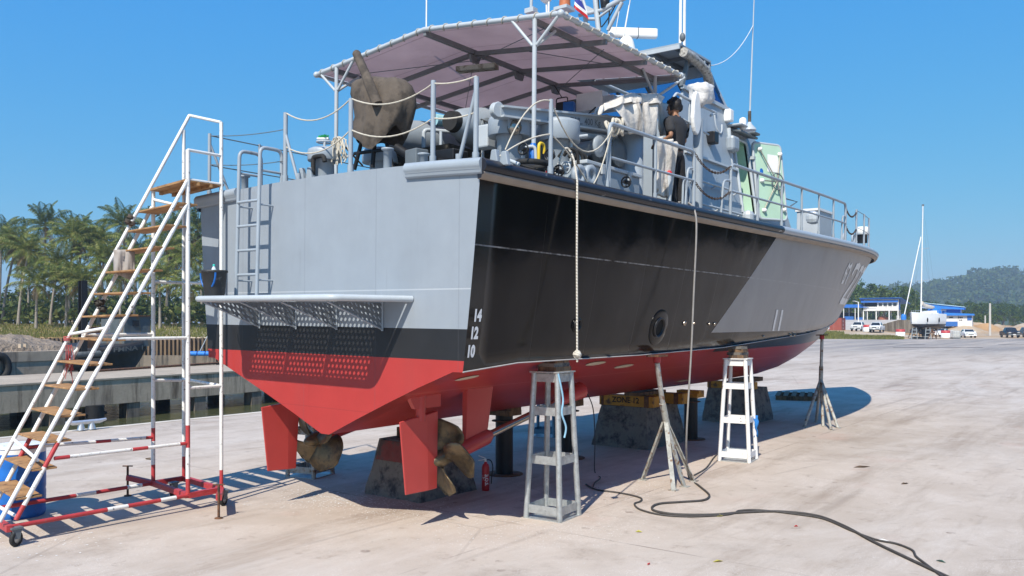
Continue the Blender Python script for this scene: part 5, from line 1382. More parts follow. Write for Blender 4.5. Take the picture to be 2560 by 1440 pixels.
def caster(p, r=.085):
    p = V(p); c = empty('caster'); c.parent = stairs
    rot = Matrix.Rotation(PI / 2, 3, 'X')
    rot = Matrix.Rotation(.5, 3, 'Z') @ rot
    MB().lathe([(r * .6, -.022), (r * .92, -.022), (r, -.012), (r, .012), (r * .92, .022), (r * .6, .022)], p + V((0, 0, r)), 20, rot, cap=False).build('tyre', m_rubber, c)
    MB().lathe([(0, -.018), (r * .62, -.018), (r * .62, .018), (0, .018)], p + V((0, 0, r)), 16, rot).build('rim', m_galv, c)
    MB().prism([p + V((-.03, -.035, r)), p + V((.03, -.035, r)), p + V((.05, -.035, r * 2.3)), p + V((-.05, -.035, r * 2.3))], (0, .012, 0)).prism([p + V((-.03, .025, r)), p + V((.03, .025, r)), p + V((.05, .025, r * 2.3)), p + V((-.05, .025, r * 2.3))], (0, .012, 0)).box(p + V((0, 0, r * 2.35)), (.12, .09, .02)).build('fork', m_gdark, c)
caster(GP(40, 1366)); caster(S(-2.2, FY_, -.25) * 1.0 + V((0, 0, -(S(-2.2, FY_, -.25).z)))); caster(V((-.12, 1.75, 0))); caster(V((-.2, 2.8, 0)))
# things tied to the stairs
YB = S(0, FY_, 0).y
def bunch(c0, n, r, m, nm, label, cat):
    rg = MB()
    for k in range(n): rg.ball(c0 + V((R.uniform(-1, 1) * r, R.uniform(-1, 1) * r, R.uniform(-1.1, 1) * r)), (r * .9, r * .7, r * .6), 10, 8, jit=.9)
    tag(rg.build(nm, m), label, cat)
bunch(U(252, 762, 1, YB - .03), 6, .055, mat('dark oily rag', (.06, .055, .05), .95, 0, .5, 20), 'rag', 'small dark rag tied to the lower part of the stairs behind the treads', 'rag')
bunch(U(322, 550, 1, YB), 5, .055, m_brown, 'work_gloves', 'brown work gloves stuffed over the outer handrail of the stairs', 'gloves')
rows = []
for i in range(9):
    rows.append([U(284 + 6.5 * j + (2 - i * .25) * math.sin(j * 1.9), 624 + i * (7.2 + .38 * j), 1, YB - .22 - .02 * j + .03 * math.sin(j * 1.7 + i * .4)) for j in range(9)])
tag(MB().grid(rows, 0, True).build('hanging_cloth', mat('grey cotton cloth', (.34, .31, .29), .95, 0, .1, 8), solid=.006), 'grey towel hanging under an upper tread of the stairs', 'cloth')
rb_ = MB(); q0 = U(168, 862, 1, YB)
for k in range(12):
    a = q0 + V((R.uniform(-.05, .05), R.uniform(-.08, .02), 0)); rb_.tube([a, a + V((R.uniform(-.03, .03), R.uniform(-.03, .03), -.2)), a + V((R.uniform(-.06, .06), R.uniform(-.06, .06), -R.uniform(.3, .5)))], .004, 4)
for k in range(3): rb_.tube([q0 + V((.04 * math.cos(a), .04 * math.sin(a), .1 - .02 * k)) for a in [2 * PI * j / 10 for j in range(10)]], .008, 5, closed=True)
tag(rb_.build('red_twine', mat('faded red twine', (.45, .09, .09), .9)), 'frayed red twine tied round the outer stringer of the stairs', 'twine')

# ---------------------------------------------------------------- blue drum
dc = GP(50, 1288)
dm = empty('plastic_drum', dc, 'blue plastic drum with a white lid behind the foot of the stairs', 'drum')
MB().lathe([(.27, 0), (.285, .02), (.29, .06), (.282, .10), (.29, .15), (.292, .3), (.284, .33), (.292, .36), (.292, .58), (.284, .61), (.292, .64), (.29, .8), (.28, .86), (.27, .88)], n=36).build('drum_body', m_blue, dm)
MB().lathe([(.298, .865), (.298, .895), (.27, .90), (0, .897)], n=36).build('lid', mat('printed white lid', (.7, .72, .74), .5, 0, .05, 5, 0, 0, 0, (.04, .09, .3), 7, .36), dm)
MB().lathe([(.292, .80), (.292, .855)], n=36, cap=False).build('label_band', m_white, dm)

# ---------------------------------------------------------------- boat stands, jacks, blocks
def stand(c, h, wb, wt, rz, m, label, group, cat='boat stand'):
    o = empty('boat_stand', (c[0], c[1], 0), label, cat, group, rz)
    r = .036
    cs = [(1, 1), (1, -1), (-1, -1), (-1, 1)]
    def at(k, z):
        w = wb + (wt - wb) * z / h; return V((cs[k][0] * w, cs[k][1] * w, z))
    for k in range(4):
        MB().tube([at(k, 0), at(k, h - .02)], r, 12).build('leg', m, o)
    for z in (.12, h * .40, h * .73, h - .08):
        for k in range(4):
            a, b_ = at(k, z), at((k + 1) % 4, z); d = (b_ - a).normalized(); n = d.cross(V((0, 0, 1))) * -(r * .75)
            MB().bar(a + d * .0 - n * 0, b_, .012, .10).build('tie_bar', m, o)
    MB().box((0, 0, h - .008), (2 * wt + .09, 2 * wt + .09, .016)).build('top_plate', m, o)
    MB().box((0, 0, .006), (2 * wb + .06, 2 * wb + .06, .012)).build('foot_plate', m_galv, o)
    return o
def chocks(c, z, n, w, label, m=None, group='timber chocks on the stands'):
    o = empty('timber_chocks', (c[0], c[1], z), label, 'chocks', group)
    zz = 0
    for k in range(n):
        h = .055 - .008 * (k % 2); MB().box((R.uniform(-.03, .03), R.uniform(-.02, .02), zz + h / 2), (w * (1 - .12 * k), .26, h), R.uniform(-.15, .15)).build('timber', m or (m_wood if k % 2 == 0 else m_block), o); zz += h + .001
    return o
st1 = stand((2.0, -2.08), 1.82, .24, .165, rad(4), m_galv, 'mottled galvanised four legged stand nearest us under the transom corner', 'four legged boat stands')
chocks((2.0, -2.1), 1.821, 3, .36, 'grey wooden chocks on top of the galvanised stand')
m_wst = mat('chipped white stand paint', (.72, .72, .71), .5, 0, .04, 8, .15, 60, .004, (.16, .09, .06), 16, .34)
st2 = stand((7.62, -2.20), 1.80, .26, .17, rad(8), m_wst, 'white painted four legged stand with a blue rag amidships', 'four legged boat stands')
chocks((7.62, -2.2), 1.801, 4, .34, 'rust stained wooden chocks on top of the white stand')
stand((2.05, 2.62), 1.80, .25, .165, rad(14), m_jack, 'grey four legged stand under the port side near the far propeller', 'four legged boat stands')
stand((8.2, 2.35), 1.84, .25, .17, rad(20), mat('blue grey stand paint', (.11, .24, .33), .5, 0, .1, 8), 'pale blue four legged stand under the port side behind the shaft', 'four legged boat stands')
# rag on the white stand and strap on the near stand
b = MB(); rows = []
for i in range(8): rows.append([V((7.62 + .24 + .03 * math.sin(i + j), -2.2 - .27 + .02 * j + .012 * math.sin(2 * i), .78 - .055 * i)) for j in range(4)])
tag(b.grid(rows, 0, True).build('rag', mat('blue rag', (.02, .16, .46), .9), solid=.01), 'blue rag hanging on a leg of the white stand', 'rag')
tag(tube('webbing_strap', catmull([(1.80, -2.30, 1.80), (1.86, -2.33, 1.5), (1.82, -2.34, 1.32), (1.88, -2.36, 1.15), (1.86, -2.35, 1.02)], 5), .012, mat('pale blue strap', (.25, .46, .62), .8)), 'pale blue strap hanging down the galvanised stand', 'strap')
def tripod(feet, apex, sleeve, head, label, m, ang=True):
    o = empty('jack_stand', V((apex[0], apex[1], 0)), label, 'jack stand', 'tripod jacks under the chine'); off = V((apex[0], apex[1], 0))
    for f in feet:
        f = V(f) - off; b = MB()
        if ang: b.bar(f, V(apex) - off, .065, .012).bar(f + V((.03, .025, 0)), V(apex) - off + V((.03, .025, 0)), .012, .065)
        else: b.tube([f, V(apex) - off], .035, 10)
        b.box(f + V((0, 0, .006)), (.12, .12, .012)); b.build('leg', m, o)
    d = (V(sleeve) - V(apex)); 
    MB().tube([V(apex) - d * .6 - off, V(sleeve) - off], .05, 14).build('sleeve', m, o)
    MB().tube([V(sleeve) - off, V(head) - off], .038, 12).build('jack_tube', mat('peeling silver paint', (.42, .42, .40), .45, .3, .2, 10, .1, 50, .004, (.2, .10, .05), 9, .42) if 'peeling silver paint' not in bpy.data.materials else bpy.data.materials['peeling silver paint'], o)
    MB().tube([V(sleeve) - off + V((-.1, 0, -.03)), V(sleeve) - off + V((.1, 0, -.03))], .009, 6).build('locking_pin', m_rust, o)
    h_ = V(head) - off
    MB().tube([h_, h_ + V((0, 0, .09))], .055, 10).build('screw_head', m_redp, o); MB().box(h_ + V((0, 0, .10)), (.30, .2, .025)).build('head_plate', m_rust, o)
    return o
tripod([GP(1608, 1200), GP(1684, 1226), GP(1712, 1217), GP(1734, 1203)], (4.80, -2.22, .98), (4.70, -2.22, 1.22), (4.43, -2.27, 1.84), 'grey tripod jack with a leaning tube under the chine amidships', m_jack)
tripod([GP(2010, 1068), GP(2040, 1056), GP(2078, 1075), GP(2095, 1070), GP(2058, 1066)], W(2052, 948, 20.43), W(2053, 915, 20.43), W(2055, 848, 20.43), 'mottled tripod jack standing under the bow', m_jack, False)
def block(x0, x1, y0, y1, h, ins, label, group='concrete keel blocks'):
    o = empty('keel_block', ((x0 + x1) / 2, (y0 + y1) / 2, 0), label, 'concrete block', group)
    w, l = (x1 - x0) / 2, (y1 - y0) / 2
    rows = []
    for i in range(9):
        t = i / 8; row = []
        for cx_, cy_ in ((-1, -1), (1, -1), (1, 1), (-1, 1)):
            pass
        ring = []
        for e in range(4):
            a = ((-1, -1), (1, -1), (1, 1), (-1, 1))[e]; c = ((1, -1), (1, 1), (-1, 1), (-1, -1))[e]
            for k in range(8):
                u = k / 8; p = V((a[0] + (c[0] - a[0]) * u, a[1] + (c[1] - a[1]) * u, 0)); s_ = 1 - ins * t
                q = V((p.x * w * s_, p.y * l * s_, h * t)); n = mnoise.noise(q * 6 + V((x0, y0, 0))); nn = mnoise.noise(q * 2 + V((x0, y0, 5)))
                q += V((p.x, p.y, 0)) * (.012 * n + .015 * nn - (.05 * max(0, mnoise.noise(q * 4 + V((9, x0, 0)))) if i == 0 else 0)); ring.append(q)
        ring.append(ring[0]); rows.append(ring)
    b = MB().grid(rows, 0, False); b.add(rows[-1][:-1], [tuple(range(32))])
    b.build('block_body', m_block, o, weld=True)
    return o
b0 = block(1.56, 2.74, -.24, .86, .78, .26, 'stained concrete keel block with a red smear behind the near rudder')
MB().prism([V((-.545, -.20, .50)), V((-.53, .36, .50)), V((-.455, .34, .765)), V((-.455, -.2, .765))], (-.012, 0, 0)).build('red_smear', mat('smeared red paint', (.20, .05, .045), .8, 0, .3, 5, 0, 0, 0, (.08, .06, .055), 5, .48), b0)
block(7.65, 9.3, -.40, .86, .79, .2, 'dark concrete keel block carrying the lettered yellow beam amidships'); block(12.85, 14.3, -.40, .90, .82, .18, 'dark concrete keel block farthest forward under the keel')
def beam(c, d, rz, label, text=None):
    o = empty('keel_beam', c, label, 'beam', 'yellow beams on the keel blocks', rz)
    MB().box((0, 0, d[2] / 2), d).build('beam_body', m_yellow, o, bevel=.008)
    MB().box((0, d[1] * .44, d[2] / 2), (d[0] + .012, .06, d[2] + .012)).build('end_strap', m_rust, o); MB().box((0, -d[1] * .38, d[2] / 2), (d[0] + .012, .10, d[2] + .012)).build('end_strap', m_rust, o)
    if text:
        vs, fs = text_geo(text, .15, .004)
        MB().add([V((-d[0] / 2 - .004, -v.x, d[2] * .55 + v.y)) for v in vs], fs).build('beam_lettering', m_stencil, o)
beam((7.95, .18, .793), (.26, 1.2, .21), 0, 'yellow beam lettered ZONE 12 lying across the block amidships', 'ZONE 12')
beam((8.95, .05, .793), (.26, 1.2, .21), 0, 'unlettered yellow beam just ahead of the ZONE 12 beam')
beam((13.1, .2, .823), (.24, 1.2, .17), 0, 'yellow beam on the forward concrete block', None)
tag(MB().box((2.05, .3, .86), (.3, .5, .15)).box((2.05, .25, .995), (.25, .4, .11)).build('timber_packing', m_wood), 'dark timber packing between the stern block and the keel', 'timber')
tag(MB().box((8.3, 0, 1.04), (1.1, .34, .06)).build('timber_packing', m_wood), 'flat timber packing on the yellow beams amidships', 'timber')
tag(MB().box((13.6, .0, 1.02), (1.0, .4, .10)).build('timber_packing', m_wood), 'timber packing on the forward block', 'timber')
def pipe_post(c, h, label, capm=m_wood):
    o = empty('pipe_post', (c[0], c[1], 0), label, 'support post', 'steel pipe posts under the keel')
    MB().tube([(0, 0, 0), (0, 0, h)], .14, 20).build('pipe', m_gunleg, o); MB().lathe([(.3, 0), (.3, .012), (.15, .014)], n=24).build('foot_plate', m_rust, o)
    MB().lathe([(.2, h - .1), (.2, h - .085)], n=20).build('flange', m_rust, o)
    MB().box((0, 0, h + .04), (.34, .44, .08)).box((.02, .02, h + .11), (.26, .5, .06)).build('cap_timber', capm, o)
pipe_post((4.0, .23), .95, 'black pipe post under the keel behind the propeller shaft'); pipe_post((5.98, .31), .94, 'black pipe post under the keel half hidden by the galvanised stand'); pipe_post((9.6, -.36), .88, 'black pipe post with yellow cap just ahead of the lettered block', m_yellow)
# ---------------------------------------------------------------- fire extinguisher
EXP = GP(1214, 1226)
ex = empty('fire_extinguisher', (EXP.x, EXP.y, 0), 'red fire extinguisher lettered B.O.S. standing by the stern block', 'fire extinguisher')
MB().lathe([(.062, 0), (.07, .01), (.07, .42), (.055, .47), (.025, .495), (.025, .52)], n=24).build('cylinder', mat('extinguisher red', (.46, .02, .025), .35, 0, .06, 4), ex)
hdv = (V((CAM.x, CAM.y, 0)) - V((EXP.x, EXP.y, 0))).normalized(); rdv = V((-hdv.y, hdv.x, 0)) * 1
MB().tube([(0, 0, .51), tuple(V((0, 0, .57)))], .02, 8).tube([(0, 0, .56), tuple(rdv * -.13 + V((0, 0, .54)))], .009, 6).tube([(0, 0, .58), tuple(rdv * -.13 + V((0, 0, .63)))], .009, 6).build('valve_handle', m_white, ex)
MB().tube(catmull([(0, 0, .55), tuple(rdv * .09 + V((0, 0, .54))), tuple(rdv * .13 + V((0, 0, .42))), tuple(rdv * .11 + V((0, 0, .25))), tuple(rdv * .10 + V((0, 0, .12)))], 5), .011, 7).build('discharge_hose', m_rubber, ex); ex.scale = (.8, .8, .8)
def wrap_text(t, size, z0, ang0, name, r=.0715):
    vs, fs = text_geo(t, size, .002); out = []
    for v in vs:   # text runs downwards
        a = ang0 + v.y / r; d = hdv * math.cos(a) + V((hdv.y, -hdv.x, 0)) * -math.sin(a) * -1 * -1
        out.append(V((d.x * r, d.y * r, z0 - v.x)))
    MB().add(out, fs).build(name, m_letter, ex)
wrap_text('B.O.S.', .085, .20, .25, 'owner_lettering'); wrap_text('1/2-1', .055, .24, -.55, 'number_lettering')

# ---------------------------------------------------------------- hoses and cables
def gpts(l, z=.018): return [GP(x, y) + V((0, 0, z)) for x, y in l]
h0 = hz(UB(1722, 508, 1, -2.55)); h1 = hz(UB(1737, 528, 1, -2.76)); h2 = U(1741, 580, 1, -2.80); h3 = U(1728, 880, 1, -2.72); h4 = U(1716, 1100, 1, -2.62); h4.z = max(h4.z, .4)
line = catmull([h0 + V((-.05, .15, .02)), h0, h1, h2, h2.lerp(h3, .5), h3, h4] + gpts([(1722, 1196), (1745, 1215), (1770, 1236), (1772, 1246), (1755, 1254), (1700, 1258), (1650, 1262), (1630, 1271), (1640, 1281), (1690, 1289), (1780, 1290), (1860, 1284), (1950, 1282), (2040, 1292), (2110, 1318), (2180, 1356), (2260, 1395), (2330, 1428), (2420, 1470)]), 6)
k0 = 42
hs_ = empty('air_hose', (0, 0, 0), 'long hose hanging from the deck rail and snaking over the concrete', 'hose')
MB().tube(line[:k0], .014, 8).build('hanging_length', m_hose, hs_); MB().tube(line[k0 - 1:], .0145, 8).build('ground_length', m_cable, hs_)
tag(tube('power_cable', catmull(gpts([(1465, 1213), (1490, 1226), (1540, 1233), (1578, 1240), (1603, 1248), (1600, 1256), (1586, 1262), (1600, 1276), (1650, 1289), (1720, 1294), (1800, 1291), (1835, 1286), (1850, 1279), (1900, 1278), (1990, 1288), (2060, 1300), (2130, 1330), (2190, 1352), (2240, 1362), (2280, 1378), (2290, 1394), (2310, 1410), (2360, 1448)], .014), 6), .012, m_cable), 'thin black cable running beside the hose on the concrete', 'cable')
tag(tube('power_cable', catmull([(5.2, -.55, 1.3), (5.35, -.6, 1.0), (5.25, -.7, .5), (5.0, -.85, .02), (4.6, -1.2, .015), (4.2, -1.35, .015), (3.9, -1.5, .015)], 6), .009, m_cable), 'thin black cable hanging from the bottom of the hull to the ground', 'cable')
tag(tube('power_cable', catmull(gpts([(1735, 1190), (1765, 1172), (1785, 1145), (1800, 1132)], .012), 5), .012, m_cable), 'short loose end of cable by the feet of the leaning tripod jack', 'cable')
# ---------------------------------------------------------------- pallet, cleat, scraps
pl = empty('wooden_pallet', (20.6, 1.1, 0), 'dark wooden pallet lying in the shade under the bow', 'pallet', None, .3)
for k in range(6): MB().box((0, -.6 + .24 * k, .135), (1.9, .14, .025)).build('deck_board', m_wood, pl)
for k in range(3): MB().box((-.85 + .85 * k, 0, .06), (.1, 1.3, .12)).build('bearer', m_wood, pl)
cl = empty('mooring_cleat', (2.7, 11.12, .02), 'pale steel mooring cleat on the quay edge behind the stairs', 'cleat')
MB().tube([(-.45, 0, .2), (-.3, 0, .17), (.3, 0, .17), (.45, 0, .2)], [.03, .05, .05, .03], 10).build('horn', m_alu, cl)
for s in (-1, 1): MB().tube([(s * .12, 0, 0), (s * .12, 0, .16)], [.09, .05], 10).build('cleat_foot', m_alu, cl)
m_scrap = mat('paint scrap', (.74, .73, .70), .9)
b = MB()
def flakes(n, cx, cy, sx_, sy_, smin, smax):
    for _ in range(n):
        px, py = R.gauss(cx, sx_), R.gauss(cy, sy_)
        if py < 1120 or py > 1440: continue
        p = GP(px, py); s = R.uniform(smin, smax); a = R.uniform(0, 2 * PI); z = R.uniform(.003, .005)
        e = V((math.cos(a), math.sin(a), 0)) * s; f = V((-math.sin(a), math.cos(a), 0)) * s * R.uniform(.4, 1)
        b.add([p + e + V((0, 0, z)), p + f + V((0, 0, z)), p - e + V((0, 0, z)), p - f + V((0, 0, z))], [(0, 1, 2, 3)])
flakes(900, 900, 1252, 95, 12, .003, .018); flakes(420, 1000, 1278, 90, 12, .003, .012); flakes(260, 1180, 1310, 120, 20, .005, .014); flakes(260, 1400, 1325, 110, 18, .005, .012); flakes(260, 760, 1235, 60, 22, .006, .018); flakes(220, 1560, 1220, 70, 18, .006, .016); flakes(200, 1300, 1340, 300, 40, .004, .009); flakes(120, 120, 1345, 80, 25, .006, .02)
tag(b.build('paint_flakes', m_scrap), kind='stuff', label='white flakes of old paint scattered over the concrete', cat='paint flakes')
m_leafy = mat('dry leaf', (.42, .38, .08), .8); m_twig = mat('twig', (.12, .08, .05), .9)
def leaf(px, py, m, label, s=.05, nm='fallen_leaf', cat='leaf', group=None):
    p = GP(px, py) + V((0, 0, .006)); a = R.uniform(0, 6); d = V((math.cos(a), math.sin(a), 0)); n = V((-d.y, d.x, 0))
    o = MB().add([d * s, n * s * .4 + V((0, 0, .02)), -d * s, -n * s * .4 + V((0, 0, .012))], [(0, 1, 2), (0, 2, 3)]).build(nm, m, None, p, solid=.003); tag(o, label, cat, group)
leaf(1795, 1405, m_leafy, 'yellow leaf on the concrete right of the near foreground', .055); leaf(1597, 1331, m_leafy, 'small yellow leaf below the loop of the hose', .04); leaf(1802, 1291, m_leafy, 'yellow green leaf lying against the hose', .06)
leaf(2352, 1405, mat('green bottle glass', (.03, .10, .08), .3), 'flat green scrap beside the far end of the hose', .05, 'plastic_scrap', 'scrap'); leaf(2205, 1353, m_scrap, 'white paper scrap lying beside the hose', .09, 'paper_scrap', 'paper'); leaf(1622, 1412, m_redbright, 'small red scrap on the foreground concrete', .03, 'plastic_scrap', 'scrap'); leaf(1990, 1317, m_redbright, 'tiny red scrap below the hose', .025, 'plastic_scrap', 'scrap')
leaf(2262, 1210, m_twig, 'small twig on the sunlit concrete on the right', .08, 'twig', 'twig'); leaf(2155, 1168, m_twig, 'dry twig with pale ends on the concrete beyond the hose', .16, 'twig', 'twig'); leaf(1340, 1273, m_rust, 'rusty flat bar on the ground behind the galvanised stand', .28, 'flat_bar', 'bar'); leaf(370, 1148, m_twig, 'dark stick on the concrete behind the stairs', .12, 'stick', 'stick')
# ---------------------------------------------------------------- pier, barge and far bank on the left
HEAD = math.atan2(VS, VC) - PI / 2           # local +y away from the camera, +x to the right
PO, PE = V((7.42, 27.39, 0)), V((10.58, 1.05, 0)).normalized(); PN = V((-PE.y, PE.x, 0))
PRZ = math.atan2(PE.y, PE.x)
def pier_s(px, t):
    r = ray(px, HY); r.z = 0; o = PO + PN * t - V((CAM.x, CAM.y, 0)); k = o.dot(PN) / r.dot(PN)
    return (V((CAM.x, CAM.y, 0)) + r * k - PO).dot(PE)
def PP(s, t, z): return PO + PE * s + PN * t + V((0, 0, z))
pier = empty('concrete_pier', (0, 0, 0), 'weathered concrete pier on columns across the water', 'pier')
MB().hexa([PP(-14, 0, -1.08), PP(75, 0, -1.08), PP(75, .6, -1.08), PP(-14, .6, -1.08)], [PP(-14, 0, -.02), PP(75, 0, -.02), PP(75, .6, -.02), PP(-14, .6, -.02)]).build('edge_beam', m_pier, pier)
MB().hexa([PP(-14, -.04, -.02), PP(75, -.04, -.02), PP(75, 5.6, -.02), PP(-14, 5.6, -.02)], [PP(-14, -.04, .05), PP(75, -.04, .05), PP(75, 5.6, .05), PP(-14, 5.6, .05)]).build('pier_deck', m_piertop, pier)
MB().hexa([PP(-14, 5, -1.0), PP(75, 5, -1.0), PP(75, 5.5, -1.0), PP(-14, 5.5, -1.0)], [PP(-14, 5, -.02), PP(75, 5, -.02), PP(75, 5.5, -.02), PP(-14, 5.5, -.02)]).build('edge_beam', m_pier, pier)
for px in (-45, 135, 325, 492, 633, 770, 890):
    s = pier_s(px, .3); b = MB(); b.hexa([PP(s - .32, .05, -3.2), PP(s + .32, .05, -3.2), PP(s + .32, .62, -3.2), PP(s - .32, .62, -3.2)], [PP(s - .32, .05, -1.08), PP(s + .32, .05, -1.08), PP(s + .32, .62, -1.08), PP(s - .32, .62, -1.08)]); b.build('column', m_pilec, pier)
for px in (-130, 52, 402, 540, 680, 800):
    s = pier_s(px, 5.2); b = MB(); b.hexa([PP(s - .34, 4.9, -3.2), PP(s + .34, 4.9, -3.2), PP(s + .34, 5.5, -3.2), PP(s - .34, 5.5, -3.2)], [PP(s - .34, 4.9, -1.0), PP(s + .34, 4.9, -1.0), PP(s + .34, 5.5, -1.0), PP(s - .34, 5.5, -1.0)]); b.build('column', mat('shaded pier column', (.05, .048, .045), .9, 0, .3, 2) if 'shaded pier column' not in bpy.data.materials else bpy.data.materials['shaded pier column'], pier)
s = pier_s(228, .2); b = MB().tube([PP(s, -.05, -3.2), PP(s, -.05, -1.05)], .38, 20); b.tube([PP(s - .5, -.1, -1.42), PP(s + .5, -.1, -1.42)], .06, 8); b.build('round_pile', m_gunleg, pier)
# steel guide pile
p = PP(pier_s(207, 6.3), 6.3, 0); hz_ = W(207, 702, (p - CAM).dot(V((VC, VS, 0)))).z
gp_ = MB(); c = V((p.x, p.y, 0)); w = .20
for o in (-1, 1): gp_.box(c + PN * o * .14 + V((0, 0, hz_ / 2 - 1.5)), (w * 1.5, .04, hz_ + 3), PRZ)
gp_.box(c + V((0, 0, hz_ / 2 - 1.5)), (.05, .26, hz_ + 3), PRZ)
tag(gp_.build('steel_pile', m_gunleg), 'tall black steel guide pile standing beside the pier', 'pile')
# barge loaded with mud
T0 = 8.4
bs0, bs1 = pier_s(-420, T0), pier_s(420, T0)
bg_ = empty('mud_barge', (0, 0, 0), 'rusty barge heaped with grey mud and with a small cabin on its bow', 'barge')
n = 26; rowsA = []
for i in range(n + 1):
    u = i / n; s = bs0 + (bs1 - bs0) * u; e = max(0, (u - .66) / .34)
    zt = 1.02 + .42 * e ** 1.6; zb = -2.2 + 3.0 * e ** 1.5; half = 3.6 * (1 - .55 * e ** 2.2)
    c = T0 + 3.6
    rowsA.append([PP(s, c - half * .93, zb), PP(s, c - half, zb + (zt - zb) * .35), PP(s, c - half, zt - .5), PP(s, c - half - .05, zt - .48), PP(s, c - half - .05, zt), PP(s, c - half + .35, zt), PP(s, c + half, zt), PP(s, c + half, zb)])
ka = int(n * .70)
MB().grid(rowsA[:ka + 1], 0, False, flip=True).build('barge_hull', m_hulk, bg_)
b = MB().grid(rowsA[ka:], 0, True, flip=True); b.add(rowsA[-1], [tuple(range(8))]); b.build('barge_bow', m_hulkd, bg_)
rows = []
for i in range(70):
    s = bs0 + 1 + (pier_s(250, T0) - bs0 - 1) * i / 69; row = []
    for j in range(26):
        t = T0 + .45 + 6.2 * j / 25; hh = math.sin(PI * j / 25) ** .45 * interp(i, [0, 6, 40, 58, 69], [.2, 1, 1, .75, .1])
        q = V((s, t, 0)); z = 1.0 + hh * (.85 + .22 * mnoise.noise(q * .8) + .16 * mnoise.noise(q * 2.4) + .12 * abs(mnoise.noise(q * 5)))
        row.append(PP(s, t, z))
    rows.append(row)
MB().grid(rows, 0, False, flip=True).build('mud_load', m_mud, bg_)
sc_ = pier_s(350, T0 + 2); 
def bz(px0, px1, py0, py1, t, dt, m, name, par=bg_):
    a, c = pier_s(px0, t), pier_s(px1, t); d = (PP((a + c) / 2, t, 0) - V((CAM.x, CAM.y, 0))).dot(V((VC, VS, 0)))
    z1, z0 = CAM.z + (HY - py0) * d / FL, CAM.z + (HY - py1) * d / FL
    o = MB().hexa([PP(a, t, z0), PP(c, t, z0), PP(c, t + dt, z0), PP(a, t + dt, z0)], [PP(a, t, z1), PP(c, t, z1), PP(c, t + dt, z1), PP(a, t + dt, z1)]).build(name, m, par)
    return o, PP((a + c) / 2, t, (z0 + z1) / 2)
bz(311, 376, 791, 866, T0 + 1.6, 2.2, mat('barge cabin plate', (.10, .12, .13), .7, .1, .25, 2, 0, 0, 0, (.17, .13, .09), 2.5, .46, True), 'cabin')
bz(308, 378, 788, 791, T0 + 1.5, 2.5, m_rust, 'cabin_roof'); bz(333, 348, 801, 815, T0 + 1.55, .06, m_gunleg, 'cabin_vent')
bz(218, 250, 817, 872, T0 + 1.2, .8, m_rust, 'winch_box'); 
for px in (55, 68): bz(px - 3, px + 3, 860, 870, T0 + .1, .25, m_hulk, 'bollard')
vs, fs = text_geo('Z. FMNA 11', .62, .01); s_ = pier_s(318, T0); d0 = PP(s_, T0 + .2, 1.22)
MB().add([PP(s_ + v.x * .95, T0 - .02 + .35 * max(0, (v.x + 2) / 4) ** 2, 1.0 + .09 * (v.x / 2) + v.y * .55) for v in vs], fs).build('barge_lettering', mat('faded white letters', (.19, .17, .14), .9), bg_)
tc_ = PP(pier_s(-8, T0), T0 - .18, CAM.z + (HY - 910) * 44 / FL)
tf = MB(); tf.tube([tc_ + PE * (.42 * math.cos(a)) + V((0, 0, .55 * math.sin(a))) for a in [2 * PI * k / 24 for k in range(24)]], .19, 10, closed=True)
tag(tf.build('tyre_fender', m_rubber), 'black tyre fender hanging on the side of the barge', 'fender')
fd_ = empty('dock_fender', PP(pier_s(212, 6.0), 6.0, .08), 'rolled black and white rubber fender lying on the pier', 'fender'); MB().tube([(-.9, 0, .3), (.9, .2, .3)], .3, 14).build('fender_roll', m_rubber, fd_); MB().tube([(-1.0, 0, .75), (.9, .3, .8)], .16, 12).build('fender_tube', mat('scuffed fender', (.10, .11, .11), .8, 0, .4, 5), fd_)
tag(tube('pier_hose', catmull([PP(pier_s(px, 4.6 + .01 * (px - 240)), 4.6 + .006 * (px - 240), .12) for px in (240, 300, 360, 430, 500, 545)], 4), .06, m_rust), 'rusty pipe lying along the pier deck', 'pipe')
# sheet pile wall on the far bank
b = MB(); rows = [[], []]
for i in range(0, 560):
    px = -420 + i * 2.6; d = 83.7 + (.35 if (i // 2) % 2 else 0); p = W(px, HY, d); rows[0].append(V((p.x, p.y, -2.4))); rows[1].append(V((p.x, p.y, .95 + .05 * (i % 7 == 0))))
tag(b.grid(rows, 0, False).build('sheet_pile_wall', mat('rusty sheet piles', (.23, .155, .09), .85, .1, .3, .5, 0, 0, 0, (.10, .075, .055), .8, .5, True)), 'rusty sheet pile wall holding up the far bank', 'wall')
b = MB()
for i in range(0, 120):
    px = -420 + i * 8; p = W(px, HY, 82.9); q = W(px + 8, HY, 82.9); b.hexa([V((p.x, p.y, -2.4)), V((q.x, q.y, -2.4)), V((q.x, q.y, -2.4)) + PN * .8, V((p.x, p.y, -2.4)) + PN * .8], [V((p.x, p.y, -.72)), V((q.x, q.y, -.72)), V((q.x, q.y, -.72)) + PN * .8, V((p.x, p.y, -.72)) + PN * .8])
tag(b.build('wall_footing', m_pilec, weld=True), 'wet concrete ledge along the foot of the sheet pile wall', 'ledge')
rf = empty('work_raft', W(505, 884, 80), 'small raft of blue floats moored at the foot of the far wall', 'raft', None, HEAD)
for k in range(3): MB().tube([(-1.1 + .75 * k, 0, .0), (-.45 + .75 * k, 0, .0)], .22, 12).build('float', m_bluet, rf)
MB().tube([(-.2, 0, .2), (.9, .3, 2.6)], .05, 6).tube([(1.4, 0, .2), (1.0, .3, 2.6)], .05, 6).build('frame', m_alu, rf)
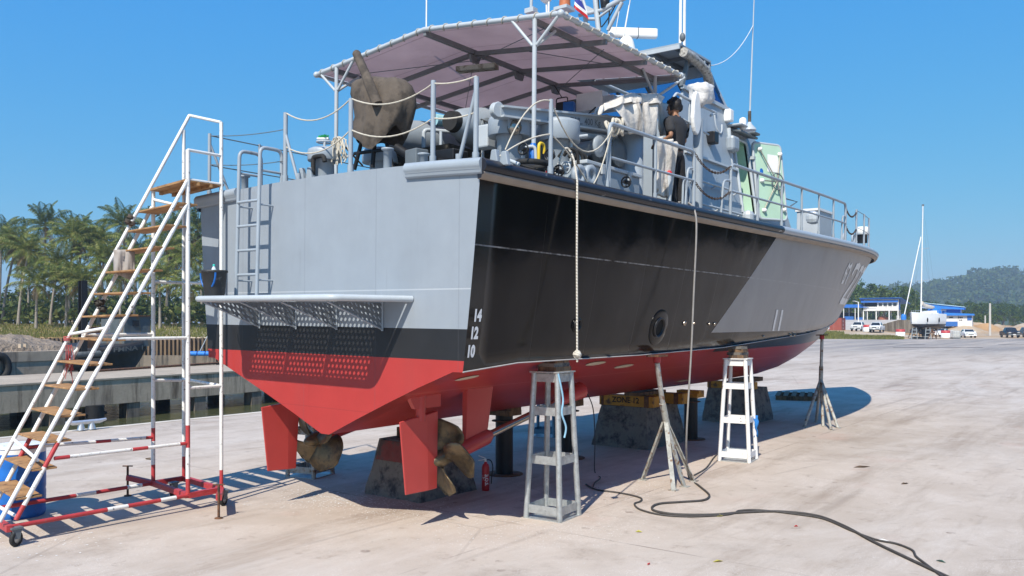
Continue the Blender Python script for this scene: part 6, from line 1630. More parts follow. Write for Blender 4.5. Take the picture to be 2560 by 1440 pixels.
# grass along the bank
def grass(name, pts_fn, n, hmin, hmax, w, label):
    b = MB()
    for _ in range(n):
        p = pts_fn(); h = R.uniform(hmin, hmax); a = R.uniform(0, PI); e = V((math.cos(a), math.sin(a), 0)) * w * R.uniform(.5, 1); t = V((R.uniform(-.3, .3), R.uniform(-.3, .3), 1)) * h
        b.add([p - e, p + e, p + t], [(0, 1, 2)])
    return tag(b.build(name, m_grass), label, 'grass', kind='stuff')
def bank_pt():
    px = R.uniform(-420, 900); d = 84.8 + 15 * R.random() ** 1.3; p = W(px, HY, d); return V((p.x, p.y, bank_h(px, d) - .05))
grass('bank_grass', bank_pt, 26000, .12, .5, .07, 'rough sunlit grass along the top of the far bank')
def right_pt():
    px = R.uniform(2035, 2260); d = R.uniform(131, 150) - (px - 2035) * .02; 
    if px > 2110 and d > 141 - (px - 2110) * .05: d = 133 + 4 * R.random()
    p = W(px, HY, d); return V((p.x, p.y, bank_h(px, d)))
grass('verge_grass', right_pt, 9000, .12, .42, .08, 'green and dry grass along the far edge of the yard')

# ---------------------------------------------------------------- trees
def leaf_quad(b, p, s, mi=0, flat=.0):
    n = V((R.gauss(0, 1), R.gauss(0, 1), R.gauss(.5, 1))).normalized(); u = n.orthogonal().normalized(); u = (Quaternion(n, R.uniform(0, 6.28)) @ u); w = n.cross(u)
    k = s * R.uniform(.6, 1.2); b.add([p - u * k, p - w * k * .55, p + u * k, p + w * k * .55], [(0, 1, 2, 3)], mi)
def crown_mesh(name, w, h, nclump, per, s, m, seed):
    R.seed(seed); b = MB()
    for _ in range(nclump):
        a = R.uniform(0, 2 * PI); zz = R.uniform(-.9, 1); rr = math.sqrt(max(0, 1 - zz * zz)) * R.uniform(.55, 1.0)
        c = V((rr * math.cos(a) * w * R.uniform(.75, 1.08), rr * math.sin(a) * w * R.uniform(.75, 1.08), h * (1 + zz * R.uniform(.8, 1.05)) ))
        cr = R.uniform(.14, .30) * w
        for _ in range(per):
            d = V((R.gauss(0, 1), R.gauss(0, 1), R.gauss(0, .75))).normalized() * cr * R.uniform(.4, 1.0)
            leaf_quad(b, c + d, s)
    return b
def tree_proto(seed, w, h, trunk_h, m, s=.35, nclump=42, per=26):
    o = empty('broadleaf_tree', (0, 0, 0)); b = crown_mesh('crown', w, h, nclump, per, s, m, seed); b.v = [(x, y, z + trunk_h) for x, y, z in b.v]
    b.build('crown', m, o); t = MB().tube([(0, 0, -.3), (.1, .05, trunk_h * .6), (0, 0, trunk_h + h * .7)], [.28, .2, .1], 8)
    for k in range(5):
        a = R.uniform(0, 6.28); t.tube([(.05, 0, trunk_h * .75), (w * .35 * math.cos(a), w * .35 * math.sin(a), trunk_h + h * .6), (w * .6 * math.cos(a), w * .6 * math.sin(a), trunk_h + h * .95)], [.12, .07, .03], 6)
    t.build('trunk', m_bark, o)
    return o
def place_tree(proto, first, p, s, label, group, sz=1.0):
    o = proto if first else copy_tree(proto)
    o.location = p; o.scale = (s, s, s * sz); o.rotation_euler = (0, 0, R.uniform(0, 6.28)); tag(o, label, 'tree', group); return o
protos = [tree_proto(21, 4.2, 3.6, 2.2, m_leafA), tree_proto(22, 3.6, 4.2, 3.0, m_leafA), tree_proto(23, 4.4, 3.2, 1.4, m_leafB), tree_proto(24, 3.2, 3.4, 1.8, m_leafB)]
used = [False] * 4
def T(k, px, pyt, d, label, group, wpx=None, pyb=None):
    h0 = bank_h(px, d); top = CAM.z + (HY - pyt) * d / FL; hh = [9.6, 11.6, 7.9, 8.7][k]; s = max(.15, (top - h0) / hh)
    p = W(px, HY, d); p.z = h0
    place_tree(protos[k], not used[k], p, s, label, group); used[k] = True
R.seed(5)
for k, px, py, d in ((1, 2108, 722, 268), (0, 2128, 706, 262), (1, 2152, 703, 272), (0, 2176, 706, 266), (2, 2196, 718, 258), (0, 2212, 722, 275), (2, 2170, 735, 252), (1, 2088, 740, 260)):
    T(k, px, py, d, 'dense green tree in the clump behind the white house', 'trees behind the white house')
for k, px, py, d in ((1, 2242, 716, 270), (0, 2256, 713, 276), (1, 2272, 722, 262), (0, 2284, 736, 268), (2, 2262, 752, 250)):
    T(k, px, py, d, 'dark green tree in the clump between the house and the sailing boat mast', 'trees behind the sailing boat')
for i in range(120):
    px = R.uniform(2300, 3000); d = R.uniform(300, 420); T(i % 2, px, R.uniform(752, 770), d, 'dark green tree in the wood below the hill', 'trees of the wood below the hill')
for i in range(34):
    px = R.uniform(2415, 2950); d = R.uniform(225, 262); T(2 + i % 2, px, R.uniform(783, 803), d, 'lighter green bush growing in front of the wood', 'bushes in front of the wood')
# coconut palms
def frond(b, base, a, elev, ln, droop, mi):
    n = 9; pts = []
    d = V((math.cos(a), math.sin(a), 0)); 
    for i in range(n + 1):
        t = i / n; e = elev - droop * t * t * 1.25; 
        if i == 0: p = V(base)
        else: p = p + (d * math.cos(e) + V((0, 0, math.sin(e)))) * (ln / n)
        pts.append(p.copy())
    b.tube(pts, [.05 * (1 - .85 * i / n) for i in range(n + 1)], 4, mi=mi, cap=False)
    sd = V((-d.y, d.x, 0)); tw = R.uniform(-.5, .5)
    for i in range(1, 25):
        t = .10 + .90 * i / 24; f = t * n; k = min(int(f), n - 1); p = pts[k].lerp(pts[k + 1], f - k); tg = (pts[k + 1] - pts[k]).normalized()
        L_ = ln * .27 * (math.sin(PI * min(1, t * .88 + .12)) ** .6) * R.uniform(.8, 1.1)
        for s in (-1, 1):
            o = (sd * s * math.cos(tw * s) + tg * .55 + V((0, 0, -.35 - .25 * t + tw * s * .5))).normalized() * L_; o2 = o * .55 + V((0, 0, .05 * L_))
            wv = tg * .045 * ln * .35
            b.add([p, p + o2 + wv, p + o + V((0, 0, -.18 * L_)), p + o2 - wv], [(0, 1, 2, 3)], mi)
def palm_proto(seed, H_, m):
    R.seed(seed); o = empty('coconut_palm', (0, 0, 0))
    lx, ly = R.uniform(-.14, .14) * H_, R.uniform(-.1, .1) * H_
    tp = [V((lx * (t ** 1.6), ly * (t ** 1.6), H_ * t - .3)) for t in [i / 8 for i in range(9)]]
    MB().tube(tp, [.26, .19, .17, .16, .15, .145, .14, .135, .14], 8).build('trunk', m_trunk, o)
    b = MB(); top = tp[-1]
    for i in range(23):
        a = i * 2.399 + R.uniform(-.2, .2); u = i / 22; frond(b, top, a, rad(82 - 92 * u + R.uniform(-8, 8)), R.uniform(3.3, 4.3) * (1 - .12 * (u < .15)), rad(50 + 38 * u) * R.uniform(.8, 1.1), 0)
    for i in range(4): frond(b, top - V((0, 0, .2)), R.uniform(0, 6.28), rad(-35), 2.8, rad(45), 1)
    for k in range(7): a = R.uniform(0, 6.28); b.ball(top + V((.3 * math.cos(a), .3 * math.sin(a), -.35)), .14, 6, 5, mi=1)
    b.build('crown', [m, m_palmD], o)
    return o
pp = [palm_proto(31, 10.5, m_palmA), palm_proto(32, 9.0, m_palmA), palm_proto(33, 11.5, m_palmB), palm_proto(34, 7.0, m_palmA), palm_proto(35, 9.5, m_palmB)]
hp = [10.5, 9.0, 11.5, 7.0, 9.5]; pu = [False] * 5
R.seed(9)
def palm(k, px, pyc, d, label, group):
    """pyc: image row of the crown's heart"""
    h0 = bank_h(px, d) if d < 125 else bank_h(px, 125); s = max(.3, (CAM.z + (HY - pyc) * d / FL - h0) / hp[k]); p = W(px, HY, d); p.z = h0
    o = pp[k] if not pu[k] else copy_tree(pp[k]); pu[k] = True
    sx = max(.86, min(1.05, s)); o.location = p; o.scale = (sx, sx, s); o.rotation_euler = (0, 0, R.uniform(0, 6.28)); tag(o, label, 'palm tree', group)
front = [(0, 45, 620, 99), (1, 125, 648, 100), (0, 172, 590, 104), (3, 165, 690, 96), (0, 262, 600, 106), (1, 245, 640, 100), (3, 205, 700, 95), (0, 418, 618, 103), (1, 335, 640, 100), (3, 300, 690, 96), (3, 400, 690, 95), (0, 5, 600, 103), (3, 90, 705, 94), (1, 455, 640, 99), (3, 470, 712, 94), (0, 530, 640, 102), (1, 600, 650, 100), (0, -60, 600, 100), (1, -130, 640, 98)]
for k, px, py, d in front: palm(k, px, py, d, 'sunlit coconut palm at the front of the grove on the far bank', 'palms at the front of the grove')
for i in range(26):
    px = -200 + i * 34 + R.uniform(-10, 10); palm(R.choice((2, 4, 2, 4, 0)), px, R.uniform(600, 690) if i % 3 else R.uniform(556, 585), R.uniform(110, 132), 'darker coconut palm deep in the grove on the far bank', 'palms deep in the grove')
b = MB()
for i in range(19000):
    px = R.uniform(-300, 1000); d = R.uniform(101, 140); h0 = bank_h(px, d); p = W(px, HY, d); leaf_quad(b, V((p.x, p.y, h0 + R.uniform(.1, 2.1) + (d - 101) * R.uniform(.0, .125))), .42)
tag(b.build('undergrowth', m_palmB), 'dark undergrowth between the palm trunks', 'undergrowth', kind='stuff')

# ---------------------------------------------------------------- hill and distant woods
def hill_top(px):
    return interp(px, [1950, 2100, 2200, 2290, 2330, 2400, 2430, 2460, 2500, 2560, 2640, 2760, 2950, 3200, 3600, 4200], [760, 756, 746, 736, 730, 719, 708, 701, 696, 700, 702, 690, 705, 730, 752, 775])
DH = 1150
rows = []
for i in range(120):
    px = 1950 + i * 19; row = []
    for j in range(14):
        t = j / 13; d = DH - 380 + 460 * t; top = CAM.z + (HY - hill_top(px) + 10) * (DH) / FL
        z = -3 + (top + 3) * math.sin(min(1, t / .84) * PI / 2) ** 1.15 + 5 * mnoise.noise(V((px * .01, t * 5, 0))) * (.3 + t * .5) * (t < .84 or 1)
        p = W(px, HY, d); row.append(V((p.x, p.y, z)))
    rows.append(row)
m_hillg = mat('hill ground', (.045, .07, .03), .95, 0, .3, .02)
hill = tag(MB().grid(rows, 0, True, flip=True).build('hill', m_hillg), kind='structure')
R.seed(77); b = MB()
for _ in range(3000):
    i = R.uniform(0, 118.9); j = 13 * R.uniform(.05, .97); i0, j0 = int(i), min(int(j), 12); u, v = i - i0, j - j0
    p = rows[i0][j0].lerp(rows[i0 + 1][j0], u).lerp(rows[i0][j0 + 1].lerp(rows[i0 + 1][j0 + 1], u), v)
    r = R.uniform(3.0, 6.5) * (1.3 if R.random() < .08 else 1); c = p + V((0, 0, r * R.uniform(.5, 1.1)))
    for _k in range(30):
        dv_ = V((R.gauss(0, 1), R.gauss(0, 1), R.gauss(.15, .9))).normalized(); leaf_quad(b, c + V((dv_.x * r, dv_.y * r, dv_.z * r * .8)), r * .38)
tag(b.build('hillside_forest', m_leafA), 'hazy forest covering the distant hill', 'forest', kind='stuff')
b = MB()
for _ in range(900):       # added woods outside the frame to starboard, so the black topside reflects dark
    c = V((R.uniform(-2, 110), R.uniform(-42, -30), R.uniform(1, 10))); r = R.uniform(2.2, 4.2)
    for _k in range(26):
        dv_ = V((R.gauss(0, 1), R.gauss(0, 1), R.gauss(0, 1))).normalized() * r; leaf_quad(b, c + dv_, 1.1)
tag(b.build('added_reflection_wood', m_leafA), 'unseen dark wood added for the black hull to reflect', 'wood', kind='stuff')
# ---------------------------------------------------------------- far yard on the right: buildings, cars, yacht
R.seed(101)
def ground_d(px, py):
    best = None; d = 130.5
    while d < 420:
        e = abs(CAM.z - (py - HY) * d / FL - bank_h(px, d))
        if best is None or e < best[0]: best = (e, d)
        d += .5
    return best[1]
def far_thing(name, px, py, label, cat, group=None, rz=0, d=None):
    d = d or ground_d(px, py); p = W(px, HY, d); p.z = CAM.z - (py - HY) * d / FL
    return empty(name, p, label, cat, group, HEAD + rz), d
m_car_w = mat('white car paint', (.74, .75, .76), .25, 0, .02, 2); m_car_k = mat('dark blue car paint', (.016, .02, .035), .2, 0, .05, 2); m_car_g = mat('dark green car paint', (.03, .05, .045), .3, 0, .05, 2); m_car_s = mat('grey car paint', (.10, .11, .12), .25, .3, .05, 2)
m_lamp = mat('lamp glass', (.55, .56, .56), .12, .3); m_tail = mat('tail lamp', (.4, .01, .01), .2)
def car(kind, px, py, label, paint, rz, d=None, front=True):
    """local frame: car points along -y (towards us) when rz = 0"""
    o, d = far_thing('parked_car', px, py, label, 'car', 'cars parked at the far side of the yard', rz, d)
    pick = kind == 'pickup'; Lh = 2.55 if pick else 2.2; wd_ = .90 if pick else .86; z0 = .42 if pick else .30
    if pick: pr = [(-2.55, .45), (-2.6, .75), (-2.5, .98), (-1.35, 1.08), (-.75, 1.70), (.45, 1.74), (.75, 1.12), (2.5, 1.10), (2.55, .55)]
    else: pr = [(-2.2, .35), (-2.25, .62), (-2.1, .82), (-1.1, .95), (-.45, 1.40), (.75, 1.42), (1.45, 1.02), (2.15, .98), (2.22, .4)]
    b = MB(); rows = []
    for x, tw in ((-1, 1), (-.97, 1), (-.55, 1), (0, 1), (.55, 1), (.97, 1), (1, 1)):
        row = []
        for i, (y, z) in enumerate(pr):
            roof = max(0, (z - 1.1) if pick else (z - .98)); w = wd_ - roof * .38; e = .03 if abs(x) == 1 else 0
            row.append(V((x * w, y * (1 - .05 * abs(x) ** 3), z - e - .03 * x * x)))
        row.append(V((x * wd_, Lh, z0))); row.append(V((x * wd_, -Lh, z0))); rows.append(row + [row[0]])
    b.grid(rows, 0, False); b.add(rows[0][:-1], [tuple(range(len(rows[0]) - 1))]); b.add(rows[-1][:-1], [tuple(range(len(rows[0]) - 2, -1, -1))])
    b.build('car_body', paint, o, weld=True, bevel=.03)
    def pane(i0, i1, name, off, wk):
        (y0, za), (y1, zb) = pr[i0], pr[i1]; r0 = max(0, za - (1.1 if pick else .98)); r1 = max(0, zb - (1.1 if pick else .98)); t0, t1 = .12, .9
        ya, yb_ = y0 + (y1 - y0) * t0, y0 + (y1 - y0) * t1; zA, zB = za + (zb - za) * t0, za + (zb - za) * t1
        n = V((0, -(zb - za), (y1 - y0))).normalized() * .02; n = n if n.z > 0 else -n
        wa, wb = (wd_ - r0 * .38) * .86, (wd_ - r1 * .38) * .88
        MB().add([V((-wa, ya, zA)) + n, V((wa, ya, zA)) + n, V((wb, yb_, zB)) + n, V((-wb, yb_, zB)) + n], [(0, 1, 2, 3)]).build(name, m_glass, o)
    pane(3, 4, 'windscreen', .02, 1); pane(6, 5, 'rear_window', .02, 1)
    zl, zh = (1.12, 1.64) if pick else (.99, 1.34)
    ya, yb_ = (-1.0, .5) if pick else (-.75, 1.05)
    for s in (-1, 1):
        for y0, y1 in ((ya, (ya + yb_) / 2 - .03), ((ya + yb_) / 2 + .03, yb_)):
            q = lambda y, z: V((s * (wd_ - max(0, z - (1.1 if pick else .98)) * .38 + .012), y, z))
            sh = .3 if y0 == ya else 0
            MB().add([q(y0 + .0, zl), q(y1, zl), q(y1 - (.15 if y1 == yb_ else 0), zh), q(y0 + sh, zh)], [(0, 1, 2, 3)]).build('side_window', m_glass, o)
        MB().box((s * (wd_ + .08), -.85 if pick else -.7, 1.1 if pick else .98), (.18, .1, .14)).build('mirror', paint, o)
        MB().box((s * wd_ * .72, -Lh + .02, .86 if pick else .68), (.36, .12, .15)).build('headlight', m_lamp, o); MB().box((s * wd_ * .86, Lh - .02, .85 if pick else .78), (.2, .1, .3 if pick else .16)).build('tail_light', m_tail, o)
        for y in (-1.55, 1.5) if pick else (-1.32, 1.32):
            rot = Matrix.Rotation(PI / 2, 3, 'Y'); r = .38 if pick else .31
            w_ = MB().lathe([(r * .62, -.1), (r, -.1), (r, .1), (r * .62, .1)], (s * (wd_ - .09), y, r), 18, rot, cap=False).build('wheel', m_rubber, o)
            MB().lathe([(0, -.06), (r * .63, -.06), (r * .63, .06), (0, .06)], (s * (wd_ - .07), y, r), 14, rot).build('rim', m_galv, w_)
    MB().box((0, -Lh + .0, .52 if pick else .42), (wd_ * 1.9, .16, .2)).build('bumper', paint if not pick else m_gdark, o, bevel=.03); MB().box((0, -Lh - .03, .82 if pick else .60), (wd_ * .9, .06, .16)).build('grille', m_gunleg, o); MB().box((0, -Lh - .09, .56 if pick else .44), (.42, .02, .12)).build('number_plate', m_white, o)
    if pick: MB().box((0, 1.65, 1.105), (1.5, 1.5, .03)).build('load_bed', m_gunleg, o)
    return o
car('pickup', 2147, 828, 'white pickup truck parked nearest the red container', m_car_w, rad(-36)); car('pickup', 2192, 830, 'white pickup truck parked right of the striped barrel', m_car_w, rad(-33))
car('sedan', 2420, 844, 'white saloon car facing us beside the white liquid tank', m_car_w, rad(-16)); car('sedan', 2356, 841, 'white hatchback behind the striped concrete block', m_car_w, rad(138))
car('pickup', 2524, 844, 'dark blue pickup truck parked near the right edge', m_car_k, rad(-15)); car('pickup', 2566, 843, 'grey pickup truck partly cut off by the right edge', m_car_s, rad(-17)); car('pickup', 2348, 827, 'dark green pickup truck seen from the side behind the white tank', m_car_g, rad(60)); car('sedan', 2303, 836, 'dark grey car behind the stands under the sailing yacht', m_car_s, rad(10), 160)
def drum_block(px, py, label, group='striped red and white barriers', d=None):
    o, d = far_thing('traffic_barrier', px, py, label, 'barrier', group, 0, d)
    MB().lathe([(.72, 0), (.72, .75), (0, .76)], n=18).build('white_band', m_white, o); MB().lathe([(.725, .76), (.725, 1.2), (0, 1.21)], n=18).build('red_band', m_redp, o)
drum_block(2251, 841, 'red and white barrel standing alone left of the yacht stands'); drum_block(2169, 829, 'red and white barrel between the two white pickups'); drum_block(2364, 844, 'red and white block in front of the white hatchback')
drum_block(2062, 823, 'red and white barrel just behind the bow jack', d=139)
ib, d = far_thing('liquid_tank', 2388, 847, 'white caged liquid tank standing between two white cars', 'tank')
MB().box((0, 0, .75), (1.15, 1.0, 1.1)).build('tank_body', m_white, ib, bevel=.08); b = MB()
for k in range(6): b.box((-.6 + .24 * k, -.56, .75), (.03, .03, 1.15)); b.box((0, -.57, .2 + .22 * k), (1.22, .03, .03))
b.build('cage', m_galv, ib); MB().box((0, 0, .1), (1.2, 1.1, .14)).build('tank_base', m_gdark, ib)
def pole(px, py0, py1, r, label, d=None, m=m_wall):
    o, d = far_thing('concrete_pole', px, py1, label, 'pole', None, 0, d); h = (py1 - py0) * d / FL; MB().tube([(0, 0, 0), (0, 0, h)], [r, r * .8], 8).build('pole_shaft', m, o); return o, h, d
m_polec = mat('pale concrete pole', (.50, .48, .45), .8)
pole(2475, 758, 839, .22, 'tall concrete pole between the white saloon and the blue pickup', None, m_polec); pole(2463, 789, 812, .2, 'short distant concrete pole left of the tall one', 215, m_polec)
o, h, d = pole(2146, 755, 822, .13, 'white street lamp pole in front of the house with the blue roof', 168, m_white); MB().tube([(0, 0, h - .05), (-.5, 0, h + .1), (-.95, 0, h + .2)], .06, 6).build('lamp_arm', m_white, o); MB().box((-.95, 0, h + .18), (.45, .2, .1)).build('lamp_head', m_gpale, o)
ct, d = far_thing('cargo_container', 2093, 827, 'rusty red shipping container at the left of the parking ground', 'container', None, rad(62), 172)
rows = [[], []]
for i in range(49):
    x = -3.05 + 6.1 * i / 48; yy = -1.22 + (.04 if (i // 2) % 2 else 0); rows[0].append(V((x, yy, .1))); rows[1].append(V((x, yy, 2.55)))
m_cont = mat('faded red container paint', (.27, .065, .045), .7, 0, .15, 1, 0, 0, 0, (.34, .14, .10), 2, .4, True)
MB().grid(rows).box((0, 1.2, 1.32), (6.1, .05, 2.45)).box((3.05, 0, 1.32), (.06, 2.4, 2.45)).box((-3.05, 0, 1.32), (.06, 2.4, 2.45)).box((0, 0, 2.56), (6.1, 2.44, .05)).build('container_body', m_cont, ct); 
for k in range(3): MB().box((-1.2, -1.27, 1.9 - .7 * k), (.25, .02, .35)).build('white_mark', m_white, ct)
# raised ground with retaining wall, ramp and house
def far_pt(px, py, d): return W(px, py, d)
b = MB(); b.hexa([V((p.x, p.y, -.5)) for p in (far_pt(2075, HY, 205), far_pt(2262, HY, 205), far_pt(2262, HY, 262), far_pt(2050, HY, 262))], [far_pt(2075, 800, 205), far_pt(2262, 800, 205), far_pt(2262, 801, 262), far_pt(2050, 801, 262)])
tag(b.build('embankment', mat('pale earth', (.45, .38, .30), .95, 0, .2, .3)), kind='structure')
b = MB(); b.hexa([V((p.x, p.y, -.3)) for p in (far_pt(2100, HY, 172), far_pt(2160, HY, 172), far_pt(2250, HY, 203), far_pt(2105, HY, 203))], [far_pt(2100, 827, 172), far_pt(2160, 827, 172), far_pt(2250, 799.5, 203), far_pt(2105, 799.5, 203)])
tag(b.build('ramp', mat('ramp concrete', (.46, .41, .35), .9, 0, .12, .5)), kind='structure')
rw, d = far_thing('retaining_wall', 2250, 829, 'stained concrete retaining wall behind the white pickups', 'wall', None, 0, 170)
rows = [[], []]
for i in range(33):
    x = -3.4 + 9.2 * i / 32; yy = (.12 if (i // 2) % 2 else 0) + 1.4 * i / 32; rows[0].append(V((x, yy, -.6))); rows[1].append(V((x, yy, interp(i, [0, 12, 32], [1.5, 2.35, 2.4]))))
MB().grid(rows).build('wall_panel', conc('stained wall', (.25, .22, .18), (.10, .08, .06), .5, .5, True), rw); 
MB().hexa([V((-3.4, .1, 1.4)), V((.05, .6, 2.35)), V((.05, 1.0, 2.35)), V((-3.4, .5, 1.4))], [V((-3.4, .1, 1.55)), V((.05, .6, 2.5)), V((.05, 1.0, 2.5)), V((-3.4, .5, 1.55))]).build('wall_coping', m_polec, rw)
hs_, d = far_thing('stilt_house', 2201, 800, 'white two storey house on stilts with a blue roof', 'house', None, rad(-30), 222)
k = 222 / FL
MB().box((.2, 1.5, 2.95), (8.4, 4.6, 1.0)).build('upper_wall', m_wall, hs_); MB().box((1.85, 1.5, 4.0), (5.1, 4.6, 1.15)).build('upper_wall', m_wall, hs_); MB().box((.2, 1.6, 4.95), (8.4, 4.4, .8)).build('upper_wall', m_wall, hs_)
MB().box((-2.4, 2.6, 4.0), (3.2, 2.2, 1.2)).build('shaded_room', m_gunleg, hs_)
MB().box((4.45, 1.5, 3.9), (.06, 3.0, 2.6)).build('blue_side_panel', m_bluep, hs_)
for x in (-.1, 1.05, 2.2, 3.35): w_ = MB().box((x + .2, -.83, 3.98), (.95, .04, .85)).build('window', m_white, hs_); MB().box((x + .2, -.86, 3.98), (.82, .03, .72)).build('pane', m_glass, w_)
MB().hexa([V((-4.6, -1.5, 4.55)), V((4.3, -1.5, 4.55)), V((4.3, -.8, 4.85)), V((-4.6, -.8, 4.85))], [V((-4.6, -1.5, 4.62)), V((4.3, -1.5, 4.62)), V((4.3, -.8, 5.1)), V((-4.6, -.8, 5.1))]).build('awning_roof', m_bluep, hs_)
MB().hexa([V((-4.9, -1.6, 5.62)), V((5.1, -1.6, 5.62)), V((6.6, 6, 4.2)), V((-4.9, 6, 4.2))], [V((-4.9, -1.6, 5.76)), V((5.1, -1.6, 5.76)), V((6.6, 6, 4.34)), V((-4.9, 6, 4.34))]).build('roof', m_bluep, hs_)
b = MB(); 
for i in range(12): b.box((-3.9 + .28 * i, -1.2, 2.95), (.06, .04, .85))
b.box((-2.4, -1.2, 3.4), (3.3, .06, .07)); b.box((-2.4, -1.2, 2.5), (3.3, .1, .1)); b.build('balcony_rail', m_white, hs_)
for x in (-4.0, -.9, 2.2, 4.3):
    for y in (-.9, 3.6): MB().box((x, y, 1.2), (.26, .26, 2.5)).build('stilt', m_wall, hs_)
MB().box((.2, 1.5, 2.42), (8.6, 4.8, .12)).build('floor_slab', m_polec, hs_)
bk_, d = far_thing('brick_stack', 2209, 800, 'stack of red bricks stored under the white house', 'bricks', None, 0, 223); MB().box((0, 0, .35), (2.6, 1.2, .7)).box((-.4, .1, .8), (1.5, 1.0, .3)).build('bricks', mat('red brick', (.33, .12, .07), .85, 0, .25, 3), bk_)
sh_, d = far_thing('open_shed', 2136, 800, 'open shed with a blue roof left of the white house', 'shed', None, 0, 224)
MB().hexa([V((-3.6, -1.5, 3.2)), V((3.2, -1.5, 3.2)), V((3.2, 3, 4.0)), V((-3.6, 3, 4.0))], [V((-3.6, -1.5, 3.3)), V((3.2, -1.5, 3.3)), V((3.2, 3, 4.15)), V((-3.6, 3, 4.15))]).build('roof', m_bluep, sh_)
for x in (-3.3, -.3, 2.9):
    for y in (-1.2, 2.8): MB().box((x, y, 1.65), (.16, .16, 3.3)).build('post', m_wall, sh_)
MB().box((0, 2.9, 1.0), (6, .1, 1.9)).build('back_board', m_gunleg, sh_); MB().box((-1.5, 0, .5), (2.2, 1, .9)).box((1.6, .5, .35), (1.4, 1, .7)).build('stored_boxes', m_bluep, sh_)
tk_, d = far_thing('water_tank', 2259, 800, 'blue tarpaulin covered tank at the right end of the raised ground', 'tank', None, 0, 206); MB().lathe([(.6, 0), (.62, .8), (.5, 1.3), (.1, 1.5), (0, 1.5)], n=14).build('tank_cover', m_bluet, tk_); 
for k in range(3): MB().box((-1.5 + .5 * k, .3, .5), (.12, .12, 1.1)).build('post', m_polec, tk_)
# blue and white workshop
ws, d = far_thing('workshop', 2375, 816, 'blue and white workshop with a sloping blue roof behind the yacht', 'building', None, rad(-30), 186)
f = 186 / FL
def wp_(px, py, y=0): return V(((px - 2375) * f, y, (816 - py) * f))
def wbox(px0, px1, py0, py1, y0, y1, m, name, par=None):
    a, c = wp_(px0, py1, y0), wp_(px1, py0, y1); return MB().box((a + c) / 2, (abs(c.x - a.x), abs(c.y - a.y), abs(c.z - a.z))).build(name, m, par or ws)
wbox(2325, 2398, 770, 816, 1.5, 9, m_wall, 'main_wall'); wbox(2364, 2424, 789, 816, 0, 6, m_wall, 'front_wall')
MB().hexa([wp_(2312, 770, .5), wp_(2406, 774, .5), wp_(2406, 774, 9.5), wp_(2312, 770, 9.5)], [wp_(2312, 756.5, .5), wp_(2406, 768.5, .5), wp_(2406, 768.5, 9.5), wp_(2312, 756.5, 9.5)]).build('roof', m_bluet, ws)
MB().hexa([wp_(2312, 756.4, .3), wp_(2407, 768.4, .3), wp_(2407, 768.4, 9.6), wp_(2312, 756.4, 9.6)], [wp_(2312, 755, .3), wp_(2407, 767, .3), wp_(2407, 767, 9.6), wp_(2312, 755, 9.6)]).build('roof_edge', mat('pale blue roof edge', (.45, .66, .80), .6), ws)
MB().hexa([wp_(2362, 789, -.6), wp_(2428, 789, -.6), wp_(2428, 789, 6), wp_(2362, 789, 6)], [wp_(2362, 781.5, -.6), wp_(2428, 785, -.6), wp_(2428, 785, 6), wp_(2362, 781.5, 6)]).build('lower_roof', m_bluet, ws)
wbox(2347, 2364, 777, 796, 1.42, 1.5, m_bluet, 'blue_panel'); wbox(2366, 2397, 774, 782, 1.40, 1.5, m_bluep, 'blue_panel'); wbox(2413, 2423, 790, 801, -.06, 0, m_bluep, 'blue_panel'); wbox(2365, 2392, 804, 815.5, -.08, 0, m_bluep, 'roller_door')
for px0, px1, py0, py1 in ((2373, 2382, 792, 795.5), (2393, 2396, 792, 796), (2397, 2399.5, 792, 796), (2400.5, 2403, 792, 796), (2396, 2398, 799, 802), (2399.5, 2401.5, 799, 802)): wbox(px0, px1, py0, py1, -.05, 0, m_glass, 'window')
wbox(2320, 2345, 771, 783, 1.3, 1.5, m_bluep, 'blue_panel')
# earth banks
b = MB()
for px, d, w, h in ((2430, 195, 9, 1.9), (2410, 186, 8, 1.5), (2462, 190, 8, 1.6), (2570, 196, 8, 1.5), (2600, 200, 10, 2.0), (2505, 205, 8, 1.3), (2640, 195, 12, 2.2)):
    rows = []; c = W(px, HY, d); zb = bank_h(px, d) - .4
    for i in range(13):
        row = []
        for j in range(25):
            a = 2 * PI * j / 24; r = w * i / 12; q = V((c.x + r * math.cos(a), c.y + r * math.sin(a) * .8, 0)); row.append(V((q.x, q.y, zb + (h + .4) * (math.cos(PI * i / 12) * .5 + .5) * (1 + .3 * mnoise.noise(q * .35)) + .15 * mnoise.noise(q * .9))))
        rows.append(row)
    b.grid(rows, 0, True)
tag(b.build('earth_mounds', m_earth), kind='structure')
# sailing yacht on stands
D0 = 131.0; f = D0 / FL
yt = empty('sailing_yacht', W(2287, HY, D0) * 1.0, 'white sailing yacht with a bare mast standing on props ashore', 'yacht', None, HEAD + rad(-58)); yt.location.z = 0; yt.scale = (.74, .62, 1)
def zy(py): return CAM.z + (HY - py) * f
rows = []; n = 18
for i in range(n + 1):
    t = i / n; y = -1.2 + 11.2 * t; hw = 2.05 * (math.sin(min(1, (t * .93 + .07) * 1.25) * PI / 2) ** .75) * (1 - .10 * max(0, t - .7) / .3); dk = zy(785) + .22 * (1 - t); bt_ = zy(824) + .35 * max(0, (.25 - t) / .25) ** 1.5 * 2.2
    if i == 0: hw = .04
    rows.append([V((s * hw * w_, y + (0 if t > .2 else -.3 * (1 - t / .2) * (zz_)), bt_ + (dk - bt_) * zz_)) for s, w_, zz_ in ((1, 1, 1), (1, .98, .6), (1, .88, .3), (1, .55, .08), (1, 0, 0), (-1, .55, .08), (-1, .88, .3), (-1, .98, .6), (-1, 1, 1))])
g = NG('yacht hull paint'); x, y, z = g.sep(); g.fin(g.mix(g.gt(z, zy(810)), (.02, .02, .03), (.76, .77, .78)), .25)
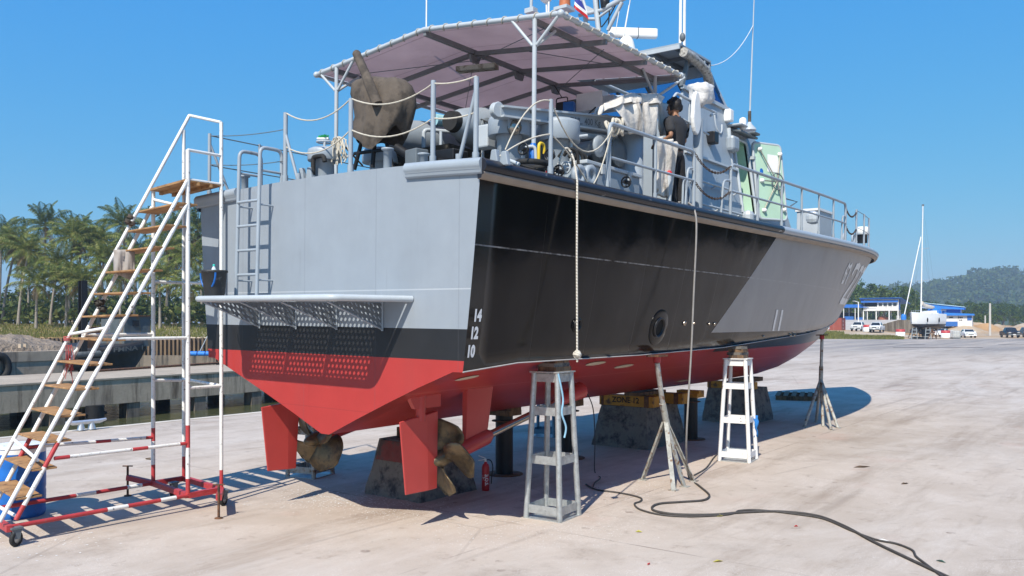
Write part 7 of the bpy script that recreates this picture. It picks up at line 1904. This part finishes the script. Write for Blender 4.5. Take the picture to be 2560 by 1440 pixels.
b = MB().grid(rows, 0, True, flip=True); b.add(rows[-1], [tuple(range(9))]); b.build('yacht_hull', g.m, yt)
MB().grid([[r[0], (r[0] + r[-1]) / 2 + V((0, 0, .08)), r[-1]] for r in rows], 0, True).build('yacht_deck', m_white, yt)
MB().hexa([V((-.9, 3, zy(785))), V((.9, 3, zy(785))), V((1.2, 8, zy(785))), V((-1.2, 8, zy(785)))], [V((-.6, 3.6, zy(779))), V((.6, 3.6, zy(779))), V((.95, 7.6, zy(776))), V((-.95, 7.6, zy(776)))]).build('coachroof', m_white, yt)
MB().hexa([V((-1.1, 7.4, zy(783))), V((1.1, 7.4, zy(783))), V((1.2, 9.2, zy(783))), V((-1.2, 9.2, zy(783)))], [V((-1.0, 7.6, zy(771))), V((1.0, 7.6, zy(771))), V((1.1, 9.0, zy(771))), V((-1.1, 9.0, zy(771)))]).build('sprayhood', m_bluet, yt)
mh = zy(512); mx, my = -.55, 3.6
ms_ = MB().tube([(mx, my, zy(783)), (mx + .45, my, mh)], [.15, .10], 10).build('mast', m_white, yt); MB().box((mx + .45, my, mh + .1), (.5, .06, .3)).build('wind_vane', m_gdark, ms_)
for py, w_ in ((701, 1.75), (621, 1.3)):
    z = zy(py); xx = mx + .45 * (z - zy(783)) / (mh - zy(783)); MB().tube([(xx - w_ * .9, my, z), (xx + w_ * 1.25, my, z + .1)], .035, 6).build('spreader', m_alu, ms_)
MB().tube([(mx - 1.3, -.9, zy(786)), (mx + .1, my - .2, zy(590))], .11, 8).build('furled_foresail', m_white, yt)
for s in (-1, 1):
    for zt, w_ in ((zy(530), 1.6), (zy(621), 1.5)): MB().tube([(mx + .35, my, zt), (mx + s * w_ * 1.0 + .3, my, zy(701)), (s * 1.9, my + .3, zy(785))], .012, 4).build('shroud', m_gdark, yt)
MB().tube([(mx + .45, my, mh), (0, 9.9, zy(783))], .012, 4).build('backstay', m_gdark, yt)
MB().tube([(mx + .05, my + .2, zy(768)), (.0, 8.4, zy(770))], .09, 8).build('boom', m_alu, yt); MB().tube(catmull([(mx + .05, my + .3, zy(757)), (mx + .1, 5, zy(763)), (.0, 7, zy(767)), (.0, 8.2, zy(768))], 4), [.34, .33, .33, .32, .3, .3, .29, .28, .27, .26, .24, .2, .15], 10).build('furled_sail', mat('pale sail cover', (.52, .48, .43), .9), yt)
for i in range(8):
    for s in (-1, 1):
        y = -.6 + 1.4 * i; MB().tube([(s * interp(y, [-1, 1, 4, 10], [.3, 1.2, 1.95, 1.85]), y, zy(786)), (s * interp(y, [-1, 1, 4, 10], [.3, 1.2, 1.95, 1.85]), y, zy(776))], .02, 5).build('stanchion', m_alu, yt)
for s in (-1, 1): tube('guard_wire', [(s * interp(y, [-1, 1, 4, 10], [.3, 1.2, 1.95, 1.85]), y, zy(776)) for y in (-.6, .8, 2.2, 5, 9.2)], .015, m_alu, yt, 5)
MB().hexa([V((-.16, 3.2, .35)), V((.16, 3.2, .35)), V((.16, 6.2, .35)), V((-.16, 6.2, .35))], [V((-.14, 2.8, zy(820))), V((.14, 2.8, zy(820))), V((.14, 6.4, zy(820))), V((-.14, 6.4, zy(820)))]).build('keel', m_gunleg, yt)
for k, (dx, dy) in enumerate(((1.5, 1.6), (-1.2, 1.4), (1.7, 6), (-1.7, 6), (1.2, 8.5), (-.6, .6))): MB().ball((dx * 1.32, dy, zy(800)), (.16, .16, .38), 10, 8).build('hanging_fender', m_gunleg, yt) if k in (0, 2) else None
for k, px in enumerate((2286, 2320, 2330, 2280, 2298, 2340)):
    o, d = far_thing('yacht_prop', px, 848 - (k > 2) * 3, ('pale ladder like trestle prop under the yacht' if k < 2 else 'thin dark prop leaning under the yacht'), 'prop', 'props under the sailing yacht', 0, 129 + (k > 2) * 5)
    if k < 2:
        for s in (-1, 1): MB().tube([(s * .45, 0, 0), (s * .28, 0, 1.75)], .07, 6).build('leg', m_galv, o)
        for z in (.4, .9, 1.4): MB().box((0, 0, z), (.8, .06, .12)).build('rung', m_galv, o)
    else:
        for a in (-.7, .1, .8): MB().tube([(a, .3 * a, 0), (0, 0, 1.5)], .055, 6).build('leg', m_rust, o)
o, d = far_thing('yacht_prop', 2302, 848, 'dark keel block under the yacht', 'prop', None, 0, 133); MB().box((0, 0, .18), (.9, 3.2, .36)).build('block', m_gunleg, o)
# puddles / drain gratings on the far apron
for px, py, w_ in ((2345, 869, 5.5), (2265, 861, 2.6), (2550, 861, 3.0)):
    p = GP(px, py); MB_ = MB().box(V((p.x, p.y, .012)), (w_ * 1.6, .35, .016), HEAD); tag(MB_.build('drain_grating', m_gunleg), 'dark drain grating let into the far concrete ' + ('right of the yacht props' if px == 2345 else 'just in front of the yacht props' if px == 2265 else 'below the blue pickup'), 'grating', None)

# ---------------------------------------------------------------- humid air
b = MB(); b.box((900, 500, 38.0), (5600, 5600, 84))
hm = bpy.data.materials.new('humid air'); hm.use_nodes = True; ht_ = hm.node_tree; ht_.nodes.clear()
ho = ht_.nodes.new('ShaderNodeOutputMaterial'); hv = ht_.nodes.new('ShaderNodeVolumePrincipled'); hv.inputs['Density'].default_value = 0.0005; hv.inputs['Color'].default_value = (.80, .90, 1, 1); hv.inputs['Anisotropy'].default_value = .25
ht_.links.new(hv.outputs[0], ho.inputs['Volume'])
tag(b.build('haze', hm), 'thin bluish haze over the yard and the hill', 'haze', kind='stuff')
sc.cycles.volume_bounces = 0
